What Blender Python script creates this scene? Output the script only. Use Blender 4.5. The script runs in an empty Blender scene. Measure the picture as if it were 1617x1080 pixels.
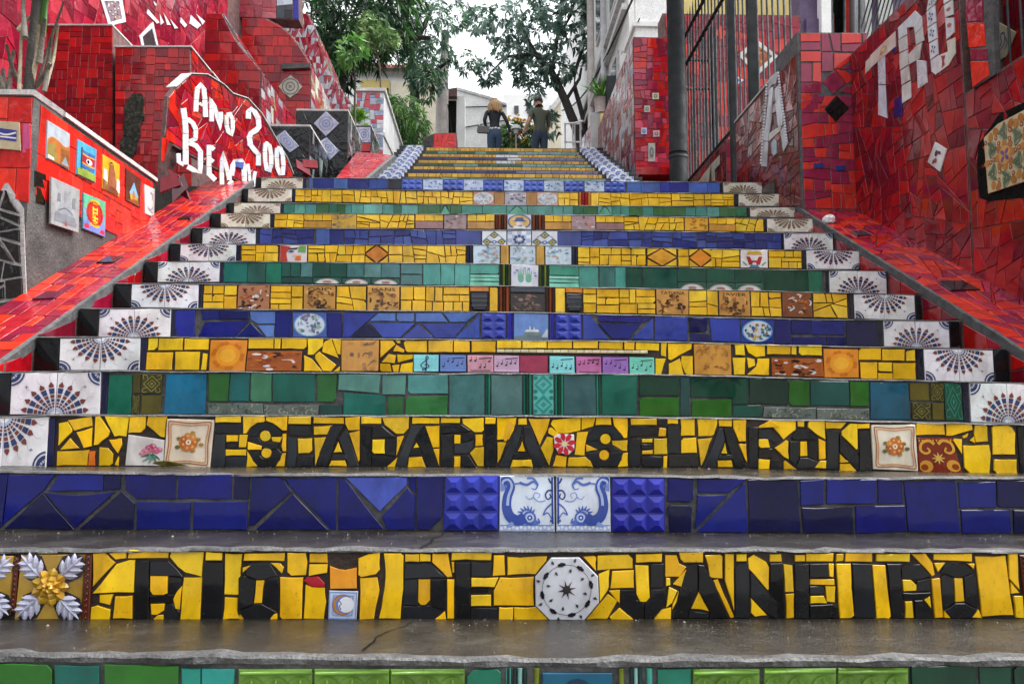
import bpy, math, random
from mathutils import Vector

S = bpy.context.scene
COL = S.collection
rnd = random.Random(11)
R = math.radians

# ------------------------------------------------------------------ camera, sky, sun, exposure
H = 1.30                                   # eye height = level of the third tread
FPX, CX, CY = 1258.0, 808.5, 540.0         # focal length and centre of the photograph in its pixels
YAW, PITCH = R(1.75), R(5.31)
cam = bpy.data.cameras.new('camera')
cam.lens = FPX / 1617 * 36.0
cam.sensor_width = 36.0
cam.clip_start, cam.clip_end = 0.05, 500
camo = bpy.data.objects.new('camera', cam)
COL.objects.link(camo)
camo.location = (0, 0, H)
camo.rotation_euler = (math.pi / 2 + PITCH, 0, -YAW)
S.camera = camo

SUN_EL, SUN_AZ = R(60), R(80)
w = bpy.data.worlds.new('World')
S.world = w
w.use_nodes = True
nt = w.node_tree
nt.nodes.clear()
out = nt.nodes.new('ShaderNodeOutputWorld')
bg = nt.nodes.new('ShaderNodeBackground')
sky = nt.nodes.new('ShaderNodeTexSky')
sky.sky_type = 'NISHITA'
sky.sun_disc = False
sky.sun_elevation = SUN_EL
sky.sun_rotation = SUN_AZ
sky.dust_density = 5.0
sky.air_density = 1.0
hs = nt.nodes.new('ShaderNodeHueSaturation')
hs.inputs['Saturation'].default_value = 0.16
nt.links.new(sky.outputs[0], hs.inputs['Color'])
nt.links.new(hs.outputs[0], bg.inputs[0])
bg.inputs[1].default_value = 0.15
nt.links.new(bg.outputs[0], out.inputs[0])
sun = bpy.data.lights.new('sun', 'SUN')
sun.energy = 0.5
sun.angle = R(40)
sun.color = (1.0, 0.97, 0.92)
suno = bpy.data.objects.new('sun', sun)
COL.objects.link(suno)
suno.rotation_euler = (math.pi / 2 - SUN_EL, 0, math.pi - SUN_AZ)
S.view_settings.view_transform = 'Standard'
S.view_settings.look = 'None'
S.view_settings.exposure = 1.8
S.view_settings.gamma = 1.0
S.view_settings.use_curve_mapping = False

# ------------------------------------------------------------------ small geometry helpers
FW = Vector((math.sin(YAW) * math.cos(PITCH), math.cos(YAW) * math.cos(PITCH), math.sin(PITCH)))
RT = Vector((math.cos(YAW), -math.sin(YAW), 0))
UP = RT.cross(FW)
CAM = Vector((0, 0, H))


def ray(px, py):
    return FW * FPX + RT * (px - CX) + UP * (CY - py)


def at(px, py, d):                          # world point seen at a photo pixel, on the vertical plane y = d
    r = ray(px, py)
    return CAM + r * (d / r.y)


class Frame:
    def __init__(s, O, U, V):
        s.O, s.U, s.V = Vector(O), Vector(U).normalized(), Vector(V).normalized()
        s.N = s.U.cross(s.V).normalized()

    def to3(s, u, v, n=0.0):
        return s.O + s.U * u + s.V * v + s.N * n

    def px(s, x, y):
        r = ray(x, y)
        t = (s.O - CAM).dot(s.N) / r.dot(s.N)
        p = CAM + r * t - s.O
        return (p.dot(s.U), p.dot(s.V))


def front(d):                               # vertical plane facing down the stairs
    return Frame((0, d, 0), (1, 0, 0), (0, 0, 1))


def face_right(x):                          # wall on the left, facing +x
    return Frame((x, 0, 0), (0, 1, 0), (0, 0, 1))


def face_left(x):
    return Frame((x, 0, 0), (0, -1, 0), (0, 0, 1))


def L(h):
    def f(c):
        c = int(c, 16) / 255
        return c / 12.92 if c <= 0.04045 else ((c + 0.055) / 1.055) ** 2.4
    return (f(h[0:2]), f(h[2:4]), f(h[4:6]), 1.0)


def area(p):
    return 0.5 * sum(p[i][0] * p[(i + 1) % len(p)][1] - p[(i + 1) % len(p)][0] * p[i][1] for i in range(len(p)))


def ccw(p):
    return list(p) if area(p) > 0 else list(reversed(p))


def inset(p, b):                            # offset a ccw polygon inwards by b (mitred)
    n = len(p)
    res = []
    for i in range(n):
        x0, y0 = p[i - 1]
        x1, y1 = p[i]
        x2, y2 = p[(i + 1) % n]
        ax, ay = x1 - x0, y1 - y0
        bx, by = x2 - x1, y2 - y1
        la, lb = math.hypot(ax, ay) or 1e-9, math.hypot(bx, by) or 1e-9
        n1 = (-ay / la, ax / la)
        n2 = (-by / lb, bx / lb)
        mx, my = n1[0] + n2[0], n1[1] + n2[1]
        d = mx * n1[0] + my * n1[1]
        k = b / d if d > 0.35 else b / 0.35
        res.append((x1 + mx * k, y1 + my * k))
    return res


def inside(pt, poly):
    x, y = pt
    c = False
    n = len(poly)
    for i in range(n):
        x0, y0 = poly[i]
        x1, y1 = poly[i - 1]
        if (y0 > y) != (y1 > y) and x < (x1 - x0) * (y - y0) / (y1 - y0) + x0:
            c = not c
    return c


def cutpoly(p, pt, nrm):                    # split a convex polygon by the line through pt
    A, B = [], []
    n = len(p)
    for i in range(n):
        a, b = p[i], p[(i + 1) % n]
        da = (a[0] - pt[0]) * nrm[0] + (a[1] - pt[1]) * nrm[1]
        db = (b[0] - pt[0]) * nrm[0] + (b[1] - pt[1]) * nrm[1]
        (A if da >= 0 else B).append(a)
        if (da >= 0) != (db >= 0):
            t = da / (da - db)
            q = (a[0] + (b[0] - a[0]) * t, a[1] + (b[1] - a[1]) * t)
            A.append(q)
            B.append(q)
    return A, B


def mosaic(poly, target, gap, jit=0.0, rng=rnd, aspect=1.0):
    """break a convex polygon into tile pieces of about the target area"""
    todo, done = [ccw(poly)], []
    while todo:
        p = todo.pop()
        a = abs(area(p))
        us = [q[0] for q in p]
        vs = [q[1] for q in p]
        du, dv = max(us) - min(us), (max(vs) - min(vs)) * aspect
        if a < target * rng.uniform(0.55, 1.5) or len(p) < 3:
            if a > target * 0.06 and len(p) >= 3:
                g = gap * rng.uniform(0.35, 0.75)
                q = inset(p, g)
                if area(q) > target * 0.03:
                    q = [q[i] for i in range(len(q)) if math.dist(q[i], q[i - 1]) > 0.004]
                    if len(q) >= 3 and area(q) > 0:
                        done.append(q)
            continue
        t = rng.uniform(0.36, 0.64)
        pt = (min(us) + (max(us) - min(us)) * t, min(vs) + (max(vs) - min(vs)) * t)
        ang = 0.0 if du >= dv else math.pi / 2
        if du / max(dv, 1e-6) > 0.75 and du / max(dv, 1e-6) < 1.33 and rng.random() < 0.5:
            ang = math.pi / 2 - ang
        ang += rng.gauss(0, jit)
        A, B = cutpoly(p, pt, (math.cos(ang), math.sin(ang)))
        if len(A) > 2 and len(B) > 2:
            todo += [A, B]
        else:
            done.append(inset(p, gap * 0.5))
    return done


# ------------------------------------------------------------------ materials
def nodes(name):
    m = bpy.data.materials.new(name)
    m.use_nodes = True
    t = m.node_tree
    return m, t, t.nodes['Principled BSDF']


def N(t, kind, **kw):
    n = t.nodes.new(kind)
    for k, v in kw.items():
        if k in n.inputs:
            n.inputs[k].default_value = v
        else:
            setattr(n, k, v)
    return n


def ramp(t, src, stops):
    r = t.nodes.new('ShaderNodeValToRGB')
    e = r.color_ramp.elements
    while len(e) < len(stops):
        e.new(0.5)
    for i, (p, c) in enumerate(stops):
        e[i].position = p
        e[i].color = c if len(c) == 4 else (*c, 1)
    t.links.new(src, r.inputs[0])
    return r


def glaze(name, attr, rough=0.085, bump=0.13, speck=0.5, grime=0.6):
    m, t, b = nodes(name)
    lk = t.links.new
    tc = N(t, 'ShaderNodeTexCoord')
    oi = N(t, 'ShaderNodeObjectInfo')
    add = N(t, 'ShaderNodeVectorMath', operation='ADD')
    lk(tc.outputs['Object'], add.inputs[0])
    mul = N(t, 'ShaderNodeVectorMath', operation='SCALE')
    mul.inputs[0].default_value = (17, 31, 23)
    lk(oi.outputs['Random'], mul.inputs['Scale'])
    lk(mul.outputs[0], add.inputs[1])
    if attr:
        ca = N(t, 'ShaderNodeVertexColor', layer_name='Col')
        col = ca.outputs[0]
    else:
        col = oi.outputs['Color']
    n1 = N(t, 'ShaderNodeTexNoise', Scale=11.0, Detail=7.0, Roughness=0.6)
    lk(add.outputs[0], n1.inputs['Vector'])
    r1 = ramp(t, n1.outputs[0], [(0.25, (0.72, 0.70, 0.70)), (0.75, (1.08, 1.08, 1.08))])
    mx = N(t, 'ShaderNodeMix', data_type='RGBA', blend_type='MULTIPLY')
    mx.inputs[0].default_value = 1.0
    lk(col, mx.inputs[6])
    lk(r1.outputs[0], mx.inputs[7])
    # pits and grime specks in the glaze
    n2 = N(t, 'ShaderNodeTexNoise', Scale=120.0, Detail=2.0)
    lk(add.outputs[0], n2.inputs['Vector'])
    r2 = ramp(t, n2.outputs[0], [(0.66, (0, 0, 0)), (0.74, (1, 1, 1))])
    sp = N(t, 'ShaderNodeMath', operation='MULTIPLY')
    sp.inputs[1].default_value = speck
    lk(r2.outputs[0], sp.inputs[0])
    mx2 = N(t, 'ShaderNodeMix', data_type='RGBA')
    lk(sp.outputs[0], mx2.inputs[0])
    # grime in streaks and blotches that run over neighbouring pieces
    ge = N(t, 'ShaderNodeNewGeometry')
    sc = N(t, 'ShaderNodeVectorMath', operation='MULTIPLY')
    sc.inputs[1].default_value = (7.0, 7.0, 3.2)
    lk(ge.outputs['Position'], sc.inputs[0])
    n5 = N(t, 'ShaderNodeTexNoise', Scale=1.6, Detail=9.0, Roughness=0.68)
    lk(sc.outputs[0], n5.inputs['Vector'])
    r5 = ramp(t, n5.outputs[0], [(0.36, (0.52, 0.48, 0.45)), (0.5, (0.92, 0.91, 0.9)), (0.66, (1.06, 1.06, 1.06))])
    mx3 = N(t, 'ShaderNodeMix', data_type='RGBA', blend_type='MULTIPLY')
    mx3.inputs[0].default_value = grime
    lk(mx.outputs[2], mx3.inputs[6])
    lk(r5.outputs[0], mx3.inputs[7])
    lk(mx3.outputs[2], mx2.inputs[6])
    mx2.inputs[7].default_value = (0.05, 0.04, 0.035, 1)
    # dull water marks
    n3 = N(t, 'ShaderNodeTexNoise', Scale=22.0, Detail=6.0, Roughness=0.65)
    lk(add.outputs[0], n3.inputs['Vector'])
    r3 = ramp(t, n3.outputs[0], [(0.35, (rough * 0.6,) * 3), (0.8, (rough * 2.6,) * 3)])
    lk(mx2.outputs[2], b.inputs['Base Color'])
    lk(r3.outputs[0], b.inputs['Roughness'])
    n4 = N(t, 'ShaderNodeTexNoise', Scale=14.0, Detail=2.0)
    lk(add.outputs[0], n4.inputs['Vector'])
    mixb = N(t, 'ShaderNodeMath', operation='MULTIPLY_ADD')
    mixb.inputs[1].default_value = 0.05
    lk(n2.outputs[0], mixb.inputs[0])
    lk(n4.outputs[0], mixb.inputs[2])
    bp = N(t, 'ShaderNodeBump', Strength=bump, Distance=0.01)
    lk(mixb.outputs[0], bp.inputs['Height'])
    lk(bp.outputs[0], b.inputs['Normal'])
    b.inputs['IOR'].default_value = 1.42
    return m


def rough_mat(name, c0, c1, scale=8.0, rough=(0.6, 0.9), bump=0.4, fine=90.0, c2=None, spec=0.5):
    m, t, b = nodes(name)
    lk = t.links.new
    tc = N(t, 'ShaderNodeTexCoord')
    n1 = N(t, 'ShaderNodeTexNoise', Scale=scale, Detail=8.0, Roughness=0.62)
    lk(tc.outputs['Object'], n1.inputs['Vector'])
    stops = [(0.3, c0), (0.7, c1)] if c2 is None else [(0.28, c0), (0.52, c1), (0.72, c2)]
    r1 = ramp(t, n1.outputs[0], stops)
    n2 = N(t, 'ShaderNodeTexNoise', Scale=fine, Detail=3.0)
    lk(tc.outputs['Object'], n2.inputs['Vector'])
    r2 = ramp(t, n2.outputs[0], [(0.3, (0.7, 0.7, 0.7)), (0.7, (1.2, 1.2, 1.2))])
    mx = N(t, 'ShaderNodeMix', data_type='RGBA', blend_type='MULTIPLY')
    mx.inputs[0].default_value = 1.0
    lk(r1.outputs[0], mx.inputs[6])
    lk(r2.outputs[0], mx.inputs[7])
    lk(mx.outputs[2], b.inputs['Base Color'])
    n3 = N(t, 'ShaderNodeTexNoise', Scale=scale * 0.7, Detail=5.0)
    lk(tc.outputs['Object'], n3.inputs['Vector'])
    r3 = ramp(t, n3.outputs[0], [(0.35, (rough[0],) * 3), (0.68, (rough[1],) * 3)])
    lk(r3.outputs[0], b.inputs['Roughness'])
    ad = N(t, 'ShaderNodeMath', operation='MULTIPLY_ADD')
    ad.inputs[1].default_value = 0.35
    lk(n2.outputs[0], ad.inputs[0])
    lk(n1.outputs[0], ad.inputs[2])
    bp = N(t, 'ShaderNodeBump', Strength=bump, Distance=0.02)
    lk(ad.outputs[0], bp.inputs['Height'])
    lk(bp.outputs[0], b.inputs['Normal'])
    b.inputs['Specular IOR Level'].default_value = spec
    return m


def leaf_mat(name):
    m, t, b = nodes(name)
    ca = N(t, 'ShaderNodeVertexColor', layer_name='Col')
    t.links.new(ca.outputs[0], b.inputs['Base Color'])
    b.inputs['Roughness'].default_value = 0.45
    tr = N(t, 'ShaderNodeBsdfTranslucent')
    t.links.new(ca.outputs[0], tr.inputs[0])
    mx = N(t, 'ShaderNodeMixShader')
    mx.inputs[0].default_value = 0.3
    t.links.new(b.outputs[0], mx.inputs[1])
    t.links.new(tr.outputs[0], mx.inputs[2])
    t.links.new(mx.outputs[0], t.nodes['Material Output'].inputs[0])
    return m


M = {}
M['tile'] = glaze('glazed_tile', False)
M['shiny'] = glaze('wet_glazed_tile', False, rough=0.08, bump=0.75, grime=0.6)
M['print'] = glaze('printed_tile', True, speck=0.2, grime=0.45)
M['plaincol'] = glaze('painted_surface', True, rough=0.3, bump=0.1, speck=0.1, grime=0.3)
M['grout_dark'] = rough_mat('dark_grout', (0.012, 0.006, 0.004), (0.032, 0.018, 0.012), 20, (0.5, 0.9))
M['grout_grey'] = rough_mat('grey_grout', (0.03, 0.03, 0.033), (0.10, 0.10, 0.10), 20, (0.6, 0.9))
M['grout_light'] = rough_mat('pale_grout', (0.30, 0.28, 0.28), (0.5, 0.48, 0.47), 18, (0.6, 0.9))
M['grout_red'] = rough_mat('reddish_grout', (0.05, 0.012, 0.012), (0.16, 0.085, 0.08), 16, (0.6, 0.9))
M['tread'] = rough_mat('wet_concrete', (0.008, 0.007, 0.006), (0.022, 0.019, 0.015), 7.0, (0.05, 0.36), 0.6, 230, (0.05, 0.045, 0.038))
M['nose'] = rough_mat('worn_concrete_edge', (0.025, 0.025, 0.025), (0.07, 0.07, 0.07), 18, (0.3, 0.8), 0.7, 120, (0.13, 0.13, 0.13))
M['concrete'] = rough_mat('weathered_concrete', (0.02, 0.02, 0.02), (0.062, 0.06, 0.058), 5.0, (0.6, 0.9), 0.7, 70, (0.11, 0.106, 0.10))
M['coping'] = rough_mat('pale_coping', (0.35, 0.34, 0.33), (0.62, 0.61, 0.60), 9, (0.4, 0.7), 0.4)
M['white'] = rough_mat('white_plaster', (0.70, 0.70, 0.69), (0.85, 0.85, 0.84), 3.0, (0.6, 0.85), 0.2)
M['cream'] = rough_mat('cream_plaster', (0.50, 0.46, 0.36), (0.66, 0.6, 0.46), 3.0, (0.6, 0.85), 0.2)
M['yellow_wall'] = rough_mat('yellow_plaster', (0.52, 0.40, 0.13), (0.62, 0.5, 0.2), 3.0, (0.6, 0.85), 0.2)
M['mint'] = rough_mat('mint_plaster', (0.40, 0.62, 0.45), (0.5, 0.72, 0.55), 3.0, (0.6, 0.85), 0.2)
M['purple'] = rough_mat('purple_plaster', (0.055, 0.03, 0.085), (0.13, 0.085, 0.17), 4.0, (0.5, 0.85), 0.2)
M['greywall'] = rough_mat('grey_plaster', (0.32, 0.33, 0.34), (0.55, 0.56, 0.57), 2.0, (0.6, 0.9), 0.3)
M['iron'] = rough_mat('dark_iron', (0.008, 0.011, 0.013), (0.016, 0.020, 0.023), 12, (0.5, 0.8), 0.2, spec=0.25)
M['rail_white'] = rough_mat('white_painted_metal', (0.6, 0.6, 0.6), (0.8, 0.8, 0.8), 12, (0.3, 0.5), 0.1)
M['bark'] = rough_mat('bark', (0.05, 0.04, 0.032), (0.14, 0.115, 0.09), 12, (0.7, 0.95), 0.9)
M['darkbark'] = rough_mat('dark_bark', (0.02, 0.017, 0.015), (0.06, 0.05, 0.042), 12, (0.7, 0.95), 0.9)
M['straw'] = rough_mat('dry_stalk', (0.16, 0.12, 0.075), (0.42, 0.34, 0.23), 10, (0.6, 0.9), 0.5)
M['pole'] = rough_mat('pale_pole', (0.42, 0.38, 0.36), (0.66, 0.6, 0.58), 5, (0.5, 0.8), 0.3)
M['ground'] = rough_mat('hill_ground', (0.09, 0.085, 0.075), (0.18, 0.17, 0.15), 1.5, (0.7, 0.95), 0.6)
M['path'] = rough_mat('path_paving', (0.13, 0.13, 0.13), (0.25, 0.24, 0.23), 3.0, (0.4, 0.8), 0.5)
M['leaf'] = leaf_mat('leaf')
M['glass'] = rough_mat('dark_window_glass', (0.02, 0.025, 0.03), (0.06, 0.07, 0.08), 2.0, (0.08, 0.15), 0.02)
M['void'] = rough_mat('black_and_shade', (0.004, 0.004, 0.004), (0.014, 0.014, 0.012), 25, (0.9, 1.0), 0.6, spec=0.05)  # near-black that paints the shade inside openings; also cracks and a border
M['moss'] = rough_mat('mossy_cement', (0.005, 0.006, 0.004), (0.03, 0.032, 0.025), 22, (0.8, 1.0), 1.0, 60, (0.09, 0.09, 0.075), spec=0.2)

# ------------------------------------------------------------------ object helpers
WO = {}                                     # world origin of every object (parents carry only a translation)


def put(o, wloc, parent=None):
    wloc = Vector(wloc)
    COL.objects.link(o)
    if parent is not None:
        o.parent = parent
        o.location = wloc - WO[parent.name]
    else:
        o.location = wloc
    WO[o.name] = wloc
    return o


def thing(name, label, cat, loc=(0, 0, 0), group=None):
    o = bpy.data.objects.new(name, None)
    o.empty_display_size = 0.1
    o['label'], o['category'] = label, cat
    if group:
        o['group'] = group
    return put(o, loc)


def tag(o, label, cat, group=None):
    o['label'], o['category'] = label, cat
    if group:
        o['group'] = group
    return o


class MB:
    """collects faces with colours and material slots and links them as one mesh object"""
    def __init__(s):
        s.v, s.f, s.c, s.m, s.sm = [], [], [], [], []

    def face(s, pts, col=None, mi=0, smooth=False):
        i = len(s.v)
        s.v += [tuple(p) for p in pts]
        s.f.append(tuple(range(i, i + len(pts))))
        s.c.append(col)
        s.m.append(mi)
        s.sm.append(smooth)

    def mesh(s, vs, fs, col=None, mi=0, smooth=False):
        i = len(s.v)
        s.v += [tuple(p) for p in vs]
        for f in fs:
            s.f.append(tuple(i + k for k in f))
            s.c.append(col)
            s.m.append(mi)
            s.sm.append(smooth)

    def box(s, lo, hi, col=None, mi=0):
        x0, y0, z0 = lo
        x1, y1, z1 = hi
        vs = [(x0, y0, z0), (x1, y0, z0), (x1, y1, z0), (x0, y1, z0), (x0, y0, z1), (x1, y0, z1), (x1, y1, z1), (x0, y1, z1)]
        s.mesh(vs, [(0, 3, 2, 1), (4, 5, 6, 7), (0, 1, 5, 4), (1, 2, 6, 5), (2, 3, 7, 6), (3, 0, 4, 7)], col, mi)

    def tube(s, pts, rad, n=8, col=None, mi=0, cap=True):
        pts = [Vector(p) for p in pts]
        rs = rad if isinstance(rad, (list, tuple)) else [rad] * len(pts)
        rings = []
        vs = []
        for i, p in enumerate(pts):
            d = (pts[min(i + 1, len(pts) - 1)] - pts[max(i - 1, 0)]).normalized()
            a = d.cross(Vector((0, 0, 1)))
            if a.length < 0.05:
                a = d.cross(Vector((0, 1, 0)))
            a.normalize()
            b = d.cross(a)
            for k in range(n):
                q = 2 * math.pi * k / n
                vs.append(p + (a * math.cos(q) + b * math.sin(q)) * rs[i])
        fs = []
        for i in range(len(pts) - 1):
            for k in range(n):
                fs.append((i * n + k, i * n + (k + 1) % n, (i + 1) * n + (k + 1) % n, (i + 1) * n + k))
        if cap:
            fs.append(tuple(range(n)))
            fs.append(tuple((len(pts) - 1) * n + k for k in reversed(range(n))))
        s.mesh(vs, fs, col, mi, True)

    def prism(s, fr, poly, n0, n1, col=None, mi=0, mside=None, back=True):
        p = ccw(poly)
        k = len(p)
        a = [fr.to3(u, v, n0) for u, v in p]
        b = [fr.to3(u, v, n1) for u, v in p]
        s.face(b, col, mi)
        if back:
            s.face(list(reversed(a)), col, mi if mside is None else mside)
        for i in range(k):
            j = (i + 1) % k
            s.face([a[i], a[j], b[j], b[i]], col, mi if mside is None else mside)

    def build(s, name, mats, parent=None, origin=None, color=None):
        if origin is None:
            n = max(1, len(s.v))
            origin = Vector((sum(p[0] for p in s.v) / n, sum(p[1] for p in s.v) / n, sum(p[2] for p in s.v) / n))
        origin = Vector(origin)
        me = bpy.data.meshes.new(name)
        me.from_pydata([(p[0] - origin.x, p[1] - origin.y, p[2] - origin.z) for p in s.v], [], s.f)
        for m in (mats if isinstance(mats, (list, tuple)) else [mats]):
            me.materials.append(m)
        if any(s.m):
            me.polygons.foreach_set('material_index', s.m)
        if any(s.sm):
            me.polygons.foreach_set('use_smooth', s.sm)
        if any(c is not None for c in s.c):
            at_ = me.color_attributes.new('Col', 'FLOAT_COLOR', 'CORNER')
            buf = []
            for f, c in zip(s.f, s.c):
                buf += list(c or (0.5, 0.5, 0.5, 1)) * len(f)
            at_.data.foreach_set('color', buf)
        me.validate()
        o = bpy.data.objects.new(name, me)
        if color:
            o.color = color
        return put(o, origin, parent)


def jitcol(h, k=0.10, rng=rnd):
    c = L(h) if isinstance(h, str) else h
    f = 1 + rng.uniform(-k, k)
    return tuple(min(1, max(0, x * f * (1 + rng.uniform(-k, k) * 0.4))) for x in c[:3]) + (1,)


def tile_geo(mb, fr, poly, h, bev, base=0.0, col=None, tilt=0.012, rng=rnd):
    p = ccw(poly)
    q = inset(p, bev)
    if area(q) <= 0:
        q = inset(p, bev * 0.3)
    n = len(p)
    cu, cv = sum(a[0] for a in p) / n, sum(a[1] for a in p) / n
    a, b = rng.gauss(0, tilt), rng.gauss(0, tilt)
    hh = h * rng.uniform(0.85, 1.15)

    def n_(u, v, k):
        return base + hh * k + max(-0.45 * hh, min(0.45 * hh, (u - cu) * a + (v - cv) * b))
    vs = [fr.to3(u, v, base - 0.001) for u, v in p]
    vs += [fr.to3(u, v, n_(u, v, 1) - min(bev, hh * 0.5)) for u, v in p]
    vs += [fr.to3(u, v, n_(u, v, 1)) for u, v in q]
    fs = []
    for i in range(n):
        j = (i + 1) % n
        fs.append((i, j, n + j, n + i))
        fs.append((n + i, n + j, 2 * n + j, 2 * n + i))
    fs.append(tuple(2 * n + i for i in range(n)))
    mb.mesh(vs, fs, col)


def broken(p, rng, amp, seg, chip):
    p = ccw(p)
    n = len(p)
    q = []
    for i in range(n):
        a, b, z = p[i], p[(i + 1) % n], p[i - 1]
        l, lz_ = math.dist(a, b), math.dist(a, z)
        if rng.random() < chip and l > .03 and lz_ > .03:
            c = rng.uniform(.004, .013)
            q.append((a[0] + (z[0] - a[0]) * c / lz_, a[1] + (z[1] - a[1]) * c / lz_))
            q.append((a[0] + (b[0] - a[0]) * c / l, a[1] + (b[1] - a[1]) * c / l))
        else:
            q.append(a)
        k = min(3, int(l / seg))
        for j in range(1, k + 1):
            t = (j + rng.uniform(-.2, .2)) / (k + 1)
            o = -abs(rng.gauss(0, amp))
            q.append((a[0] + (b[0] - a[0]) * t + (b[1] - a[1]) / l * o, a[1] + (b[1] - a[1]) * t - (b[0] - a[0]) / l * o))
    return q


def tile(fr, poly, col, parent, name='tile', h=0.0055, bev=0.0010, base=0.0, mat='tile', tilt=0.012, jit=0.1, rag=True):
    if rag:
        q = broken(poly, rnd, .0009, .035, .10)
        if area(q) > 0:
            poly = q
    mb = MB()
    tile_geo(mb, fr, poly, h, bev, base, None, tilt)
    return mb.build(name, M[mat], parent, color=jitcol(col, jit))


# ------------------------------------------------------------------ flat print on tiles (unit square shapes)
def circ(cx, cy, r, n=14, ry=None, a0=0.0):
    ry = ry or r
    return [(cx + r * math.cos(a0 + 2 * math.pi * i / n), cy + ry * math.sin(a0 + 2 * math.pi * i / n)) for i in range(n)]


def ringq(cx, cy, r0, r1, n=18, a0=0.0, a1=2 * math.pi):
    res = []
    for i in range(n):
        t0, t1 = a0 + (a1 - a0) * i / n, a0 + (a1 - a0) * (i + 1) / n
        res.append([(cx + r0 * math.cos(t0), cy + r0 * math.sin(t0)), (cx + r1 * math.cos(t0), cy + r1 * math.sin(t0)),
                    (cx + r1 * math.cos(t1), cy + r1 * math.sin(t1)), (cx + r0 * math.cos(t1), cy + r0 * math.sin(t1))])
    return res


def smooth(pts, k=5):
    if len(pts) < 3:
        return pts
    res = []
    P = [pts[0]] + list(pts) + [pts[-1]]
    for i in range(1, len(P) - 2):
        p0, p1, p2, p3 = P[i - 1], P[i], P[i + 1], P[i + 2]
        for s in range(k):
            t = s / k
            res.append(tuple(0.5 * (2 * p1[d] + (p2[d] - p0[d]) * t + (2 * p0[d] - 5 * p1[d] + 4 * p2[d] - p3[d]) * t * t
                                    + (3 * p1[d] - p0[d] - 3 * p2[d] + p3[d]) * t ** 3) for d in (0, 1)))
    res.append(pts[-1])
    return res


def stroke(pts, w0, w1=None, sm=True):
    w1 = w0 if w1 is None else w1
    p = smooth(pts) if sm else pts
    res = []
    n = len(p)
    side = []
    for i in range(n):
        a, b = p[max(0, i - 1)], p[min(n - 1, i + 1)]
        dx, dy = b[0] - a[0], b[1] - a[1]
        l = math.hypot(dx, dy) or 1e-9
        ww = (w0 + (w1 - w0) * i / max(1, n - 1)) / 2
        side.append(((p[i][0] - dy / l * ww, p[i][1] + dx / l * ww), (p[i][0] + dy / l * ww, p[i][1] - dx / l * ww)))
    for i in range(n - 1):
        res.append([side[i][0], side[i][1], side[i + 1][1], side[i + 1][0]])
    return res


def many(polys, col):
    return [(p, col) for p in polys]


_txt = {}


def text_polys(s):
    """outline of a word as polygons, one unit high, starting at (0, 0)"""
    if s in _txt:
        return _txt[s]
    cu = bpy.data.curves.new('lettering', 'FONT')
    cu.body = s
    cu.resolution_u = 2
    o = bpy.data.objects.new('lettering', cu)
    COL.objects.link(o)
    dg = bpy.context.evaluated_depsgraph_get()
    me = o.evaluated_get(dg).to_mesh()
    ps = [[(me.vertices[i].co.x, me.vertices[i].co.y) for i in p.vertices] for p in me.polygons]
    o.evaluated_get(dg).to_mesh_clear()
    bpy.data.objects.remove(o)
    bpy.data.curves.remove(cu)
    mxx = max(x for p in ps for x, y in p)
    _txt[s] = [[(x / mxx, y / 0.72) for x, y in p] for p in ps]
    return _txt[s]


def word(s, x, y, w_, h_, col):
    return [([(x + a * w_, y + b * h_) for a, b in p], col) for p in text_polys(s)]


def ptile(fr, quad, bgc, shapes, parent, name='printed_tile', h=0.007, bev=0.0014, base=0.0, mat='print', tilt=0.006, clip=True):
    """tile with flat print; quad = corners bl, br, tr, tl in the frame, shapes in unit coordinates"""
    mb = MB()
    quad = [(a + rnd.uniform(-.0013, .0013), b + rnd.uniform(-.0013, .0013)) for a, b in quad]
    q = ccw(quad)
    tile_geo(mb, fr, q, h, bev, base, jitcol(bgc, 0.09), 0.0)
    bl, br, tr, tl = quad[0], quad[1], quad[2], quad[3]
    z = base + h * 1.16
    for i, (p, c) in enumerate(shapes):
        pts = []
        for s, t in p:
            if clip:
                s, t = min(0.985, max(0.015, s)), min(0.985, max(0.015, t))
            u = (bl[0] * (1 - s) + br[0] * s) * (1 - t) + (tl[0] * (1 - s) + tr[0] * s) * t
            v = (bl[1] * (1 - s) + br[1] * s) * (1 - t) + (tl[1] * (1 - s) + tr[1] * s) * t
            pts.append((u, v))
        if abs(area(pts)) < 1e-8:
            continue
        mb.face([fr.to3(u, v, z + 0.00002 * (i % 60) + 0.0002) for u, v in ccw(pts)], L(c) if isinstance(c, str) else c)
    return mb.build(name, M[mat], parent)
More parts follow.
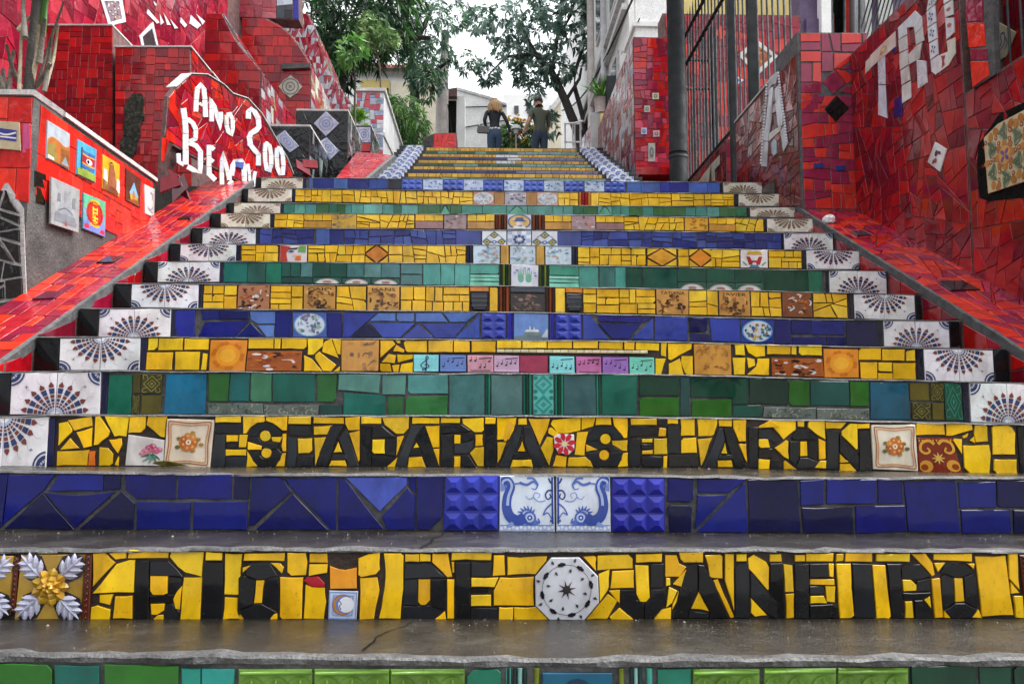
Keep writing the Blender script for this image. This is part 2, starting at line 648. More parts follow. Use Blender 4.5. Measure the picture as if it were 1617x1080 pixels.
# ------------------------------------------------------------------ the lower staircase: 15 steps
T0, TD = 2.08, 0.34                          # distance of the second riser, depth of a tread
XL, XR = -1.93, 2.30                         # the stair between its two ramps
DK = [T0 + TD * (k - 1) for k in range(16)]
TOP = [[(0, 1045), (345, 1047), (800, 1053), (1617, 1051)],
       [(0, 874), (400, 871), (800, 873), (1200, 872), (1617, 874)],
       [(0, 747), (400, 752), (800, 752), (1050, 754), (1200, 757), (1617, 757)],
       [(0, 660), (80, 657), (800, 658), (1100, 661), (1617, 672)],
       [(0, 589), (150, 587), (500, 590), (1000, 592), (1250, 598), (1617, 606)],
       [(80, 534), (240, 533), (800, 538), (1050, 541), (1300, 548), (1570, 553)],
       [(127, 488), (280, 488), (800, 494), (1050, 500), (1250, 505), (1500, 508)],
       [(178, 449), (320, 450), (800, 453), (1100, 458), (1340, 464), (1463, 467)],
       [(225, 414), (350, 414), (800, 418), (1100, 424), (1298, 428), (1416, 429)],
       [(262, 386), (382, 387), (800, 388), (1000, 392), (1265, 396), (1378, 397)],
       [(297, 361), (500, 362), (800, 365), (1000, 366), (1234, 369), (1333, 369)],
       [(325, 338), (433, 338), (560, 339), (800, 339), (1000, 342), (1206, 346), (1310, 346)],
       [(350, 321), (560, 323), (800, 325), (1000, 326), (1182, 328), (1272, 328)],
       [(376, 299), (466, 299), (600, 301), (800, 304), (1000, 305), (1158, 307), (1247, 307)],
       [(400, 281), (613, 283), (800, 285), (1000, 288), (1219, 289)]]
BOT = [[(0, 1180), (1617, 1185)],
       [(0, 978), (1617, 976)],
       [(0, 837), (800, 839), (1200, 842), (1617, 844)],
       [(0, 737), (1100, 738), (1300, 743), (1617, 748)],
       [(0, 655), (800, 656), (1100, 659), (1617, 668)],
       [(60, 585), (400, 586), (800, 588), (1200, 596), (1617, 605)],
       [(127, 532), (800, 537), (1050, 540), (1390, 547), (1530, 551)],
       [(178, 485), (500, 491), (800, 493), (1100, 498), (1444, 506)],
       [(225, 446), (350, 446), (630, 450), (800, 452), (1100, 459), (1420, 465)],
       [(262, 412), (600, 416), (1000, 420), (1265, 425), (1360, 426)],
       [(297, 386), (400, 386), (800, 389), (1000, 391), (1234, 394), (1320, 396)],
       [(325, 359), (433, 360), (800, 363), (1000, 364), (1206, 367), (1310, 367)],
       [(350, 337), (560, 338), (800, 340), (1000, 341), (1182, 343), (1272, 344)],
       [(376, 319), (466, 319), (800, 325), (1000, 326), (1158, 326), (1247, 326)],
       [(400, 298), (613, 299), (800, 302), (1000, 304), (1138, 305), (1219, 306)]]
FR = [front(d) for d in DK]


def lerpline(pts, x):
    if x <= pts[0][0]:
        return pts[0][1]
    for (x0, y0), (x1, y1) in zip(pts, pts[1:]):
        if x <= x1:
            return y0 + (y1 - y0) * (x - x0) / (x1 - x0)
    return pts[-1][1]


def zline(k, pts):                            # pixel polyline -> [(u, z)] on riser k
    return [FR[k].px(x, y) for x, y in pts]


ZT = [zline(k, TOP[k]) for k in range(15)]
ZB = [zline(k, BOT[k]) for k in range(15)]
GAP = [0.018, 0.009, 0.007] + [0.005] * 12

stairs = thing('staircase', 'wide lower flight of tiled steps with lettered yellow risers and wet grey treads', 'staircase', (0.18, DK[0], -0.2))
GROUT = {0: 'grout_grey', 1: 'grout_dark', 2: 'grout_grey', 3: 'grout_dark', 4: 'grout_grey', 5: 'grout_dark', 6: 'grout_grey',
         7: 'grout_dark', 8: 'grout_grey', 9: 'grout_dark', 10: 'grout_grey', 11: 'grout_dark', 12: 'grout_grey', 13: 'grout_dark', 14: 'grout_grey'}
STEP = []
for k in range(15):
    mb = MB()
    n = 90 if k < 5 else 50
    xs = [XL + 0.01 + (XR - XL - 0.02) * i / n for i in range(n + 1)]
    rg = random.Random(50 + k)
    last = None
    wob = [rg.gauss(0, 1) for _ in range(n + 3)]
    for i, x in enumerate(xs):
        zt = lerpline(ZT[k], x)
        zn = zt + GAP[k] + (0.0016 if k < 3 else 0.0012) * (wob[i] * 0.5 + wob[i + 1] * 0.5)
        zb = (lerpline(ZB[k + 1], x) if k < 3 else zn) if k < 14 else zn
        j1, j2 = 0.007 + 0.003 * wob[i + 1], 0.008 + 0.003 * wob[i + 2]
        fr = FR[k]
        bot = lerpline(ZB[k], x) - 0.12
        prof = [fr.to3(x, bot, 0), fr.to3(x, zt + 0.0006, 0), fr.to3(x, zt + 0.002, j1), fr.to3(x, zn - 0.005, j2),
                fr.to3(x, zn, j2 - 0.006), fr.to3(x, zn + 0.001, -0.012 - (0.008 + 0.006 * wob[i] if k < 3 else 0)),
                fr.to3(x, zb + 0.001, -(TD + 0.03))]
        if last:
            for a in range(6):
                mb.face([last[a], prof[a], prof[a + 1], last[a + 1]], None, [0, 1, 1, 1, 1, 2][a], a in (1, 2, 3, 4, 5))
        last = prof
    o = mb.build('step', [M[GROUT[k]], M['nose'], M['tread']], stairs)
    STEP.append(o)
# worn cracks across the two nearest treads: thin dark gaps
for k, pts in ((0, [(572, 1029), (590, 1015), (594, 1008), (612, 999), (640, 990), (652, 982)]), (1, [(664, 866), (680, 858), (684, 851), (698, 846), (703, 840)])):
    xm = at(*pts[2], DK[k] + .17).x
    za_, zb_ = lerpline(ZT[k], xm) + GAP[k], lerpline(ZB[k + 1], xm)
    fr = Frame((0, DK[k], za_), (1, 0, 0), (0, TD, zb_ - za_))
    mb = MB()
    q = [fr.px(x, y) for x, y in pts]
    for p in stroke(q, 0.0055, 0.0025, False):
        mb.face([fr.to3(u, v, 0.004) for u, v in ccw(p)])
    mb.build('crack', M['void'], STEP[k])
# grit, leaf crumbs and flaked glaze gathered at the foot of the risers
for k in (0, 1, 2):
    rg = random.Random(70 + k)
    mb = MB()
    for i in range(420):
        x = rg.uniform(-1.7, 2.1)
        za_, zb_ = lerpline(ZT[k], x) + GAP[k], lerpline(ZB[k + 1], x)
        v = TD - .012 - abs(rg.gauss(0, .05)) if rg.random() < .7 else rg.uniform(.03, TD)
        if v < .02:
            continue
        c = Vector((x, DK[k] + v, za_ + (zb_ - za_) * v / TD + .0012))
        r = rg.uniform(.0008, .0026) if rg.random() < .96 else rg.uniform(.003, .007)
        a0 = rg.random() * 6.3
        col = jitcol(rg.choice(['8A867C', '5A564E', '2A2622', '4A3A28', '5A4C28', '6A665E', '3A3428']), .2)
        ps = [c + Vector((r * math.cos(a0 + a) * rg.uniform(.6, 1.3), r * math.sin(a0 + a) * rg.uniform(.6, 1.2), 0)) for a in (0, 1.6, 3.1, 4.7)]
        tp = c + Vector((0, 0, r * .7))
        for q in range(4):
            mb.face([ps[q], ps[(q + 1) % 4], tp], col)
    o = mb.build('grit', M['plaincol'], STEP[k])
    o['kind'] = 'stuff'


class Z:                                       # reads coordinates noted in an enlarged view of the photo
    def __init__(s, ox, oy, sc):
        s.ox, s.oy, s.sc = ox, oy, sc

    def __call__(s, *pts):
        return [(s.ox + x / s.sc, s.oy + y / s.sc) for x, y in pts]


def P2(s):                                     # "x,y x,y ..." -> list of points
    return [tuple(float(a) for a in q.split(',')) for q in s.split()]


YEL = ['F2C212', 'F5C818', 'E8B60E', 'F2C00E', 'F6CA20', 'ECBA12']
BLK = ['15161A', '1A1C20', '101114', '1E2126']
BLU = ['0A1066', '0C1474', '0A1056', '0E1870', '080C42', '121E78', '0C125E']


def trace(k, z, text, cols, name='tile', jit=0.13, h=0.006, base=0.0):
    """one tile per line, its outline noted in view z"""
    for i, ln in enumerate(text.strip().splitlines()):
        ln = ln.strip()
        if not ln:
            continue
        c = None
        nm = name
        if ':' in ln:
            c, ln = ln.split(':')
        pts = [FR[k].px(x, y) for x, y in z(*P2(ln))]
        cc = c if c else (cols if isinstance(cols, str) else rnd.choice(cols))
        tile(FR[k], pts, cc, STEP[k], nm, h=h * rnd.uniform(0.8, 1.2), base=base, jit=jit, tilt=0.02)


A = Z(0, 820, 3.85)
B = Z(400, 820, 3.85)
C = Z(800, 820, 3.85)
D = Z(1200, 820, 3.878)
E = Z(0, 580, 3.85)
F = Z(400, 580, 3.85)
G = Z(800, 580, 3.85)
HH = Z(1200, 580, 3.856)
PV = Z(120, 420, 4.153)
QV = Z(460, 420, 4.153)
SV = Z(800, 420, 4.153)
TV = Z(1150, 420, 4.153)

# ---- step 1: RIO DE JANEIRO
trace(1, A, """572,205 645,200 705,262 570,405
668,205 735,190 772,192 770,232 708,240
790,182 1032,182 1025,232 782,234
715,268 790,245 826,245 818,440 572,445
612,455 692,452 672,515 612,500
708,465 810,460 810,600 692,598
562,530 595,520 675,545 670,605 556,605
918,340 1025,342 1022,445 1000,455 935,455 918,430
920,510 1006,508 1000,550 960,575 925,575
935,605 965,578 998,576 998,607
1112,400 1095,545 1070,540 1057,480 1077,440
1120,352 1232,350 1220,608 1102,605 1112,420
1050,185 1242,190 1228,345 1130,320 1085,285 1035,225
1258,195 1355,200 1352,245 1255,245
1372,205 1475,208 1455,455 1368,452
1370,470 1448,475 1445,560 1460,600 1358,605
1480,320 1480,290 1530,275
1455,605 1460,575 1500,600""", YEL)
trace(1, B, """-50,205 195,200 190,250 -55,248
20,368 70,368 55,503 8,505
108,262 165,265 188,290 175,325
95,615 130,568 148,570 148,600
210,200 320,200 330,260 322,335 210,340
345,205 450,203 455,260 345,258
345,270 455,268 450,320 340,340
165,348 305,350 295,600 165,603
B3182C:308,370 330,348 395,342 435,385 435,405 360,405
320,394 360,410 435,412 445,500 430,603 308,600
F09A20:468,280 520,300 560,305 632,290 630,415 470,418
640,235 700,210 772,197 770,325 640,350
650,355 755,350 768,430 735,600 648,605
795,205 915,203 912,420 895,600 765,598 800,410 808,330
925,210 1010,208 1010,254 925,254
1014,205 1078,212 1078,252 1014,252
1090,205 1185,205 1210,345 1180,348 1088,258
1005,362 1078,362 1076,516 1002,516
1178,362 1223,362 1220,600 1180,600
1095,610 1165,553 1172,610
1205,255 1222,255 1222,320 1212,320
1208,197 1450,195 1445,245 1205,245
1326,352 1490,350 1465,408 1326,405
1324,458 1445,455 1445,522 1324,522
1500,350 1705,345 1705,520 1462,518 1462,430
1462,215 1525,215 1530,335 1455,340
1545,225 1785,222 1780,250 1715,330 1545,335
1495,530 1580,530 1577,615 1492,612""", YEL)
trace(1, C, """45,530 180,528 258,612 45,615
465,225 545,218 542,310
550,218 765,210 765,295 550,305
558,330 625,300 618,420 565,495
640,312 770,305 770,412 630,415
620,430 686,425 684,505 670,490
480,605 615,450 672,490 610,600
625,590 685,533 772,605 640,615
780,275 860,278 868,470 845,498 810,496 787,450
785,210 942,205 940,255 785,260
962,215 1030,215 1045,265 1088,285 1050,345 962,345
1045,195 1190,195 1190,258 1075,258 1055,240
967,352 990,355 992,395 967,402
1010,390 1088,300 1058,405
985,405 1035,430 1000,505 968,530
1008,510 1045,432 1030,500 1004,545
890,605 935,547 998,532 996,605
1165,436 1228,554 1120,538
1202,215 1308,210 1308,355 1232,350
1247,368 1280,360 1380,590 1357,596
1325,205 1378,208 1380,550 1325,370
1395,210 1455,208 1455,252 1395,252
1465,235 1500,212 1592,265 1590,436 1468,296
1482,475 1578,578 1482,590""", YEL)
trace(1, D, """58,212 125,210 130,256 57,256
140,272 195,278 203,440 150,440
152,455 203,450 203,598 158,602
212,215 272,215 272,253 212,255
280,205 445,205 442,254 280,254
415,265 448,270 445,350 420,345
304,364 448,362 450,398 302,396
397,405 458,408 455,505 407,500
305,467 385,464 405,510 305,510
465,210 508,208 505,250 462,255
520,205 680,202 680,256 518,254
462,268 550,268 570,585 548,600 485,600 478,500
682,275 760,278 796,605 709,602
708,210 912,205 910,256 708,253
868,367 920,367 953,400 953,433 874,436
884,500 925,497 935,600 885,600
922,208 1005,205 1050,265 1065,335 1050,345 977,265
1002,490 1035,467 1042,540
1044,362 1095,355 1113,595 1065,598
1062,210 1290,205 1290,255 1062,245
1060,265 1128,262 1085,318
1262,267 1305,267 1300,300
1184,358 1236,358 1246,498 1190,502
1121,552 1163,600 1122,598
1294,595 1329,547 1350,600
1314,225 1498,220 1542,580 1352,590
1515,210 1572,208 1582,425 1520,360
1528,380 1580,445 1530,450
1545,465 1600,465 1610,600 1560,598""", YEL)
LT = 'letter_tile'
trace(1, A, """830,248 913,250 910,605 817,605
917,250 1030,250 1085,302 1116,343 1026,338 918,335
1028,344 1112,350 1098,428 1060,448 1028,448
916,460 1058,456 1050,503 914,505
1008,508 1050,508 1096,560 1088,607 1002,607 1005,560
1242,254 1362,260 1358,608 1223,605""", BLK, LT)
trace(1, B, """-27,262 103,264 150,338 72,360 20,360 -62,328
-64,334 16,364 3,510 -83,543 -88,350
-83,550 5,512 55,510 148,560 90,610 -45,612
74,364 152,342 163,400 158,545 58,508
922,264 1085,264 1168,350 1000,353 920,358
920,362 1000,360 998,518 912,518
1082,360 1172,357 1170,545 1080,518
912,524 1078,522 1158,550 1090,610 907,610
1230,257 1320,257 1318,525 1316,610 1230,610
1324,257 1450,259 1448,343 1324,343
1324,414 1430,414 1423,446 1324,448
1322,530 1483,537 1483,610 1322,610""", BLK, LT)
trace(1, C, """692,427 772,424 790,487 835,507 835,605 775,602 693,535
838,507 870,482 873,422 962,420 962,513 925,560 885,602 838,605
874,267 953,267 950,410 874,410
1092,270 1158,272 1158,430 1110,540 1098,598 1007,596
1162,272 1200,277 1260,377 1348,598 1232,600 1235,560 1164,430
1114,550 1230,564 1228,598 1102,598
1387,264 1473,264 1473,593 1387,593
1477,320 1500,330 1595,450 1640,500 1640,600 1590,575 1480,465""", BLK, LT)
trace(1, D, """57,267 133,264 148,603 57,603
207,270 296,270 298,603 214,603
300,270 408,267 416,348 302,350
302,407 386,404 393,453 302,453
302,522 466,514 473,601 302,603
560,267 676,270 703,603 577,600
772,270 856,270 880,603 802,601
860,270 975,272 1040,345 955,370 864,356
957,375 1040,352 1036,438 952,438
872,447 1036,444 1028,468 960,490 874,488
942,494 988,492 1048,555 1056,603 947,603
1142,267 1248,267 1308,320 1240,348 1182,350 1102,325
1102,330 1180,357 1186,503 1118,548 1108,480
1120,554 1188,510 1246,510 1323,547 1290,598 1172,600
1244,354 1312,324 1326,480 1323,543 1250,503""", BLK, LT)
# brown beaded strips
for z, q in ((A, "97,225 128,225 100,560 67,560"), (A, "528,208 568,208 552,610 503,610"), (D, "1582,215 1617,215 1655,600 1614,520")):
    pts = [FR[1].px(x, y) for x, y in z(*P2(q))]
    mb = MB()
    tile_geo(mb, FR[1], pts, 0.009, 0.002)
    (x0, y0), (x1, y1) = [((pts[a][0] + pts[b][0]) / 2, (pts[a][1] + pts[b][1]) / 2) for a, b in ((0, 1), (2, 3))]
    for i in range(11):
        t = (i + 0.5) / 11
        c = FR[1].to3(x0 + (x1 - x0) * t, y0 + (y1 - y0) * t, 0.009)
        mb.tube([c, c + FR[1].N * 0.004], [0.0045, 0.002], 6)
    mb.build('bead_strip', M['tile'], STEP[1], color=L('5A2412'))


def leaf_blob(mb, fr, base, tip, wid, hgt, n0, col, lobes=1):
    (x0, y0), (x1, y1) = base, tip
    dx, dy = x1 - x0, y1 - y0
    l = math.hypot(dx, dy)
    px_, py_ = -dy / l, dx / l
    prof = [(0, 0.15), (0.25, 0.8), (0.5, 1.0), (0.75, 0.75), (1.0, 0.05)]
    rows = []
    for t, w_ in prof:
        cx, cy = x0 + dx * t, y0 + dy * t
        hw = wid * w_ / 2
        up = hgt * math.sin(math.pi * (0.15 + 0.75 * t))
        rows.append([fr.to3(cx - px_ * hw, cy - py_ * hw, n0), fr.to3(cx, cy, n0 + up), fr.to3(cx + px_ * hw, cy + py_ * hw, n0)])
    for a, b in zip(rows, rows[1:]):
        mb.face([a[1], b[1], b[0], a[0]], col, 0, True)
        mb.face([a[2], b[2], b[1], a[1]], col, 0, True)


def flower_relief(q):
    """cream tile with white leaves in the corners and a yellow rosette, all in relief"""
    fr = FR[1]
    pts = [fr.px(x, y) for x, y in q]
    mb = MB()
    tile_geo(mb, fr, pts, 0.008, 0.002, 0, L('B08E3C'))
    cx, cy = sum(p[0] for p in pts) / 4, sum(p[1] for p in pts) / 4
    s = math.sqrt(abs(area(pts)))
    for p in pts:
        ang = math.atan2(p[1] - cy, p[0] - cx)
        mb_p = [fr.to3(cx + math.cos(ang + a) * s * r, cy + math.sin(ang + a) * s * r, 0.0084) for a, r in ((-.55, .26), (-.45, .5), (-.24, .62), (0, .68), (.24, .62), (.45, .5), (.55, .26), (0, .2))]
        mb.face(mb_p, L('2A2630'))
        for t, off, ln, wd in ((.22, 0, .46, .10), (.26, .85, .24, .11), (.26, -.85, .24, .11), (.37, .8, .23, .11), (.37, -.8, .23, .11), (.48, .7, .19, .10), (.48, -.7, .19, .10)):
            bx, by = cx + math.cos(ang) * s * t, cy + math.sin(ang) * s * t
            aa = ang + off
            leaf_blob(mb, fr, (bx, by), (bx + math.cos(aa) * s * ln, by + math.sin(aa) * s * ln), s * wd, 0.006, 0.0095, jitcol('B4B6CC', .08))
    for ring, (r0, r1, nn, hh) in enumerate(((.12, .30, 9, .009), (.05, .2, 7, .012), (.0, .11, 5, .015))):
        for i in range(nn):
            a = 2 * math.pi * (i + 0.5 * ring) / nn
            leaf_blob(mb, fr, (cx + math.cos(a) * s * r0, cy + math.sin(a) * s * r0), (cx + math.cos(a) * s * r1, cy + math.sin(a) * s * r1), s * .17, hh, 0.009 + 0.002 * ring, jitcol('B88E26', .15))
    mb.build('flower_tile', M['print'], STEP[1])


flower_relief(A((98, 605), (495, 605), (525, 210), (140, 210)))
flower_relief(A((-330, 605), (66, 575), (95, 218), (-290, 212)))

# marble octagon with a garland
oc = [FR[1].px(x, y) for x, y in C(*P2("270,228 440,226 552,340 558,500 470,605 260,605 175,520 172,345"))]
mb = MB()
tile_geo(mb, FR[1], oc, 0.011, 0.002, 0, L('C9CCD6'), 0)
cx, cy = [sum(p[i] for p in oc) / 8 for i in (0, 1)]
r8 = 0.088


def opoly(p, c, k=0):
    mb.face([FR[1].to3(cx + x * r8, cy + y * r8, 0.0130 + k * 0.0002) for x, y in ccw(p)], L(c))


for p in ringq(0, 0, .70, .715, 30):
    opoly(p, '4A4C58')
for i in range(8):
    a = 2 * math.pi * i / 8 + .2
    for q in ((.0, .07), (.10, .05), (-.1, .05)):
        opoly(circ(.72 * math.cos(a + q[0]), .72 * math.sin(a + q[0]), q[1], 7), '23222C', 1)
    for sgn, off in ((1, .28), (-1, .36)):
        bx, by = math.cos(a + off), math.sin(a + off)
        rr = .70 + sgn * .09
        opoly([(bx * rr, by * rr), (bx * (rr + sgn * .06) - by * .06, by * (rr + sgn * .06) + bx * .06), (bx * (rr + sgn * .14), by * (rr + sgn * .14)), (bx * (rr + sgn * .06) + by * .03, by * (rr + sgn * .06) - bx * .03)], '35443E', 1)
    opoly([(.1 * math.cos(a - .3), .1 * math.sin(a - .3)), (.29 * math.cos(a), .29 * math.sin(a)), (.1 * math.cos(a + .3), .1 * math.sin(a + .3))], '2A2428', 1)
opoly(circ(0, 0, .12, 10), '2A2428', 2)
mb.build('octagon_tile', M['print'], STEP[1])


def qd(k, z, s):
    return [FR[k].px(x, y) for x, y in z(*P2(s))]


# moon tile
sh = many(ringq(.5, .5, .44, .52, 4, math.pi / 4, math.pi * 2.25), '8FA6D6')
sh += [([(0, 0), (1, 0), (1, .06), (0, .06)], '7D98D2'), ([(0, .94), (1, .94), (1, 1), (0, 1)], '7D98D2'), ([(0, 0), (.05, 0), (.05, 1), (0, 1)], '7D98D2'), ([(.95, 0), (1, 0), (1, 1), (.95, 1)], '7D98D2')]
sh += [(circ(.5, .52, .37, 22), '3B4C86'), (circ(.5, .52, .35, 22), 'C08038'), (circ(.55, .53, .31, 20), '6E7FB8'), (circ(.62, .53, .28, 20), 'E6EAF4')]
sh += many(stroke([(.36, .66), (.45, .56), (.38, .48), (.45, .36)], .03), '34406E')
ptile(FR[1], qd(1, B, "458,603 630,603 638,432 462,432"), 'D3DDF2', sh, STEP[1], 'moon_tile')

# ---- step 3: ESCADARIA SELARON
trace(3, E, """362,340 415,330 448,385 360,475
415,322 560,300 565,355 455,385
470,395 565,365 560,478 515,490
370,500 430,430 485,490
352,510 545,500 532,595 350,598
E87A18:545,510 582,508 580,595 538,597
585,298 610,295 672,390 660,420 600,470 575,472
640,295 790,292 770,420 700,420 660,340
795,292 892,292 885,370 860,395 785,398
905,295 1020,295 1005,425 980,420 895,350
668,440 740,430 745,470 720,520 690,480
610,485 660,490 690,525 685,598 605,598
700,590 725,540 722,598
1315,297 1468,295 1465,335 1312,335
1380,412 1450,412 1448,450 1380,452
1460,410 1508,410 1498,485 1455,485
1375,499 1500,499 1497,535 1375,537
1480,295 1608,293 1605,333 1540,343 1500,400 1480,402
1505,508 1566,600 1500,605""", YEL)
trace(3, F, """-30,452 55,477 50,500 -30,500
112,424 178,422 163,455 120,450
0,297 70,293 72,328 0,343
80,300 210,297 205,383 180,383 120,338 80,325
180,405 203,403 200,510 182,510 174,480
180,522 200,520 190,600 140,600
218,300 352,298 350,345 215,343
272,432 358,430 360,518 276,522
370,300 550,305 552,343 368,340
370,360 483,352 450,408 370,410
372,427 446,422 420,500 380,595
518,452 540,513 490,516
462,598 477,567 558,564 570,600
560,305 648,300 648,380 580,383 562,345
584,400 648,385 648,560 640,575
658,302 780,302 778,343 658,343
727,440 800,437 800,523 724,523
785,302 948,297 945,370 915,403 870,403 800,348
875,422 918,414 870,538
812,605 878,545 860,605
968,302 1132,308 1130,343 965,343
1047,357 1132,354 1132,485 1092,487
992,457 1010,486 974,490
947,547 1025,542 1048,605 940,607
1094,495 1132,493 1130,598
1142,308 1258,310 1255,338 1140,338
1270,312 1400,308 1402,393 1345,393 1275,343
1222,410 1260,410 1258,463 1222,463
1350,408 1395,408 1395,475 1350,478
1220,540 1260,540 1258,605 1220,605
1317,520 1350,487 1402,484 1400,600 1364,600
1410,305 1475,308 1470,343 1410,343
1482,305 1598,308 1583,380 1553,438 1482,440
1484,455 1538,455 1500,558 1484,580""", YEL)
trace(3, G, """0,308 60,305 55,343 0,448 -18,448
72,312 120,310 122,348 70,348
132,312 262,312 245,380 200,473
95,447 113,510 67,510
37,562 148,560 158,605 22,605
255,372 270,364 315,402 295,425 252,400
207,490 245,422 280,427 285,500 258,598
280,320 450,300 448,383 370,400 310,400 267,345
455,300 540,300 525,358 455,380
427,395 495,390 478,455 472,535 412,530
280,600 300,532 365,542 358,605
370,600 375,547 475,542 508,570 523,605
482,467 556,500 484,512
640,445 735,442 732,508 702,506 642,470
545,300 632,302 636,350 540,350
644,303 735,308 735,370 730,428 712,430 652,355
707,522 735,517 735,600 674,605
752,310 910,312 910,350 755,350
822,434 885,432 885,456 822,455
895,432 972,430 975,526 895,528
822,507 885,502 885,526 822,526
927,367 968,372 965,418 922,418
952,540 975,538 972,610 950,610
978,308 1040,308 1040,343 978,343
1056,312 1142,312 1142,413 1058,416
1060,432 1150,427 1155,518 1060,520
1158,312 1278,312 1278,345 1255,416 1165,418
1160,437 1248,427 1200,558 1180,598
1287,320 1368,318 1365,360 1290,358
1325,455 1338,523 1302,523
1282,567 1365,564 1373,605 1284,605
1374,320 1452,318 1452,448 1410,450 1377,370
1407,464 1452,467 1458,575 1447,558
1530,358 1600,320 1660,358 1640,364 1530,368""", YEL)
trace(3, HH, """45,325 215,322 215,378 140,438 87,375
-10,437 45,437 58,488 -10,490
-10,557 58,562 53,618 -10,618
87,490 170,434 172,558 142,543
142,577 150,567 223,622 142,620
224,325 265,322 265,363 230,360
242,452 283,450 286,538 242,540
290,337 300,322 390,325 395,438 342,408 289,365
354,432 395,452 396,555 357,560
332,610 364,567 400,567 398,615
395,332 525,335 490,373 400,373
482,402 545,342 588,345 590,508
482,524 536,575 484,580
484,587 545,584 588,632 484,632
592,345 663,340 663,370 592,373
948,345 1115,338 1122,410 945,413
1132,340 1285,345 1290,380 1165,416 1132,416
1162,430 1225,437 1226,526
1230,420 1262,402 1255,425 1232,432
1305,350 1380,350 1385,450 1310,455 1300,400
1275,445 1300,420 1305,460
1232,475 1390,472 1402,530 1395,645 1280,648 1242,610
1408,355 1520,352 1550,400 1550,530 1415,530
1420,560 1558,560 1560,645 1420,645""", YEL)
GRB = ['1A1C21', '22262C', '2B3037', '16171B', '1C1F24']  # greyed blacks, sky sheen put into the letter colour
trace(3, E, """1310,407 1375,407 1370,605 1284,605
1312,342 1473,342 1468,403 1312,400
1380,457 1450,457 1448,488 1380,488
1374,542 1498,542 1498,605 1372,605""", GRB, LT)
trace(3, F, """-20,395 15,345 70,332 130,345 176,390 173,413 110,416 95,388 65,376 38,388 30,420 -30,420
-30,424 32,424 50,455 100,458 163,462 145,493 95,500 40,480 -30,447
-20,512 42,503 42,535 62,556 105,550 118,510 150,492 176,520 168,560 130,600 40,603 0,570
220,354 350,352 350,413 222,413
214,422 266,427 266,530 255,603 207,603
270,534 368,539 366,603 260,603
472,357 558,352 513,420 478,520 453,598 387,598 402,520
564,362 580,402 643,600 582,603 547,500 520,438
487,532 563,532 568,558 473,558
657,357 720,357 716,603 652,603
725,357 785,357 865,423 725,426
807,434 866,432 866,538 807,528
722,534 803,534 862,547 808,606 722,604
962,357 1038,352 983,430 953,520 928,603 862,603 892,530
1042,357 1060,402 1128,603 1062,603 1022,500 992,440
962,502 1013,502 1022,533 950,533
1144,347 1265,347 1332,390 1144,403
1144,412 1213,407 1213,603 1142,603
1267,402 1340,407 1340,438 1272,458
1222,472 1338,447 1338,488 1305,523 1222,523
1267,537 1308,532 1352,600 1270,603
1410,352 1476,352 1476,603 1410,603""", GRB, LT)
trace(3, G, """67,360 98,360 73,450 13,603 -48,603 2,500
102,360 145,360 237,603 167,603 112,460
42,522 123,517 128,553 37,553
490,407 540,360 640,357 693,400 698,433 640,438 630,408 600,397 568,410 560,442 487,450
487,456 558,446 575,470 640,474 698,510 640,515 615,492 560,500 490,472
490,522 552,512 552,550 590,572 628,550 630,517 698,513 698,560 663,603 532,603 492,550
744,362 903,362 903,408 744,422
742,432 813,432 813,603 742,603
820,464 883,464 883,493 820,496
820,537 938,542 943,603 820,603
977,352 1050,354 1053,523 977,523
982,532 1163,532 1170,603 984,603
917,312 963,310 963,353 917,348
1287,372 1308,367 1323,440 1280,558 1263,608 1197,608 1242,500
1312,367 1368,370 1458,608 1387,610 1332,440
1292,532 1368,530 1373,553 1284,556
1470,364 1526,364 1526,608 1470,608""", GRB, LT)
trace(3, HH, """-10,374 58,376 132,440 85,460 45,432 -12,428
48,432 83,463 83,488 62,488
-10,496 72,494 74,548 -10,550
62,557 132,560 138,623 63,620
227,372 298,372 345,438 182,438
180,450 233,450 236,540 215,607 177,560
290,450 350,447 348,568 290,543
217,612 242,550 288,550 346,574 325,612 240,622
404,384 480,389 473,622 404,618
480,404 598,543 598,628 580,622 482,514
600,382 663,380 678,632 602,628""", GRB, LT)
for z, c, r in ((F, (75, 417), 33), (F, (82, 520), 31), (G, (600, 435), 32), (G, (592, 533), 31)):
    pts = [FR[3].px(*z(q)[0]) for q in circ(c[0], c[1], r, 12)]
    tile(FR[3], pts, rnd.choice(YEL), STEP[3], 'tile')
# rose tile, floral tiles, red flower tile, scroll tile
sh = []
for cx, cy, r, c in ((.62, .62, .14, 'D06A88'), (.78, .58, .13, 'C65A7C'), (.5, .5, .11, 'D88098'), (.7, .72, .1, 'B84868'), (.88, .62, .09, 'C9607F'), (.4, .42, .06, 'C87890')):
    sh += [(circ(cx, cy, r, 9), c), (circ(cx + .02, cy + .02, r * .55, 7), 'E4A0B4'), (circ(cx - .01, cy - .01, r * .25, 6), 'A84060')]
for a, l in ((200, .3), (230, .35), (260, .33), (290, .36), (320, .3), (245, .2), (300, .22)):
    sh += many(stroke([(.68, .42), (.68 + math.cos(R(a)) * l * .5 + .03, .42 + math.sin(R(a)) * l * .5), (.68 + math.cos(R(a)) * l, .42 + math.sin(R(a)) * l)], .11, .02), rnd.choice(['4F7A66', '6B9A86', '39564C']))
ptile(FR[3], qd(3, E, "766,598 998,600 1003,440 785,408"), 'E4E2DC', sh, STEP[3], 'rose_tile')


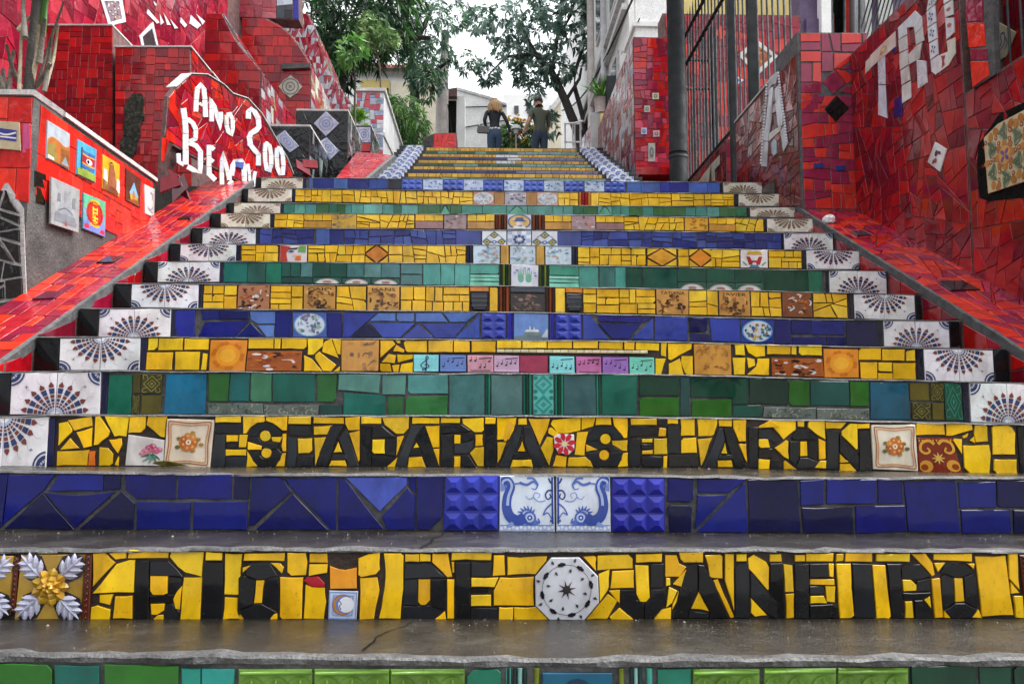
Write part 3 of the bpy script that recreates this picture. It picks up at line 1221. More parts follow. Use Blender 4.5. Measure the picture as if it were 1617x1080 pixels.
def floral(z, q):
    s = []
    for r0, col in ((.05, 'A05A30'), (.10, 'C98A50')):
        b = [(r0 + .06, r0), (.5, r0 + .03), (.94 - r0, r0), (1 - r0, r0 + .06), (.97 - r0, .5), (1 - r0, .94 - r0), (.94 - r0, 1 - r0), (.5, .97 - r0), (r0 + .06, 1 - r0), (r0, .94 - r0), (r0 + .03, .5), (r0, r0 + .06), (r0 + .06, r0)]
        s += many(stroke(b, .022, .022), col)
    for i in range(14):
        a = i * 2.4
        r = .1 + .014 * i
        s.append((circ(.5 + r * math.cos(a), .52 + r * math.sin(a) * .8, .06, 6, .045, a), rnd.choice(['7F7038', 'A58A48', '66602E', '9A7A3A'])))
    for i in range(7):
        a = 2 * math.pi * i / 7
        s += [(circ(.5 + .13 * math.cos(a), .52 + .13 * math.sin(a), .075, 9), rnd.choice(['C8702A', 'D68A3C', 'B85E22'])), (circ(.51 + .13 * math.cos(a), .53 + .13 * math.sin(a), .03, 6), 'E2AC66')]
    s += [(circ(.5, .52, .06, 8), 'F0E2CC'), (circ(.5, .52, .025, 6), 'B06020')]
    ptile(FR[3], qd(3, z, q), 'E6DCC6', s, STEP[3], 'floral_tile', h=0.010)


floral(E, "1002,600 1278,605 1306,320 1022,312")
floral(HH, "685,620 956,630 936,350 670,348")
pts = [FR[3].px(x, y) for x, y in G(*P2("285,425 310,404 408,407 410,500 375,530 312,518 292,480"))]
mb = MB()
tile_geo(mb, FR[3], pts, .009, .002, 0, L('E6E2E0'), 0)
cx, cy = FR[3].px(*G((350, 465))[0])
for i in range(8):
    a = 2 * math.pi * i / 8 + .2
    lp = [(.2, 0), (.5, .2), (.85, .16), (.93, 0), (.85, -.16), (.5, -.2)]
    mb.face([FR[3].to3(cx + .042 * (x * math.cos(a) - y * math.sin(a)), cy + .042 * (x * math.sin(a) + y * math.cos(a)), .0112) for x, y in ccw(lp)], L('C42838'))
mb.face([FR[3].to3(cx + x, cy + y, .0115) for x, y in circ(0, 0, .009, 8)], L('E8D8A0'))
mb.build('red_flower_tile', M['print'], STEP[3])
sh = []
for mx in (1, -1):
    f = (lambda x: x) if mx == 1 else (lambda x: 1 - x)
    sh += many(stroke([(f(.45), .82), (f(.3), .92), (f(.1), .85), (f(.06), .66), (f(.18), .56), (f(.3), .62), (f(.24), .72)], .09, .05), 'D9A238')
    sh += [(circ(f(.17), .2, .17, 12), 'CE9430'), (circ(f(.13), .17, .09, 10), '8A3A10')]
for i in range(8):
    a = 2 * math.pi * i / 8
    sh += many(stroke([(.5, .42), (.5 + .16 * math.cos(a), .42 + .16 * math.sin(a))], .07, .02, False), 'D8B050')
sh += [([(.3 + .1 * i, .95), (.36 + .1 * i, .95), (.33 + .1 * i, .87)], 'D9A238') for i in range(-3, 7)]
ptile(FR[3], qd(3, HH, "964,643 1226,643 1160,428 952,428"), '7A2410', sh, STEP[3], 'scroll_tile')
trace(3, E, "202050:305,310 343,312 328,598 280,598", 'x', 'edge_tile')
trace(3, HH, "14161E:1562,362 1598,362 1606,638 1582,638", 'x', 'edge_tile')

# ---- step 2: blue
trace(2, E, """0,647 55,645 20,962 0,975
60,655 345,648 275,743 20,957
302,750 372,650 632,650 630,748
640,650 740,645 735,738 640,746
285,762 480,777 700,757 465,973
30,980 270,762 460,983
487,980 745,752 823,825 813,983
767,650 1075,648 1070,800 832,798 767,740
1087,650 1413,650 1408,798 1082,798
1427,650 1523,650 1513,798 1422,798
837,814 1163,817 1158,983 832,983
1182,817 1508,812 1506,983 1177,983""", BLU)
trace(2, F, """-5,665 180,668 235,753 5,958 -25,958
15,985 245,768 458,985
197,675 508,668 503,985 472,983 255,753
520,672 560,678 795,978 517,985
4456B4:565,668 935,668 933,715 770,875
947,668 986,668 988,768 947,720
782,903 940,732 986,787 983,985 815,983
994,660 1158,655 1148,910 1070,983 994,983""", BLU)
trace(2, G, """982,672 1133,675 1130,818 977,813
977,837 1126,837 1118,1003 987,1003
1160,675 1448,675 1438,690 1353,760 1160,760
1157,774 1343,774 1142,983
1152,1000 1448,694 1463,1002""", BLU)
trace(2, HH, """-75,682 223,688 243,1003 -68,1002
242,690 383,680 383,833 247,843
402,680 703,682 703,828 402,830
714,675 860,675 868,828 717,830
252,852 560,852 568,1008 260,1003
577,844 878,840 888,998 582,1010
872,692 1188,690 1213,1003 897,998
1204,700 1423,695 1430,853 1214,856
1437,690 1620,688 1640,853 1442,850
1220,867 1518,867 1528,1008 1227,1008
1537,867 1660,867 1680,1008 1542,1008""", BLU)


def studs(k, quad, nx, ny, col, name='stud_tile'):
    fr = FR[k]
    mb = MB()
    tile_geo(mb, fr, quad, .006, .0015, 0, None, 0)
    bl, br, tr, tl = quad

    def pt(s, t, n):
        u = (bl[0] * (1 - s) + br[0] * s) * (1 - t) + (tl[0] * (1 - s) + tr[0] * s) * t
        v = (bl[1] * (1 - s) + br[1] * s) * (1 - t) + (tl[1] * (1 - s) + tr[1] * s) * t
        return fr.to3(u, v, n)
    hh = .016 if k < 4 else .014
    for i in range(nx):
        for j in range(ny):
            s0, s1, t0, t1 = (i + .05) / nx, (i + .95) / nx, (j + .05) / ny, (j + .95) / ny
            a = [pt(s0, t0, .0062), pt(s1, t0, .0062), pt(s1, t1, .0062), pt(s0, t1, .0062)]
            c = .34
            b = [pt(s0 + (s1 - s0) * c, t0 + (t1 - t0) * c, hh), pt(s1 - (s1 - s0) * c, t0 + (t1 - t0) * c, hh),
                 pt(s1 - (s1 - s0) * c, t1 - (t1 - t0) * c, hh), pt(s0 + (s1 - s0) * c, t1 - (t1 - t0) * c, hh)]
            mb.face(b)
            for q in range(4):
                mb.face([a[q], a[(q + 1) % 4], b[(q + 1) % 4], b[q]])
    return mb.build(name, M['tile'], STEP[k], color=L(col))


studs(2, qd(2, F, "1157,988 1488,988 1493,657 1167,657"), 3, 3, '2632A4')
studs(2, qd(2, G, "640,996 960,996 958,670 637,670"), 3, 3, '2228A0')


def serpent(mirror):
    s = []
    m = (lambda x: 1 - x) if mirror else (lambda x: x)

    def st(p, w0, w1, c, sm=True):
        s.extend(many(stroke([(m(x), y) for x, y in p], w0, w1, sm), c))
    s += [([(0, 0), (1, 0), (1, .12), (0, .12)], 'A9BCE6')]
    for i in range(14):
        s.append((circ((i + .5) / 14, .06 + .02 * (i % 2), .03, 6), 'E2E9F8'))
    st([(0, .115), (1, .115)], .012, .012, '4A62B0', False)
    body = [(.06, .74), (.03, .88), (.14, .92), (.2, .8), (.14, .62), (.13, .42), (.2, .26), (.34, .2), (.46, .26)]
    st(body, .13, .2, '3A52A8')
    st(body, .10, .165, '6F8AD0')
    st([(x + .02, y + .01) for x, y in body], .03, .07, 'A9BEEC')
    st([(.05, .8), (.1, .86), (.16, .82), (.12, .76)], .05, .02, '2E4496')
    s.append((circ(m(.54), .24, .13, 12), '4A66BC'))
    s.append((circ(m(.55), .25, .085, 10), 'B8C8EE'))
    s.append((circ(m(.55), .25, .05, 9), '3A52A8'))
    s.append((circ(m(.55), .25, .02, 6), 'E8EEFA'))
    st([(.62, .2), (.72, .16), (.7, .24)], .07, .02, '5874C4')
    st([(.6, .14), (.7, .12)], .05, .02, '5874C4')
    for a in (0.5, .9, 1.3, 1.7, 2.1, 2.5):
        st([(.5 + .1 * math.cos(a), .28 + .1 * math.sin(a)), (.5 + .19 * math.cos(a + .2), .28 + .19 * math.sin(a + .2))], .05, .01, '4A66BC', False)
    st([(.26, .14), (.14, .1), (.3, .22)], .06, .02, '86A0DC')
    st([(.36, .88), (.5, .84), (.62, .9), (.7, .84), (.62, .95), (.5, .96)], .05, .03, '5874C4')
    st([(.7, .84), (.66, .76), (.58, .78)], .03, .01, '4A66BC')
    st([(.2, .84), (.3, .86), (.42, .87)], .035, .02, '5874C4')
    st([(.98, .98), (.98, .14)], .06, .06, '2E4496', False)
    st([(1.0, .72), (.9, .74), (.84, .66), (.88, .58), (.94, .62), (.92, .68)], .03, .02, '26387E')
    st([(.98, .52), (.86, .42), (.8, .3), (.88, .34), (.96, .22)], .03, .015, '4A66BC')
    st([(.84, .56), (.72, .54), (.62, .62), (.66, .7), (.74, .66), (.7, .6)], .018, .01, '6F8AD0')
    st([(.62, .62), (.54, .58), (.48, .64)], .015, .008, '6F8AD0')
    st([(.9, .96), (.94, .88), (1, .86)], .03, .03, '26387E')
    st([(.92, .2), (1, .18)], .05, .03, '4A66BC', False)
    return s


ptile(FR[2], qd(2, G, "-42,996 290,996 288,657 -40,657"), 'D6E2F4', serpent(False), STEP[2], 'azulejo_tile')
ptile(FR[2], qd(2, G, "300,996 630,998 626,660 300,657"), 'D6E2F4', serpent(True), STEP[2], 'azulejo_tile')


# ---- fan tiles at both ends of the steps
def fan_shapes(up, tan):
    """ten rays from the middle of the pair's lower edge, corner rosettes above; returns (left, right)"""
    navy, red, pale = ('34406E', '7E4038', 'B8C0DC') if not tan else ('8A765C', '7A5A48', 'D8CCB8')
    left, right = [], []
    asp = 2.06                                   # pair width / height

    def add(p, c):
        x = sum(a for a, b in p) / len(p)
        q = [(a / asp, b) if up else (a / asp, 1 - b) for a, b in p]   # pair unit: x in -1..1 around the middle
        if x < 0:
            left.append(([(a * 2 + 1, b) for a, b in q], c))
        else:
            right.append(([(a * 2, b) for a, b in q], c))
    for i in range(10):
        a = R(9 + 18 * i)
        d, n_ = (math.cos(a), math.sin(a)), (-math.sin(a), math.cos(a))
        for r0, r1, w0, w1, c in ((.50, .63, .052, .066, navy), (.40, .48, .042, .050, red), (.31, .38, .034, .04, navy), (.24, .29, .028, .032, red), (.17, .22, .02, .026, navy), (.1, .155, .014, .02, pale)):
            add([(d[0] * r0 - n_[0] * w0, d[1] * r0 - n_[1] * w0), (d[0] * r1 - n_[0] * w1, d[1] * r1 - n_[1] * w1), (d[0] * r1 + n_[0] * w1, d[1] * r1 + n_[1] * w1), (d[0] * r0 + n_[0] * w0, d[1] * r0 + n_[1] * w0)], c)
        tip = [(.65, .05), (.70, .062), (.75, .03), (.79, 0), (.75, -.03), (.70, -.062), (.65, -.05)]
        add([(d[0] * r + n_[0] * k, d[1] * r + n_[1] * k) for r, k in reversed(tip)], red)
        for p in stroke([(d[0] * .8, d[1] * .8), (d[0] * .9 + n_[0] * .03, d[1] * .9 + n_[1] * .03), (d[0] * .97 - n_[0] * .03, d[1] * .97 - n_[1] * .03)], .007, .005):
            if max(abs(x) for x, y in p) < 1.02 and max(y for x, y in p) < .99:
                add(p, 'A8A6B0')
    for s in (-1, 1):
        cx = s * asp / 2
        for r0, r1, c in ((.27, .31, navy), (.15, .23, navy), (.0, .09, navy)):
            a0, a1 = (math.pi, 1.5 * math.pi) if s > 0 else (1.5 * math.pi, 2 * math.pi)
            for p in ringq(cx, 1.0, r0, r1, 6, a0, a1):
                add(p, c)
        for t in (.2, .5, .8):
            a = (math.pi if s > 0 else 1.5 * math.pi) + t * math.pi / 2
            add([(cx + .09 * math.cos(a - .1), 1 + .09 * math.sin(a - .1)), (cx + .16 * math.cos(a - .06), 1 + .16 * math.sin(a - .06)), (cx + .16 * math.cos(a + .06), 1 + .16 * math.sin(a + .06)), (cx + .09 * math.cos(a + .1), 1 + .09 * math.sin(a + .1))], navy)
        sx, sy = cx - s * .36, .66
        for a in range(4):
            an = a * math.pi / 2 + math.pi / 4 * 0
            add([(sx + .05 * math.cos(an), sy + .05 * math.sin(an)), (sx + .014 * math.cos(an + .8), sy + .014 * math.sin(an + .8)), (sx - .014 * math.cos(an - .8) * -1, sy - .01), (sx + .014 * math.cos(an - .8), sy + .014 * math.sin(an - .8))], navy)
    return left, right


FAN = {(u, t): fan_shapes(u, t) for u in (True, False) for t in (True, False)}


def rowx(k, x):                                  # photo x at the middle of riser k -> world x
    y = 0.5 * (lerpline(TOP[k], x) + lerpline(BOT[k], x))
    return FR[k].px(x, y)[0]


def rowq(k, x0, x1, v0=0.0, v1=1.0, g=0.0012):   # quad bl, br, tr, tl; v measured downwards from the top edge
    u0, u1 = rowx(k, x0) + g, rowx(k, x1) - g

    def z(u, v):
        a, b = lerpline(ZT[k], u), lerpline(ZB[k], u)
        return a + (b - a) * v
    return [(u0, z(u0, v1) + g), (u1, z(u1, v1) + g), (u1, z(u1, v0) - g), (u0, z(u0, v0) - g)]


def fan_pair(k, x0, xm, x1, up, tan):
    l, r = FAN[(up, tan)]
    bgc = 'F1F1F5' if not tan else 'EEE8D8'
    ptile(FR[k], rowq(k, x0, xm), bgc, l, STEP[k], 'fan_tile')
    ptile(FR[k], rowq(k, xm, x1), bgc, r, STEP[k], 'fan_tile')


ENDS = {3: ((-66, 6, 77), None), 4: ((18, 90, 160), (1530, 1589, 1648)), 5: ((95, 160, 222), (1458, 1513, 1568)), 6: ((157, 213, 270), (1395, 1445, 1498)),
        7: ((208, 261, 314), (1348, 1396, 1444)), 8: ((250, 299, 347), (1309, 1354, 1399)), 9: ((285, 330, 373), (1273, 1315, 1357)),
        10: ((320, 362, 404), (1238, 1277, 1315)), 11: ((349, 388, 427), (1211, 1249, 1287)), 12: ((370, 407, 443), (1184, 1220, 1255)),
        13: ((392, 427, 461), (1166, 1199, 1232)), 14: ((413, 446, 478), (1142, 1173, 1203))}
for k, (l, r) in ENDS.items():
    up, tan = k % 2 == 0, k >= 11
    for e, sgn in ((l, -1), (r, 1)):
        if e is None:
            continue
        fan_pair(k, *e, up, tan)
        if k > 3:
            u = rowx(k, e[0] if sgn < 0 else e[2])
            q = rowq(k, e[0], e[2])
            x0, x1 = (XL + .012, u - .003) if sgn < 0 else (u + .003, XR - .012)
            if x1 - x0 > 0.02:
                tile(FR[k], [(x0, q[0][1]), (x1, q[0][1]), (x1, q[3][1]), (x0, q[3][1])], rnd.choice(BLK), STEP[k], 'end_tile')
            # the narrow navy strip inside each pair
            if sgn < 0:
                tile(FR[k], rowq(k, e[2] + 1, e[2] + (11 if k < 7 else 6)), '1A1C3C', STEP[k], 'edge_tile')
            else:
                tile(FR[k], rowq(k, e[0] - (11 if k < 7 else 6), e[0] - 1), '14152A', STEP[k], 'edge_tile')

# ---- step 4: greens
DG, TG, GR, GT, OL = '0E4A38', '0F5A50', '2A6A24', '5C8C86', '5A5414'
trace(4, E, """13624C:666,45 808,45 798,285 652,285
4A4416:816,45 860,42 855,158 812,158
5A5418:864,172 986,172 978,285 860,285
14688A:1015,42 1260,40 1248,285 997,285
2A6A28:1271,37 1400,37 1386,208 1269,206
14605E:1405,37 1523,34 1513,208 1393,206
3F7E5E:1531,34 1656,38 1653,210 1521,208""", DG)
trace(4, F, """105A50:122,42 376,42 373,210 122,210
2C6A34:389,42 513,42 503,210 389,210
123C38:407,227 543,230 543,288 407,288
5A9088:521,42 776,44 766,158 517,137
10665A:550,152 803,172 798,288 550,288
5C9488:786,44 930,47 923,166 783,166
2C7038:819,182 913,180 908,288 817,288
549690:939,47 1184,47 1184,160 939,160
2C7038:929,177 1183,172 1178,288 924,288
4A7A78:1191,47 1404,47 1404,288 1190,288
46686A:1446,47 1634,47 1634,288 1446,288""", DG)
trace(4, G, """3A5E62:347,47 538,44 543,288 347,288
146050:577,44 793,47 788,288 580,288
0C3E30:806,57 1046,62 1046,173 806,173
266A18:806,184 1046,184 1046,298 806,298
244E4C:1054,62 1110,64 1110,298 1054,298
0C3E30:1116,62 1463,67 1463,223 1372,226 1372,186 1116,183
266A18:1126,200 1363,194 1363,300 1124,300
0E4A3E:1374,232 1543,230 1548,303 1374,303
0A2E26:1471,67 1708,75 1706,228 1472,223""", DG)
trace(4, HH, """226018:174,82 298,82 298,233 174,233
0E504A:304,84 533,87 543,233 307,233
226018:544,87 658,90 658,238 547,236
115670:667,92 898,94 913,318 670,316
565010:907,97 1023,97 1028,203 912,203
565010:1044,217 1116,217 1118,320 1047,320""", DG)


def ornate(k, quad, bgc, fg, name='ornate_tile', half=False):
    """square of raised lozenges and scrolls"""
    s = []
    for cx, cy in ((.5, .5),):
        s += many(stroke([(.5, .1), (.9, .5), (.5, .9), (.1, .5), (.5, .1)], .05, .05, False), fg)
        s += many(stroke([(.5, .3), (.7, .5), (.5, .7), (.3, .5), (.5, .3)], .05, .05, False), fg)
        for a in range(4):
            an = a * math.pi / 2 + math.pi / 4
            s += many(stroke([(.5 + .25 * math.cos(an), .5 + .25 * math.sin(an)), (.5 + .5 * math.cos(an - .25), .5 + .5 * math.sin(an - .25)), (.5 + .6 * math.cos(an), .5 + .6 * math.sin(an)), (.5 + .45 * math.cos(an + .25), .5 + .45 * math.sin(an + .25))], .04, .03), fg)
    s.append((circ(.5, .5, .07, 8), fg))
    return ptile(FR[k], quad, bgc, s, STEP[k], name)


ornate(4, qd(4, E, "864,160 988,158 993,42 869,42"), '3A3812', '8A8440')
ornate(4, qd(4, E, "807,285 849,285 854,167 813,167"), '3A3812', '8A8440')
ornate(4, qd(4, HH, "1034,206 1114,208 1114,97 1031,97"), '3A3812', '7A7438')
ornate(4, qd(4, HH, "922,318 1038,318 1034,214 919,214"), '3A3812', '7A7438')
ornate(4, qd(4, HH, "1127,323 1233,323 1213,100 1117,97"), '0C4A38', '1C7A66')


def swirls(k, quad, bgc, cols, n=9, rg=None, name='marbled_tile'):
    rg = rg or random.Random(k * 7 + int(quad[0][0] * 100))
    s = []
    for i in range(n):
        cx, cy = rg.random(), rg.random()
        r = rg.uniform(.06, .16)
        a0 = rg.random() * 6
        s += many(stroke([(cx + r * (1 - t * .15) * math.cos(a0 + t * .9) * .7, cy + r * 2.4 * (1 - t * .15) * math.sin(a0 + t * .9)) for t in range(6)], .03, .015), rg.choice(cols))
    return ptile(FR[k], quad, bgc, s, STEP[k], name)


for z, q in ((E, "1270,284 1603,284 1598,220 1270,220"), (F, "66,288 394,288 398,227 66,227"), (HH, "20,306 337,314 338,248 22,242"), (HH, "344,314 660,316 660,252 344,250")):
    swirls(4, qd(4, z, q), '66706A', ['3A4A48', '8E9A86', '4C5C50', '9AA08A'], 22)


def rods(k, x0, x1, cols, v0=0.0, v1=1.0, name='rod_tile'):
    """half-round moulding strips standing upright"""
    n = len(cols)
    q = rowq(k, x0, x1, v0, v1)
    for i, c in enumerate(cols):
        u0, u1 = q[0][0] + (q[1][0] - q[0][0]) * i / n + .0008, q[0][0] + (q[1][0] - q[0][0]) * (i + 1) / n - .0008
        r = (u1 - u0) / 2
        mb = MB()
        prev = None
        for j in range(7):
            a = math.pi * j / 6
            u, nn = (u0 + u1) / 2 - r * math.cos(a), 0.002 + min(.012, r) * math.sin(a)
            cur = [FR[k].to3(u, q[0][1], nn), FR[k].to3(u, q[2][1], nn)]
            if prev:
                mb.face([prev[0], cur[0], cur[1], prev[1]], None, 0, True)
            prev = cur
        mb.face([FR[k].to3((u0 + u1) / 2 - r * math.cos(math.pi * j / 6), q[2][1], 0.002 + min(.012, r) * math.sin(math.pi * j / 6)) for j in range(7)][::-1])
        mb.build(name, M['tile'], STEP[k], color=jitcol(c, .05))


rods(4, 766, 775, ['0E5040', '1C8A6C'])
rods(4, 825, 840, ['0E5A48', '0A3A30', '1C7A60'])
rods(4, 875, 890, ['167058', '0A3A30', '1C7A60'])
rods(4, 941, 949, ['1C8A6C', '0E5040'])
q = qd(4, G, "162,288 283,288 283,44 162,44")
sh = []
for cy in (.25, .75):
    sh += many(stroke([(.5, cy - .2), (.9, cy), (.5, cy + .2), (.1, cy), (.5, cy - .2)], .10, .10, False), '2E8C84')
    for sx, sy in ((.1, -.17), (.9, -.17), (.1, .17), (.9, .17)):
        sh.append((circ(sx, cy + sy, .12, 8, .05), '2A766E'))
    sh.append((circ(.5, cy, .14, 4, .07), '3A8E86'))
ptile(FR[4], q, '5AB4AA', sh, STEP[4], 'lattice_tile')

# ---- step 0 (only its upper edge is in the picture)
trace(0, A, """2A6A20:0,870 325,878 325,1420 0,1420
136058:340,880 610,885 605,1420 340,1420
2A6A20:640,875 1090,885 1095,1420 635,1420
24907E:1108,900 1222,902 1220,1420 1108,1420
28988A:1230,902 1430,905 1428,1420 1230,1420""", DG)
trace(0, B, "147058:1300,910 1505,905 1505,1420 1300,1420", DG)
trace(0, C, "14705A:915,905 1118,900 1118,1420 915,1420", DG)
trace(0, D, """0C3E2A:918,890 1325,890 1325,1420 918,1420
0E4430:1337,895 1528,895 1528,1420 1337,1420
0A3626:1545,890 1800,890 1800,1420 1545,1420""", DG)
for z, xs in ((B, ((-85, 360), (372, 828), (836, 1285))), (C, ((1130, 1535),)), (D, ((22, 460), (472, 905)))):
    for a, b in xs:
        q = [FR[0].px(x, y) for x, y in z((a, 1200), (b, 1200), (b, 905), (a, 905))]
        mb = MB()
        tile_geo(mb, FR[0], q, .006, .002)
        u0, u1, vt = q[0][0], q[1][0], q[2][1]
        mb.tube([FR[0].to3(u0 + .002, vt - .006, .008), FR[0].to3(u1 - .002, vt - .006, .008)], .004, 8)
        for i in range(3):
            uc = u0 + (u1 - u0) * (i + .5) / 3
            hw = (u1 - u0) / 6 * .96
            pr = [FR[0].to3(uc + hw * math.sin(t), vt - .034 + .020 * math.cos(t), .012) for t in [x * math.pi / 8 - math.pi / 2 for x in range(9)]]
            ins = [FR[0].to3(uc + hw * .6 * math.sin(t), vt - .036 + .010 * math.cos(t), .007) for t in [x * math.pi / 8 - math.pi / 2 for x in range(9)]]
            for j in range(8):
                mb.face([pr[j], ins[j], ins[j + 1], pr[j + 1]], None, 0, True)
            mb.face(ins)
            leaf_blob(mb, FR[0], (uc, vt - .016), (uc, vt - .034), .008, .006, .008, None)
        mb.build('moulded_tile', M['tile'], STEP[0], color=L('6E9A3C'))
rods(0, 797, 808, ['2A8A78', '123C38', '50A898'])
rods(0, 808, 834, ['0E2A28', '8AC0BC', '0E2A28'])
rods(0, 842, 853, ['6A7A18'])
rods(0, 976, 987, ['6A7A18'])
rods(0, 993, 1016, ['0E2A28', '8AC0BC', '123C38'])
rods(0, 1020, 1032, ['3A9A88'])
sh = [(circ(.5, .6, .36, 20), '0E3048'), (circ(.5, .58, .33, 20), '3C86A8'), (circ(.5, .55, .3, 18), '14405C')]
ptile(FR[0], [FR[0].px(x, y) for x, y in C((215, 1700), (640, 1700), (640, 925), (215, 930))], '125A7C', sh, STEP[0], 'plate_tile')

# ---- steps 5 and 6
trace(5, PV, """478,475 540,475 535,553 475,553
548,475 705,475 700,553 542,553
715,478 875,480 870,550 712,550
470,567 640,567 630,682 462,682
655,564 815,564 808,682 650,682
835,572 865,577 855,682 822,682
1135,475 1298,475 1295,543 1132,543
1305,475 1345,478 1340,543 1303,543
1352,475 1515,475 1512,546 1352,543""", YEL)
trace(5, QV, """108,480 210,475 208,525 145,583 110,583
215,500 265,478 310,603 202,565
272,480 328,485 323,583 305,578
85,587 138,612 203,690 85,690
147,590 185,562 296,650 262,690 208,688
277,692 320,657 318,690
585,490 668,490 683,515 585,603
592,632 640,577 688,587 678,638
585,642 648,642 658,693 583,693
695,582 798,582 796,608 700,633
667,560 690,517 743,550 738,568
682,490 715,490 716,508 700,508
662,652 710,647 703,695 670,695
722,645 798,632 796,698 712,695
734,492 890,490 890,566 755,566
900,490 1060,490 1058,566 900,566
1066,492 1170,492 1170,566 1066,566
1182,492 1342,492 1340,566 1182,566
1349,492 1507,492 1507,540 1349,540
1516,492 1578,492 1578,540 1516,540""", YEL)
trace(5, SV, """2,492 95,492 95,540 2,540
106,495 262,495 262,540 106,540
269,495 427,495 427,541 269,541
436,493 596,495 596,541 436,541
606,498 761,500 759,548 606,544
771,498 837,500 834,550 771,548
846,502 999,508 996,556 846,550
975,607 1043,607 1010,713 975,710
1011,505 1049,505 1044,596 1011,588
1056,508 1213,510 1208,546 1060,628
1062,642 1133,607 1158,713 1062,713
1146,592 1218,592 1220,713 1172,713 1142,640""", YEL)
trace(5, TV, """40,515 102,515 107,588 46,583
109,515 239,515 240,590 180,598 131,570
253,515 407,520 407,580 253,580
413,520 447,520 444,583 413,580
461,520 609,522 611,588 461,586
26,602 111,602 104,713 36,713
121,602 169,612 174,653 131,670
191,607 267,607 264,716 121,713 181,660
852,540 997,540 997,616 853,616
1006,545 1151,548 1149,623 1006,620
1161,560 1219,550 1221,623 1163,623
863,632 974,632 974,740 866,740
981,634 1069,634 1069,693 981,690
981,702 1074,704 1074,743 981,743
1076,637 1224,637 1227,746 1079,743""", YEL)


def scene_tile(k, quad, bgc, seed, cols, n=16, name='figure_tile', text=None, tcol='2A1810', curls=True):
    """pictorial tile: rough painted figures in a few colours"""
    rg = random.Random(seed)
    s = []
    for i in range(n):
        x, y = rg.uniform(.08, .92), rg.uniform(.08, .78 if text else .92)
        c = rg.choice(cols)
        if rg.random() < .55:
            a = rg.random() * 6.3
            l = rg.uniform(.1, .3)
            s += many(stroke([(x, y), (x + l * .5 * math.cos(a) + rg.gauss(0, .05), y + l * .6 * math.sin(a)), (x + l * math.cos(a + .5), y + l * math.sin(a + .5))], rg.uniform(.05, .12), .02), c)
        else:
            s.append((circ(x, y, rg.uniform(.03, .1), 7, rg.uniform(.03, .1)), c))
    if text:
        for j, tx in enumerate(text):
            s += word(tx, .12, .80 - .17 * j, .76, .13, tcol)
    return ptile(FR[k], quad, bgc, s, STEP[k], name)


OR = ['A85018', 'C8702A', '2A1C18', '3A241C', 'E4DCD8', 'D8D4D6', '8A3A14']
TN = ['7A4A24', '4A2C18', '9A6434', '3E2616', '6A4226', 'D8A860']
scene_tile(5, qd(5, PV, "1118,688 1478,688 1482,558 1130,558"), 'A85A24', 1, OR, 34)
scene_tile(5, qd(5, TV, "284,722 627,727 612,608 280,604"), 'A85A24', 2, OR, 34)
sh = [(circ(.5, .5, r, 16), c) for r, c in ((.42, 'E0861C'), (.34, 'E89A24'), (.22, 'EEAC30'))] + [(circ(.5 + .4 * math.cos(i), .5 + .4 * math.sin(i), .07, 6), 'C87018') for i in range(12)]
ptile(FR[5], qd(5, PV, "875,688 1108,688 1128,487 887,487"), 'DD8A2C', sh, STEP[5], 'sun_tile')
ptile(FR[5], qd(5, TV, "627,732 850,735 848,548 622,543"), 'DD8A24', sh, STEP[5], 'sun_tile')
scene_tile(5, qd(5, QV, "330,690 573,690 576,487 332,489"), 'D29A50', 3, ['8A6A50', 'A87A48', '6E5A50', 'C08840', '9A7048'], 16, 'relief_tile')
scene_tile(5, qd(5, SV, "1232,713 1473,716 1466,517 1227,514"), 'C89040', 4, ['A87030', '8A5C28', 'B8843C', '9A6A2C'], 22, 'relief_tile')
for i, (a, b) in enumerate([(1348 + 52 * j, 1398 + 52 * j) for j in range(19)]):
    pts = [FR[5].px(x, y) for x, y in QV((a, 568 + i * .4), (b, 568 + i * .4), (b, 548 + i * .4), (a, 548 + i * .4))]
    tile(FR[5], pts, 'D8CFA8', STEP[5], 'bead', h=.010, bev=.002)
MUS = [('8ADCE8', 0), ('6A86D0', 1), ('E8A8B8', 2), ('D8B4D4', 3), ('A83858', 9), ('8ADCE4', 4), ('C870A8', 5), ('9A6CC0', 6), ('74D4C0', 7)]
XS = [(653, 693), (695, 736), (738, 779), (780, 820), (820, 865), (867, 907), (909, 949), (951, 992), (993, 1033)]
for (c, kind), (x0, x1) in zip(MUS, XS):
    sh = []
    if kind != 9:
        for j in range(5):
            sh += many(stroke([(0, .22 + .13 * j), (1, .22 + .13 * j)], .012, .012, False), '5A6A78')
        if kind == 0:
            sh += many(stroke([(.46, .12), (.38, .08), (.36, .16), (.46, .18), (.5, .05), (.52, .5), (.5, .85), (.56, .92), (.58, .8), (.44, .6), (.3, .42), (.34, .26), (.52, .22), (.62, .32), (.54, .44), (.44, .38)], .05, .04), '20305A')
        else:
            rg = random.Random(kind)
            for j in range(5):
                x, y = .12 + .18 * j, rg.uniform(.25, .7)
                sh += [(circ(x, y, .045, 7, .05), '28202C')] + many(stroke([(x + .04, y), (x + .04, y + .24)], .018, .018, False), '28202C')
            sh += many(stroke([(.45, .8), (.95, .86)], .05, .05, False), '28202C')
            if kind in (2, 5):
                sh += many(stroke([(.1, .1), (.9, .1)], .04, .04, False), '28202C')
    ptile(FR[5], rowq(5, x0, x1, .46, 1.0), c, sh, STEP[5], 'music_tile')

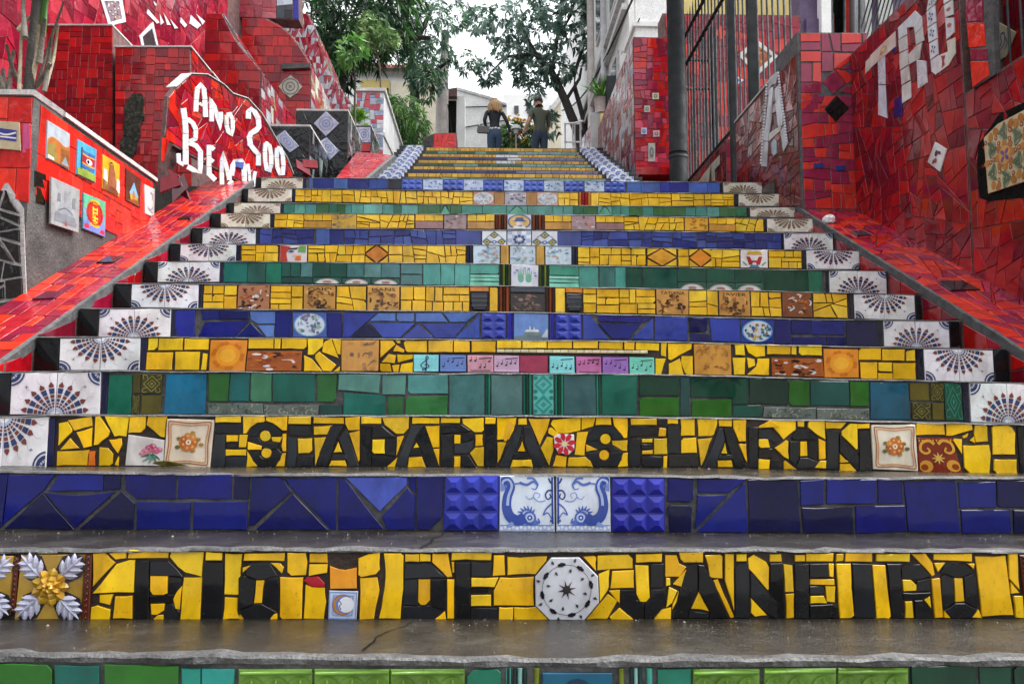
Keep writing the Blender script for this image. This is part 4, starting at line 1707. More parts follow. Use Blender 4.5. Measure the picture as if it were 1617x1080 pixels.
trace(6, PV, """20288C:656,292 783,292 778,466 650,466
820,294 940,294 940,350 830,353
944,294 1138,294 1136,350 944,350
802,468 852,367 1138,360 1042,466
1047,468 1150,375 1237,465
5A78C0:1143,297 1306,300 1306,380 1192,380 1147,350
5A78C0:1194,390 1303,390 1298,466 1252,466
1312,302 1416,302 1413,466 1307,466""", BLU)
trace(6, QV, """239,310 331,310 331,470 241,470
2C3CA0:342,307 563,307 385,468 340,470
5070B8:570,310 683,310 683,363 513,363
5070B8:694,310 806,310 806,366 692,366
5070B8:817,310 985,310 1027,368 817,368
5070B8:995,310 1222,310 1148,368 1042,368
392,470 500,378 587,470
3A50AC:514,374 813,377 715,470 602,470
3040A0:727,475 832,381 937,475
3040A0:858,380 1150,377 1065,473 947,473
3A50AC:1073,475 1236,316 1233,475""", BLU)
trace(6, SV, """3648A0:500,322 545,324 669,480 500,483
600,378 880,382 800,478 690,478
3A4CA4:958,340 818,480 963,483
2E3E9C:972,332 1183,340 1183,493 970,488
1191,342 1313,342 1313,433 1202,433
2A3CA0:1327,342 1528,344 1533,498 1342,493
1202,444 1333,447 1333,496 1202,493
24247A:888,338 955,336 890,378""", BLU)
trace(6, TV, """299,352 406,354 408,513 304,510
414,357 538,360 538,448 414,448
547,360 763,362 760,453 547,450
417,467 633,467 633,518 417,513
642,467 766,464 770,523 644,520
772,362 970,363 983,526 777,523""", BLU)
mb = MB()
q = [FR[6].px(x, y) for x, y in SV((600, 366), (880, 374), (880, 338), (600, 330))]
tile_geo(mb, FR[6], q, .008, .001)
for i in range(14):
    u = q[0][0] + (q[1][0] - q[0][0]) * (i + .5) / 14
    mb.tube([FR[6].to3(u, q[2][1] - .012, .006), FR[6].to3(u, q[2][1] - .012, .013)], [.004, .002], 6)
mb.build('beaded_strip', M['tile'], STEP[6], color=L('1A1A80'))
studs(6, qd(6, QV, "1247,476 1406,478 1408,312 1247,310"), 2, 3, '2A3AA8')
studs(6, qd(6, SV, "322,483 490,483 488,320 322,320"), 2, 3, '2A3AA8')
rods(6, 800, 810, ['1C1C9A'])
rods(6, 867, 876, ['1C1C9A'])
sh = [([(0, 0), (1, 0), (1, .16), (0, .14)], '6A8088'), ([(.25, .16), (.8, .16), (.78, .3), (.34, .3)], '74868C'), ([(.3, .3), (.74, .3), (.7, .4), (.36, .38)], 'D8E0E8'), ([(.44, .38), (.5, .38), (.48, .52), (.45, .52)], 'C8D4E0'), ([(.56, .38), (.61, .38), (.6, .48), (.57, .48)], 'C8D4E0'), ([(.8, .1), (1, .1), (1, .4), (.96, .44)], 'C0D0E4')]
ptile(FR[6], rowq(6, 811, 866), '6C94DC', sh, STEP[6], 'ship_tile')


def plate(k, quad, bgc, rim, cols, seed, name='plate_tile'):
    rg = random.Random(seed)
    s = [(circ(.5, .5, .48, 22), rim), (circ(.5, .5, .44, 22), 'C8D4E4')]
    for i in range(46):
        a, r = rg.random() * 6.3, .4 * math.sqrt(rg.random())
        s.append((circ(.5 + r * math.cos(a), .5 + r * math.sin(a), rg.uniform(.03, .07), 6, rg.uniform(.03, .1)), rg.choice(cols)))
    return ptile(FR[k], quad, bgc, s, STEP[k], name)


plate(6, qd(6, QV, "12,468 233,468 233,307 12,307"), '4A60B0', '6AA0C4', ['8A98B8', 'A8B4C4', '7A6A88', '9AB0A4', '5A7A8C'], 5)
plate(6, qd(6, TV, "84,503 294,506 290,354 82,352"), '2A3C9C', '50A0D8', ['C8A040', '3A5A9C', '8A6A40', '50806A', 'D8D8D0', '2A4A80'], 6)


# ---- steps 7 to 14, tile by tile across each riser
def fill(k, x0, x1, style, cols, v0=0.0, v1=1.0):
    q = rowq(k, x0, x1, v0, v1)
    sg, jit = {'brick': (0.0, .0), 'crack': (.3, 1), 'cut': (.12, 1)}[style]
    ar = {7: .0052, 8: .006, 9: .005, 11: .0042, 13: .0052}.get(k, .0055)
    for p in mosaic(q, ar, .0042, sg, rnd, 1.5):
        tile(FR[k], p, rnd.choice(cols), STEP[k], jit=.08)


def cells(k, items, cols):
    for it in items:
        x0, x1, c = it[0], it[1], (it[2] if len(it) > 2 else None)
        v0, v1 = (it[3], it[4]) if len(it) > 4 else (0, 1)
        tile(FR[k], rowq(k, x0, x1, v0, v1), c or rnd.choice(cols), STEP[k], jit=.08)


YL = ['F2C42C', 'EEBC20', 'F4CA38', 'E8B41C', 'F2C22E']
for a, b, s in ((321, 375, 'brick'), (427, 479, 'brick'), (531, 579, 'cut'), (632, 742, 'brick'), (772, 787, 'brick'), (876, 893, 'brick'), (920, 1035, 'brick'), (1087, 1134, 'cut'), (1185, 1234, 'cut'), (1283, 1338, 'crack')):
    fill(7, a, b, s, YL)
scene_tile(7, rowq(7, 376, 426), 'A87050', 11, OR, 30)
scene_tile(7, rowq(7, 1235, 1282), '8A5030', 12, OR, 30)
for (a, b), tx in zip(((480, 530), (580, 631), (1036, 1087), (1135, 1184)), (['CAIO'], ['HANS'], ['TATIANA'], ['JAVIER'])):
    scene_tile(7, rowq(7, a, b), 'C8924A', a, TN, 30, 'name_tile', tx)
for x0, x1 in ((742, 772), (893, 920)):
    tile(FR[7], rowq(7, x0, x1, 0, .2), 'E08A30', STEP[7], 'tile')
    q = rowq(7, x0 + 1, x1 - 1, .22, .95)
    c = (q[0][0] + q[1][0]) / 2
    hw = (q[1][0] - q[0][0]) / 2
    pts = [(c - hw * .75, q[0][1]), (c + hw * .75, q[0][1]), (c + hw, q[0][1] + .04), (c + hw, q[2][1]), (c - hw, q[2][1]), (c - hw, q[0][1] + .04)]
    tile(FR[7], pts, '2A2C34', STEP[7], 'cup_tile', h=.014, bev=.005)
    for f in (.25, .5, .75):
        zz = q[0][1] + (q[2][1] - q[0][1]) * f
        tile(FR[7], [(c - hw * .9, zz - .006), (c + hw * .9, zz - .006), (c + hw * .9, zz + .006), (c - hw * .9, zz + .006)], '3A3E48', STEP[7], 'cup_band', h=.004, base=.014)
rods(7, 788, 804, ['7A3412', '3A1A0C', '8A4018'])
rods(7, 862, 876, ['3A1A0C', '7A3412', '3A1A0C'])
scene_tile(7, rowq(7, 806, 861, .25, 1), '2A2220', 13, ['6A4E48', '8A6A60', '4A3834', '5A4640', '7A5C54'], 30, 'relief_tile')
tile(FR[7], rowq(7, 806, 861, 0, .22), '3A4450', STEP[7])

cells(8, [(354, 391, '147064'), (391, 420, '2E5C54'), (420, 445, '18785E'), (445, 459, '18544A', 0, .7), (459, 475, '1A5A50', 0, .7), (475, 494, '4A7878', 0, .7), (445, 494, '1C4A44', .72, 1),
          (494, 521, '154A3E', 0, .7), (521, 548, '184E42', 0, .7), (548, 575, '487C7C', 0, .68), (575, 602, '528484', 0, .68), (602, 632, '4C7C80', 0, .68), (633, 667, '4A7A7C', 0, .5), (633, 667, '487474', .52, 1),
          (668, 696, '4FA09A'), (696, 718, '56A8A0'), (718, 742, '56A8A0'), (742, 788, '4A9E90', 0, .46), (867, 914, '3A8E78', 0, .46), (914, 945, '4A9A8C'), (946, 971, '3C7470'), (971, 988, '4A9E94'),
          (988, 1014, '144E40'), (1015, 1069, '1C5448'), (1070, 1115, '0F4E3E', 0, .64), (1115, 1160, '0F5040', 0, .64), (1160, 1205, '0D4A3A', 0, .64), (1206, 1276, '0C4434'), (1276, 1298, '18765A')], [DG])
for (a, b) in ((742, 788), (867, 914)):
    for v0, v1, c in ((.48, .62, '8AD4C0'), (.63, .8, '78CCB4'), (.81, 1, '84D8BE')):
        tile(FR[8], rowq(8, a, b, v0, v1), c, STEP[8], 'band_tile')
for a in (495, 541, 587, 1070, 1115, 1160):
    if a < 700:
        q = rowq(8, a, a + 45, .71, 1)
    else:
        q = rowq(8, a, a + 45, .66, 1)
    ptile(FR[8], q, '2A5A50', [([(.5 - .42 * math.cos(t), .02 + .86 * math.sin(t)) for t in [math.pi * i / 12 for i in range(13)]], 'A8AAA2'), ([(.5 - .36 * math.cos(t), .02 + .74 * math.sin(t)) for t in [math.pi * i / 12 for i in range(13)]], 'DCD8D4'), (circ(.5, .3, .16, 8, .24), 'B87880'), (circ(.42, .22, .07, 6, .14), '7A9A70')], STEP[8], 'plate_tile')
rods(8, 789, 806, ['123020', '6A7A20', '0E2A20', '3C4A18'])
rods(8, 851, 867, ['3C4A18', '0E2A20', '6A7A20', '123020'])
sh = []
for sx in (.36, .64):
    sh += [(circ(sx, .38, .12, 9, .22), '6AA890')] + [x for i in range(4) for x in many(stroke([(sx - .09 + .06 * i, .5), (sx - .11 + .075 * i, .78)], .045, .03, False), '7AB49C')]
for i in range(9):
    a = math.pi * i / 8
    sh.append((circ(.5 + .4 * math.cos(a), .5 + .34 * math.sin(a), .055, 7), ['7A86C8', '9AA4D8', 'C8D0EA'][i % 3]))
ptile(FR[8], rowq(8, 807, 850), 'D4DCEA', sh, STEP[8], 'hands_tile')

for a, b, s in ((381, 440, 'brick'), (486, 577, 'cut'), (613, 736, 'cut'), (912, 1020, 'brick'), (1070, 1088, 'brick'), (1122, 1168, 'cut'), (1213, 1266, 'brick')):
    fill(9, a, b, s, YL)
for a, b, c in ((577, 613, 'E08A34'), (1022, 1068, 'E8A838'), (1088, 1124, 'E28E24')):
    q = rowq(9, a, b)
    cx, cz = (q[0][0] + q[1][0]) / 2, (q[0][1] + q[2][1]) / 2
    hw, hz = (q[1][0] - q[0][0]) / 2, (q[2][1] - q[0][1]) / 2
    tile(FR[9], [(cx - hw, cz), (cx, cz - hz), (cx + hw, cz), (cx, cz + hz)], c, STEP[9], 'diamond_tile')
    for sx in (-1, 1):
        for sz in (-1, 1):
            tile(FR[9], [(cx + sx * hw, cz + sz * hz), (cx + sx * hw, cz + sz * .012), (cx + sx * .012, cz + sz * hz)], rnd.choice(YL), STEP[9])
sh = [([(0, 0), (.3, 0), (.24, .5), (.4, .9), (0, 1)], 'C04038'), (circ(.42, .62, .12, 8, .08), '5A7AA0'), (circ(.42, .62, .05, 6), '20283A'), ([(.3, .8), (.7, .86), (.62, .74), (.34, .72)], '3A3040'), ([(.56, .1), (.8, .1), (.78, .38), (.6, .34)], 'E07A28'), ([(.66, .6), (.96, .55), (.96, .95), (.72, .96)], '6AA85A'), (circ(.55, .4, .09, 7), 'E8B8A8')]
ptile(FR[9], rowq(9, 442, 485), 'E2DCDA', sh, STEP[9], 'face_tile')
sh = [([(.2, .72), (.8, .72), (.72, .92), (.28, .92)], 'D8A83C'), ([(.2, .62), (.34, .62), (.4, .4), (.6, .4), (.66, .62), (.8, .62), (.7, .16), (.58, .16), (.56, .3), (.44, .3), (.42, .16), (.3, .16)], 'B83830'), ([(.3, .02), (.7, .02), (.62, .16), (.38, .16)], '5A86C0'), ([(.06, .3), (.2, .1), (.24, .14), (.1, .34)], '5A9A60'), ([(.94, .3), (.8, .1), (.76, .14), (.9, .34)], '5A9A60')]
ptile(FR[9], rowq(9, 1169, 1212), 'E6E4E6', sh, STEP[9], 'costume_tile')
rods(9, 737, 746, ['1A1E34', '2A3450'])
rods(9, 790, 804, ['C89A48'])
rods(9, 846, 860, ['C89A48'])
rods(9, 903, 912, ['2A3450', '1A1E34'])
for a, b, sd in ((747, 789, 3), (805, 846, 4), (861, 902, 5)):
    scene_tile(9, rowq(9, a, b), 'C4D6E6', sd, ['7AA0B8', '8AB4A0', 'A0B8CC', '6A8AA0', 'C09A90', 'E2E8EE'], 22, 'picture_tile')

BL2 = ['2C3684', '3A4C9C', '262A70', '3A4894', '4458A4', '2A327C']
for a, b, s in ((410, 496, 'cut'), (544, 720, 'cut'), (918, 1100, 'cut'), (1100, 1234, 'brick')):
    fill(10, a, b, s, BL2)
cells(10, [(499, 521, '4A64B0'), (521, 543, '242C70'), (720, 760, '3A4890'), (880, 918, '3A4890')], BL2)
sh = []
for cx, cy in ((.5, .72), (.2, .25), (.8, .25)):
    sh += [(circ(cx, cy, .2, 4, .24), '3A5A50'), (circ(cx, cy, .13, 4, .16), 'B8A850'), (circ(cx, cy, .05, 6), '2A3A70')]
sh += many(stroke([(0, .3), (.5, .98), (1, .3)], .07, .07, False), '3A4A8C') + [(circ(.5, .25, .12, 8), '4A78C0'), (circ(.5, .25, .05, 6), 'E8ECF4')]
ptile(FR[10], rowq(10, 761, 800), 'E0E6EE', sh, STEP[10], 'flower_print_tile')
ptile(FR[10], rowq(10, 840, 880), 'E0E6EE', sh, STEP[10], 'flower_print_tile')
sh = []
for i in range(5):
    for j in range(4):
        if (i + j) % 2:
            sh.append(([(i / 5, j / 4), ((i + 1) / 5, j / 4), ((i + 1) / 5, (j + 1) / 4), (i / 5, (j + 1) / 4)], 'A8BCDC'))
for i in range(8):
    a = 2 * math.pi * i / 8
    sh.append((circ(.5 + .2 * math.cos(a), .42 + .24 * math.sin(a), .08, 7, .1), '3A4A7C'))
sh.append((circ(.5, .42, .09, 8), 'E8ECF2'))
ptile(FR[10], rowq(10, 801, 839), 'DCE4F0', sh, STEP[10], 'checked_tile')

for a, b, s in ((433, 480, 'cut'), (563, 655, 'crack'), (985, 1080, 'crack'), (1161, 1206, 'crack')):
    fill(11, a, b, s, YL)
for a, b, c in ((480, 524, 'C8953C'), (656, 700, '9A7478'), (738, 781, 'BE9050'), (860, 902, 'C08C38'), (941, 985, '9A7478'), (1119, 1161, 'C08C38')):
    tile(FR[11], rowq(11, a, b, .5, 1), c, STEP[11], 'slab_tile', h=.012)
    for i in range(3):
        tile(FR[11], rowq(11, a + (b - a) * i / 3, a + (b - a) * (i + 1) / 3, 0, .46), rnd.choice(YL), STEP[11])
scene_tile(11, rowq(11, 524, 563), 'C8A040', 21, ['8A8088', 'A89868', '6A6470', 'DDB84C'], 18, 'figure_tile')
scene_tile(11, rowq(11, 1081, 1118), 'DDA030', 22, ['A87828', '8A6420', 'E8B440'], 16, 'figure_tile')
scene_tile(11, rowq(11, 701, 737), 'A89094', 23, ['C08068', '8A8490', 'D8D8DC', '705A60'], 18, 'figure_tile')
scene_tile(11, rowq(11, 902, 940), 'A89094', 24, ['C08068', '8A8490', 'D8D8DC', '705A60'], 18, 'figure_tile')
rods(11, 782, 800, ['5A2C18', '7A4028', '3A1E14', '7A4028'])
rods(11, 840, 860, ['7A4028', '3A1E14', '7A4028', '5A2C18'])
sh = many(ringq(.5, .5, .43, .5, 20), '4A5E8A') + [(circ(.5, .5, .43, 20), 'D8B068'), ([(.2, .04), (.8, .04), (.7, .24), (.3, .24)], 'E6E6EA'), (circ(.52, .38, .15, 10, .2), 'E2D4CC'), ([(.2, .52), (.84, .52), (.7, .62), (.64, .8), (.36, .8), (.32, .62)], '4A5C8C'), ([(.4, .2), (.6, .16), (.62, .3), (.5, .28)], '8A86A0')]
ptile(FR[11], rowq(11, 801, 839), 'C4CCDC', sh, STEP[11], 'portrait_tile')

GR12 = ['3A6A40', '4A8C84', '5A9A94', '3E8478', '64A49C', '488E80', '5CA090', '2E6A4E']
xs = [448, 465, 482, 500, 520, 533, 545, 555, 574, 604, 622, 634, 660, 695, 711, 729, 762, 800, 833, 873, 889, 905, 921, 944, 966, 980, 994, 1014, 1032, 1048, 1082, 1098, 1116, 1136, 1162, 1182]
for a, b in zip(xs, xs[1:]):
    c = rnd.choice(GR12)
    if a in (695, 800, 944):
        q = rowq(12, a, b)
        m_ = ((q[2][0] + q[3][0]) / 2, (q[2][1] + q[3][1]) / 2)
        tile(FR[12], [q[0], q[1], m_], '5AA48C', STEP[12])
        tile(FR[12], [q[0], (m_[0] - .01, m_[1]), q[3]], c, STEP[12])
        tile(FR[12], [q[1], q[2], (m_[0] + .01, m_[1])], c, STEP[12])
    else:
        tile(FR[12], rowq(12, a, b), c, STEP[12])

for a, b, s in ((466, 540, 'brick'), (540, 747, 'cut'), (881, 913, 'brick'), (933, 1060, 'cut'), (1060, 1159, 'brick')):
    fill(13, a, b, s, YL)
plate(13, rowq(13, 747, 780), 'C88A80', 'D8D0C4', ['9AA0A8', 'B8A898', 'C8C4C0'], 31)
plate(13, rowq(13, 848, 881), 'C89890', 'D8D0C4', ['9AA0A8', 'B8A898', 'C8C4C0'], 32)
scene_tile(13, rowq(13, 797, 831), 'A8AAB8', 33, ['4A4450', 'C0909C', '6A6A78', 'D0D4DC'], 16, 'figure_tile')
cells(13, [(780, 797, 'A8763C'), (831, 848, 'A8763C')], YL)
rods(13, 913, 933, ['A86A1C', '9A1418', '9A1418', 'B87A20'])

cells(14, [(488, 494, '4A64A8'), (495, 527, '26327C'), (527, 549, '4A6AB0'), (550, 583, '222C74'), (583, 613, '3A549C'), (614, 634, '20242E'),
           (990, 1012, '4A6AB4'), (1012, 1042, '4460A8'), (1042, 1057, '26309A'), (1057, 1087, '1C228C'), (1087, 1117, '4464C4'), (1117, 1138, '4A68B8')], BL2)
for i, (a, b) in enumerate(((634, 667), (668, 699), (699, 732), (732, 763), (763, 795), (796, 827), (827, 859), (859, 890), (891, 922), (923, 954), (954, 987))):
    if i % 2 == 0:
        studs(14, rowq(14, a, b), 3, 2, '4A62C0')
    else:
        scene_tile(14, rowq(14, a, b), 'BCCCE8', 40 + i, ['6A8AC8', '8AA4D8', '4A68B0', 'DDE6F4'], 16, 'azulejo_tile')
# ------------------------------------------------------------------ ground, paths
def struct(o):
    o['kind'] = 'structure'
    return o


PROFILE = [(-40, -1.12), (0.9, -1.12), (6.4, 1.35), (7.3, 1.5), (10.7, 3.1), (12.2, 3.2), (16.4, 5.0), (19, 5.1), (30, 9.3), (60, 16), (140, 22)]


def gz(d):
    return lerpline(PROFILE, d) + H


mb = MB()
ys = [-40, -20, -8, -2, 0.9, 2, 3.5, 5, 6.4, 7.3, 8.5, 9.6, 10.7, 12.2, 13.5, 15, 16.4, 17.7, 19, 21, 24, 27, 30, 36, 45, 60, 90, 140]
xs = [-70, -40, -20, -10, -6, -3, -1, 1, 3, 6, 10, 20, 40, 70]
for a, b in zip(ys, ys[1:]):
    for c, d in zip(xs, xs[1:]):
        mb.face([(c, a, gz(a)), (d, a, gz(a)), (d, b, gz(b)), (c, b, gz(b))], None, 0, True)
struct(mb.build('hillside', M['ground']))
mb = MB()
mb.box((-12, -12, H - 1.115), (12, 1.30, H - 1.10))
struct(mb.build('street', M['path']))
mb = MB()
mb.box((-1.90, 6.79, H + 1.5), (2.3, 7.42, H + 1.905))
mb.box((-4.2, 6.55, H + 1.4), (-1.93, 11.2, H + 1.90))
mb.box((2.30, 6.2, H + 1.4), (4.6, 9.9, H + 1.90))
struct(mb.build('landing', M['tread']))

# ------------------------------------------------------------------ the narrower upper flight
UF_Y = [233.8, 239.4, 244, 248.8, 253.5, 258.7, 263.4, 268.8, 274, 280.5]
uz = [FZ for FZ in [at(795, y, 10.7 - .3 * j).z for j, y in enumerate(UF_Y)]]
uz += [uz[-1] - .134, uz[-1] - .268]
UX0, UX1 = -.87, 1.24
upper = thing('staircase', 'narrow upper flight of thin yellow green and purple steps beyond the landing', 'staircase', (0.2, 7.4, H + 1.9))
UC = ['y', 'g', 'y', 'p', 'y', 'g', 'y', 'p', 'y', 'g', 'y', 'g']
for j in range(11, -1, -1):
    d = 10.7 - .3 * j
    fr = front(d)
    z1 = uz[j]
    z0 = uz[j + 1] if j < 11 else z1 - .16
    mb = MB()
    dz = -.025
    mb.box((UX0 - .16, d, z0 - .3), (UX1 + .16, d + (.34 if j else 1.5), z1), None, 0)
    st = mb.build('step', [M['tread'], M['nose']], upper)
    mb = MB()
    pal = {'y': ['C89A28', 'D8A830', 'B88A20', 'CFA43C'], 'g': ['2A5A40', '3E7460', '5A8C7C', '1E4A34'], 'p': ['1E1A50', '2A2458', '221C4C', '3A3668']}[UC[j]]
    x = UX0 + .02
    while x < UX1 - .02:
        wd = rnd.uniform(.05, .13) if UC[j] == 'y' else rnd.uniform(.1, .2)
        x2 = min(UX1 - .02, x + wd)
        t = (x - UX0) / (UX1 - UX0)
        c = jitcol(rnd.choice(pal), .1)
        if UC[j] == 'p' and t > .55:
            c = jitcol('6A6890', .12)
        if UC[j] == 'g' and t > .55:
            c = jitcol('6A9490', .12)
        if j in (2, 3, 4) and abs(t - .5) < .05:
            c = jitcol('D0D4D8', .08)
        if rnd.random() < .35 and UC[j] == 'y' and x2 - x > .08:
            m_ = (x + x2) / 2
            for p in ([(x, z0 + .008), (x2 - .003, z0 + .008), (m_, z1 - .012)], [(x, z0 + .02), (m_ - .006, z1 - .012), (x, z1 - .012)], [(x2 - .003, z0 + .02), (x2 - .003, z1 - .012), (m_ + .006, z1 - .012)]):
                tile_geo(mb, fr, p, .008, .002, 0, jitcol(c, .06))
        else:
            tile_geo(mb, fr, [(x, z0 + .004), (x2 - .003, z0 + .004), (x2 - .003, z1 - .012), (x, z1 - .012)], .008, .002, 0, c)
        x = x2 + .002
    o = mb.build('tile_row', M['print'], st)
    o['kind'] = 'stuff'
    # blue and white tiles beside each step
    for x0, sg in ((UX0 - .02, -1), (UX1 + .02, 1)):
        xa, xb = (x0 - .24, x0) if sg < 0 else (x0, x0 + .24)
        mb = MB()
        mb.box((xa, d - .03, z0 - .25), (xb, d + .31, z1 + .012))
        mb.build('side_block', M['grout_dark'], st)
        f2 = front(d - .03)
        for i in range(2):
            u0 = xa + i * .12 + .002
            q = [(u0, z0 + .01), (u0 + .116, z0 + .01), (u0 + .116, z1 + .010), (u0, z1 + .010)]
            sh = many(ringq(.5, .5, .22, .36, 10), '5A74B8') + [(circ(.5, .5, .1, 6), '2E488C')] + [(circ(a, b, .17, 6), '6A86C8') for a in (0.05, .95) for b in (.05, .95)] + many(stroke([(.1, .5), (.9, .5)], .05, .05, False), '8AA0D4')
            ptile(f2, q, 'D8E0EE', sh, st, 'azulejo_tile')
        e = xa - .09 if sg < 0 else xb + .003
        tile(f2, [(e, z0), (e + .085, z0), (e + .085, z1 + .006), (e, z1 + .006)], '14151A', st, 'end_tile')

FEET = at(781, 157, 17.4).z - 1.625
mb = MB()
mb.box((-1.4, 12.15, H + 3.2), (2.2, 12.55, H + 3.62))
for i in range(11):
    mb.box((-1.4, 12.55 + .36 * i, H + 3.3), (2.2, 12.55 + .36 * (i + 1), H + 3.62 + (FEET - H - 3.62) / 12 * (i + 1)))
mb.box((-1.4, 12.55 + .36 * 11, H + 4.6), (2.2, 19.5, FEET))
struct(mb.build('path', M['path']))

# ------------------------------------------------------------------ wall building helpers
RED = ['9A0C18', 'AA1018', '8A0C1A', 'B81614', '7C0A1C', 'A00C1A', '920C14']
REDHOT = ['D8281A', 'E0301C', 'CC2018', 'D83424', 'C81E1A']
WINE = ['8A1030', '7A1028', '96142C', 'A01830', '701026']
RAMP = ['C42C1C', 'D0341E', 'A81C26', '8C1830', 'C8301C', '781430', 'B4241E', '941A28']


def slab(fr, poly, th, mat, parent, name='wall_body', n0=0.0):
    mb = MB()
    mb.prism(fr, poly, n0 - th, n0)
    return mb.build(name, mat if not isinstance(mat, str) else M[mat], parent)


def clip_convex(p, region):
    r = ccw(region)
    for i in range(len(r)):
        a, b = r[i], r[(i + 1) % len(r)]
        n_ = (-(b[1] - a[1]), b[0] - a[0])
        p, _ = cutpoly(p, a, n_)
        if len(p) < 3:
            return []
    return p


def cover(fr, regions, target, gap, jit, cols, parent, skip=(), mat='tile', aspect=1.0, name='tile', h=.005, seed=1, limit=290, tilt=.02):
    """tile convex regions with a mosaic; pieces wholly under something in skip are left out"""
    rg = random.Random(seed)
    pieces = []
    for r in regions:
        pieces += mosaic(r, target, gap, jit, rg, aspect)
    pieces = [p for p in pieces if not any(all(inside(q, s) for q in p) for s in skip)]
    pieces.sort(key=lambda p: -abs(area(p)))
    for p in pieces[:limit]:
        c = rg.choice(cols)
        tile(fr, p, c, parent, name, h=h, bev=min(.0018, math.sqrt(abs(area(p))) * .05), mat=mat, tilt=tilt, jit=.12)
    if len(pieces) > limit:
        mb = MB()
        for p in pieces[limit:]:
            tile_geo(mb, fr, p, h, .002, 0, jitcol(rg.choice(cols), .12), .03)
        o = mb.build('small_tiles', M['print'], parent)
        o['kind'] = 'stuff'


def pxp(fr, s):
    return [fr.px(x, y) for x, y in (P2(s) if isinstance(s, str) else s)]


# ------------------------------------------------------------------ the two red ramps beside the lower stair
def zn(d):                                     # line through the step noses
    return H + .671 + .528 * (d - 4.12)


def ramp_thing(label, x0, x1, d1, side):
    t = thing('ramp_wall', label, 'ramp', ((x0 + x1) / 2, 4.5, zn(4.5)))
    c, s = 1 / math.hypot(1, .528), .528 / math.hypot(1, .528)
    fr = Frame((0, 2.2, zn(2.2) + .006), (1, 0, 0), (0, c, s))
    ln = (d1 - 2.2) / c
    mb = MB()
    mb.prism(Frame((x0, 0, 0), (0, 1, 0), (0, 0, 1)), [(2.2, zn(2.2) - .9), (d1, zn(d1) - 1.2), (d1, zn(d1)), (2.2, zn(2.2))], 0, x1 - x0)
    mb.build('ramp_body', M['grout_red'], t)
    xi = x1 if side < 0 else x0                 # edge towards the steps
    a, b = (x0, x1 - .024) if side < 0 else (x0 + .024, x1)
    cover(fr, [[(a, 0), (b, 0), (b, ln), (a, ln)]], .0125 if side < 0 else .011, .004, .05 if side < 0 else .35, RAMP if side < 0 else ['C82C1E', 'D63422', 'A02038', '8A2444', 'C43428', '94203C', 'D03824', 'A82A48'], t, mat='shiny', aspect=.55, seed=5, h=.006, tilt=.006)
    # a few odd dark and blue pieces
    for u, v, wd, hh, col in (((x0 + .14, 2.5, .09, .14, '1C181A'), (x0 + .22, 3.5, .08, .1, '241A1E'), (x0 + .10, 1.9, .1, .12, '5A1030')) if side < 0 else
                              ((x0 + .12, 2.10, .17, .17, '1E1E22'), (x0 + .3, 1.55, .05, .06, '24208C'), (x0 + .21, 1.6, .06, .05, '2E2AA0'), (x0 + .1, 3.2, .1, .13, '3A4450'))):
        tile(fr, [(u, v), (u + wd, v + .02), (u + wd * .95, v + hh), (u + .01, v + hh * .9)], col, t, 'odd_tile', h=.006, base=.008)
    # cement strip along the inner edge
    mb = MB()
    prev = None
    n = 60
    for i in range(n + 1):
        v = ln * i / n
        e = .016 + rnd.uniform(-.004, .004)
        xo_ = xi - side * .004
        k = [fr.to3(xo_, v, -.03), fr.to3(xo_, v, .009 + rnd.uniform(0, .006)), fr.to3(xi + side * e, v, .012 + rnd.uniform(0, .004)), fr.to3(xi + side * (e + .012), v, .001)]
        if prev:
            for q in range(3):
                mb.face([prev[q], prev[q + 1], k[q + 1], k[q]] if side < 0 else [prev[q], k[q], k[q + 1], prev[q + 1]], None, 0, True)
        prev = k
    mb.build('edge_strip', M['grout_grey'], t)
    # red pieces on the face above each tread
    fs = face_right(x1) if side < 0 else face_left(x0)
    for k in range(3, 12):
        xo = XL + .03 if side < 0 else XR - .03
        z0 = lerpline(ZT[k], xo) + GAP[k]
        z1 = lerpline(ZT[k + 1], xo) + GAP[k + 1]
        da, db = DK[k] + .015, DK[k + 1] - .015
        tri = [(da, z0 + .006), (db, z0 + .004), (db, zn(db) - .032), (da, max(zn(da) - .032, z0 + .012))]
        tri = [(p[0] if side < 0 else -p[0], p[1]) for p in tri]
        cover(fs, [tri], .02, .004, .3, RED + WINE, t, mat='tile', seed=k, h=.005)
    return t


ramp_l = ramp_thing('wet orange red tiled ramp sloping beside the grey wall with picture tiles', -2.30, XL, 6.47, -1)
ramp_r = ramp_thing('red ramp of crazy paved tile with one black oblong under the TRU wall', XR, 2.72, 5.70, 1)

# ------------------------------------------------------------------ left: planter wall with picture tiles
FRs = face_right(-2.30)
d0, d1 = 3.97, 5.46
zt = at(55, 152, d0).z
pw = thing('planter_wall', 'low grey and red planter wall hung with hand painted picture tiles', 'wall', (-2.6, 4.0, H))
ff = front(d0)
slab(FRs, [(d0, .3), (d1, zn(d1) - .2), (d1, zt), (d0, zt)], .25, 'concrete', pw)
mb = MB()
mb.box((-4.3, d0 - .001, .2), (-2.55, d0 + .25, zt))
mb.build('wall_body', M['concrete'], pw)
mb = MB()
mb.prism(front(d0 - .012), [(-4.3, zt), (-2.295, zt), (-2.285, zt + .026), (-4.3, zt + .026)], -.28, .006)
mb.prism(face_right(-2.29), [(d0 + .28, zt + .001), (d1, zt + .001), (d1, zt + .026), (d0 + .28, zt + .026)], -.26, .004)
mb.build('coping', M['coping'], pw)
pics = {}


def pic(s, bgc, shapes, name='picture_tile', base=.004):
    q = pxp(FRs, s)
    pics[len(pics)] = q
    ptile(FRs, q, bgc, shapes, pw, name, h=.009, base=base, mat='plaincol')


LZ = Z(0, 130, 5.686)
LZ2 = Z(0, 280, 5.4)


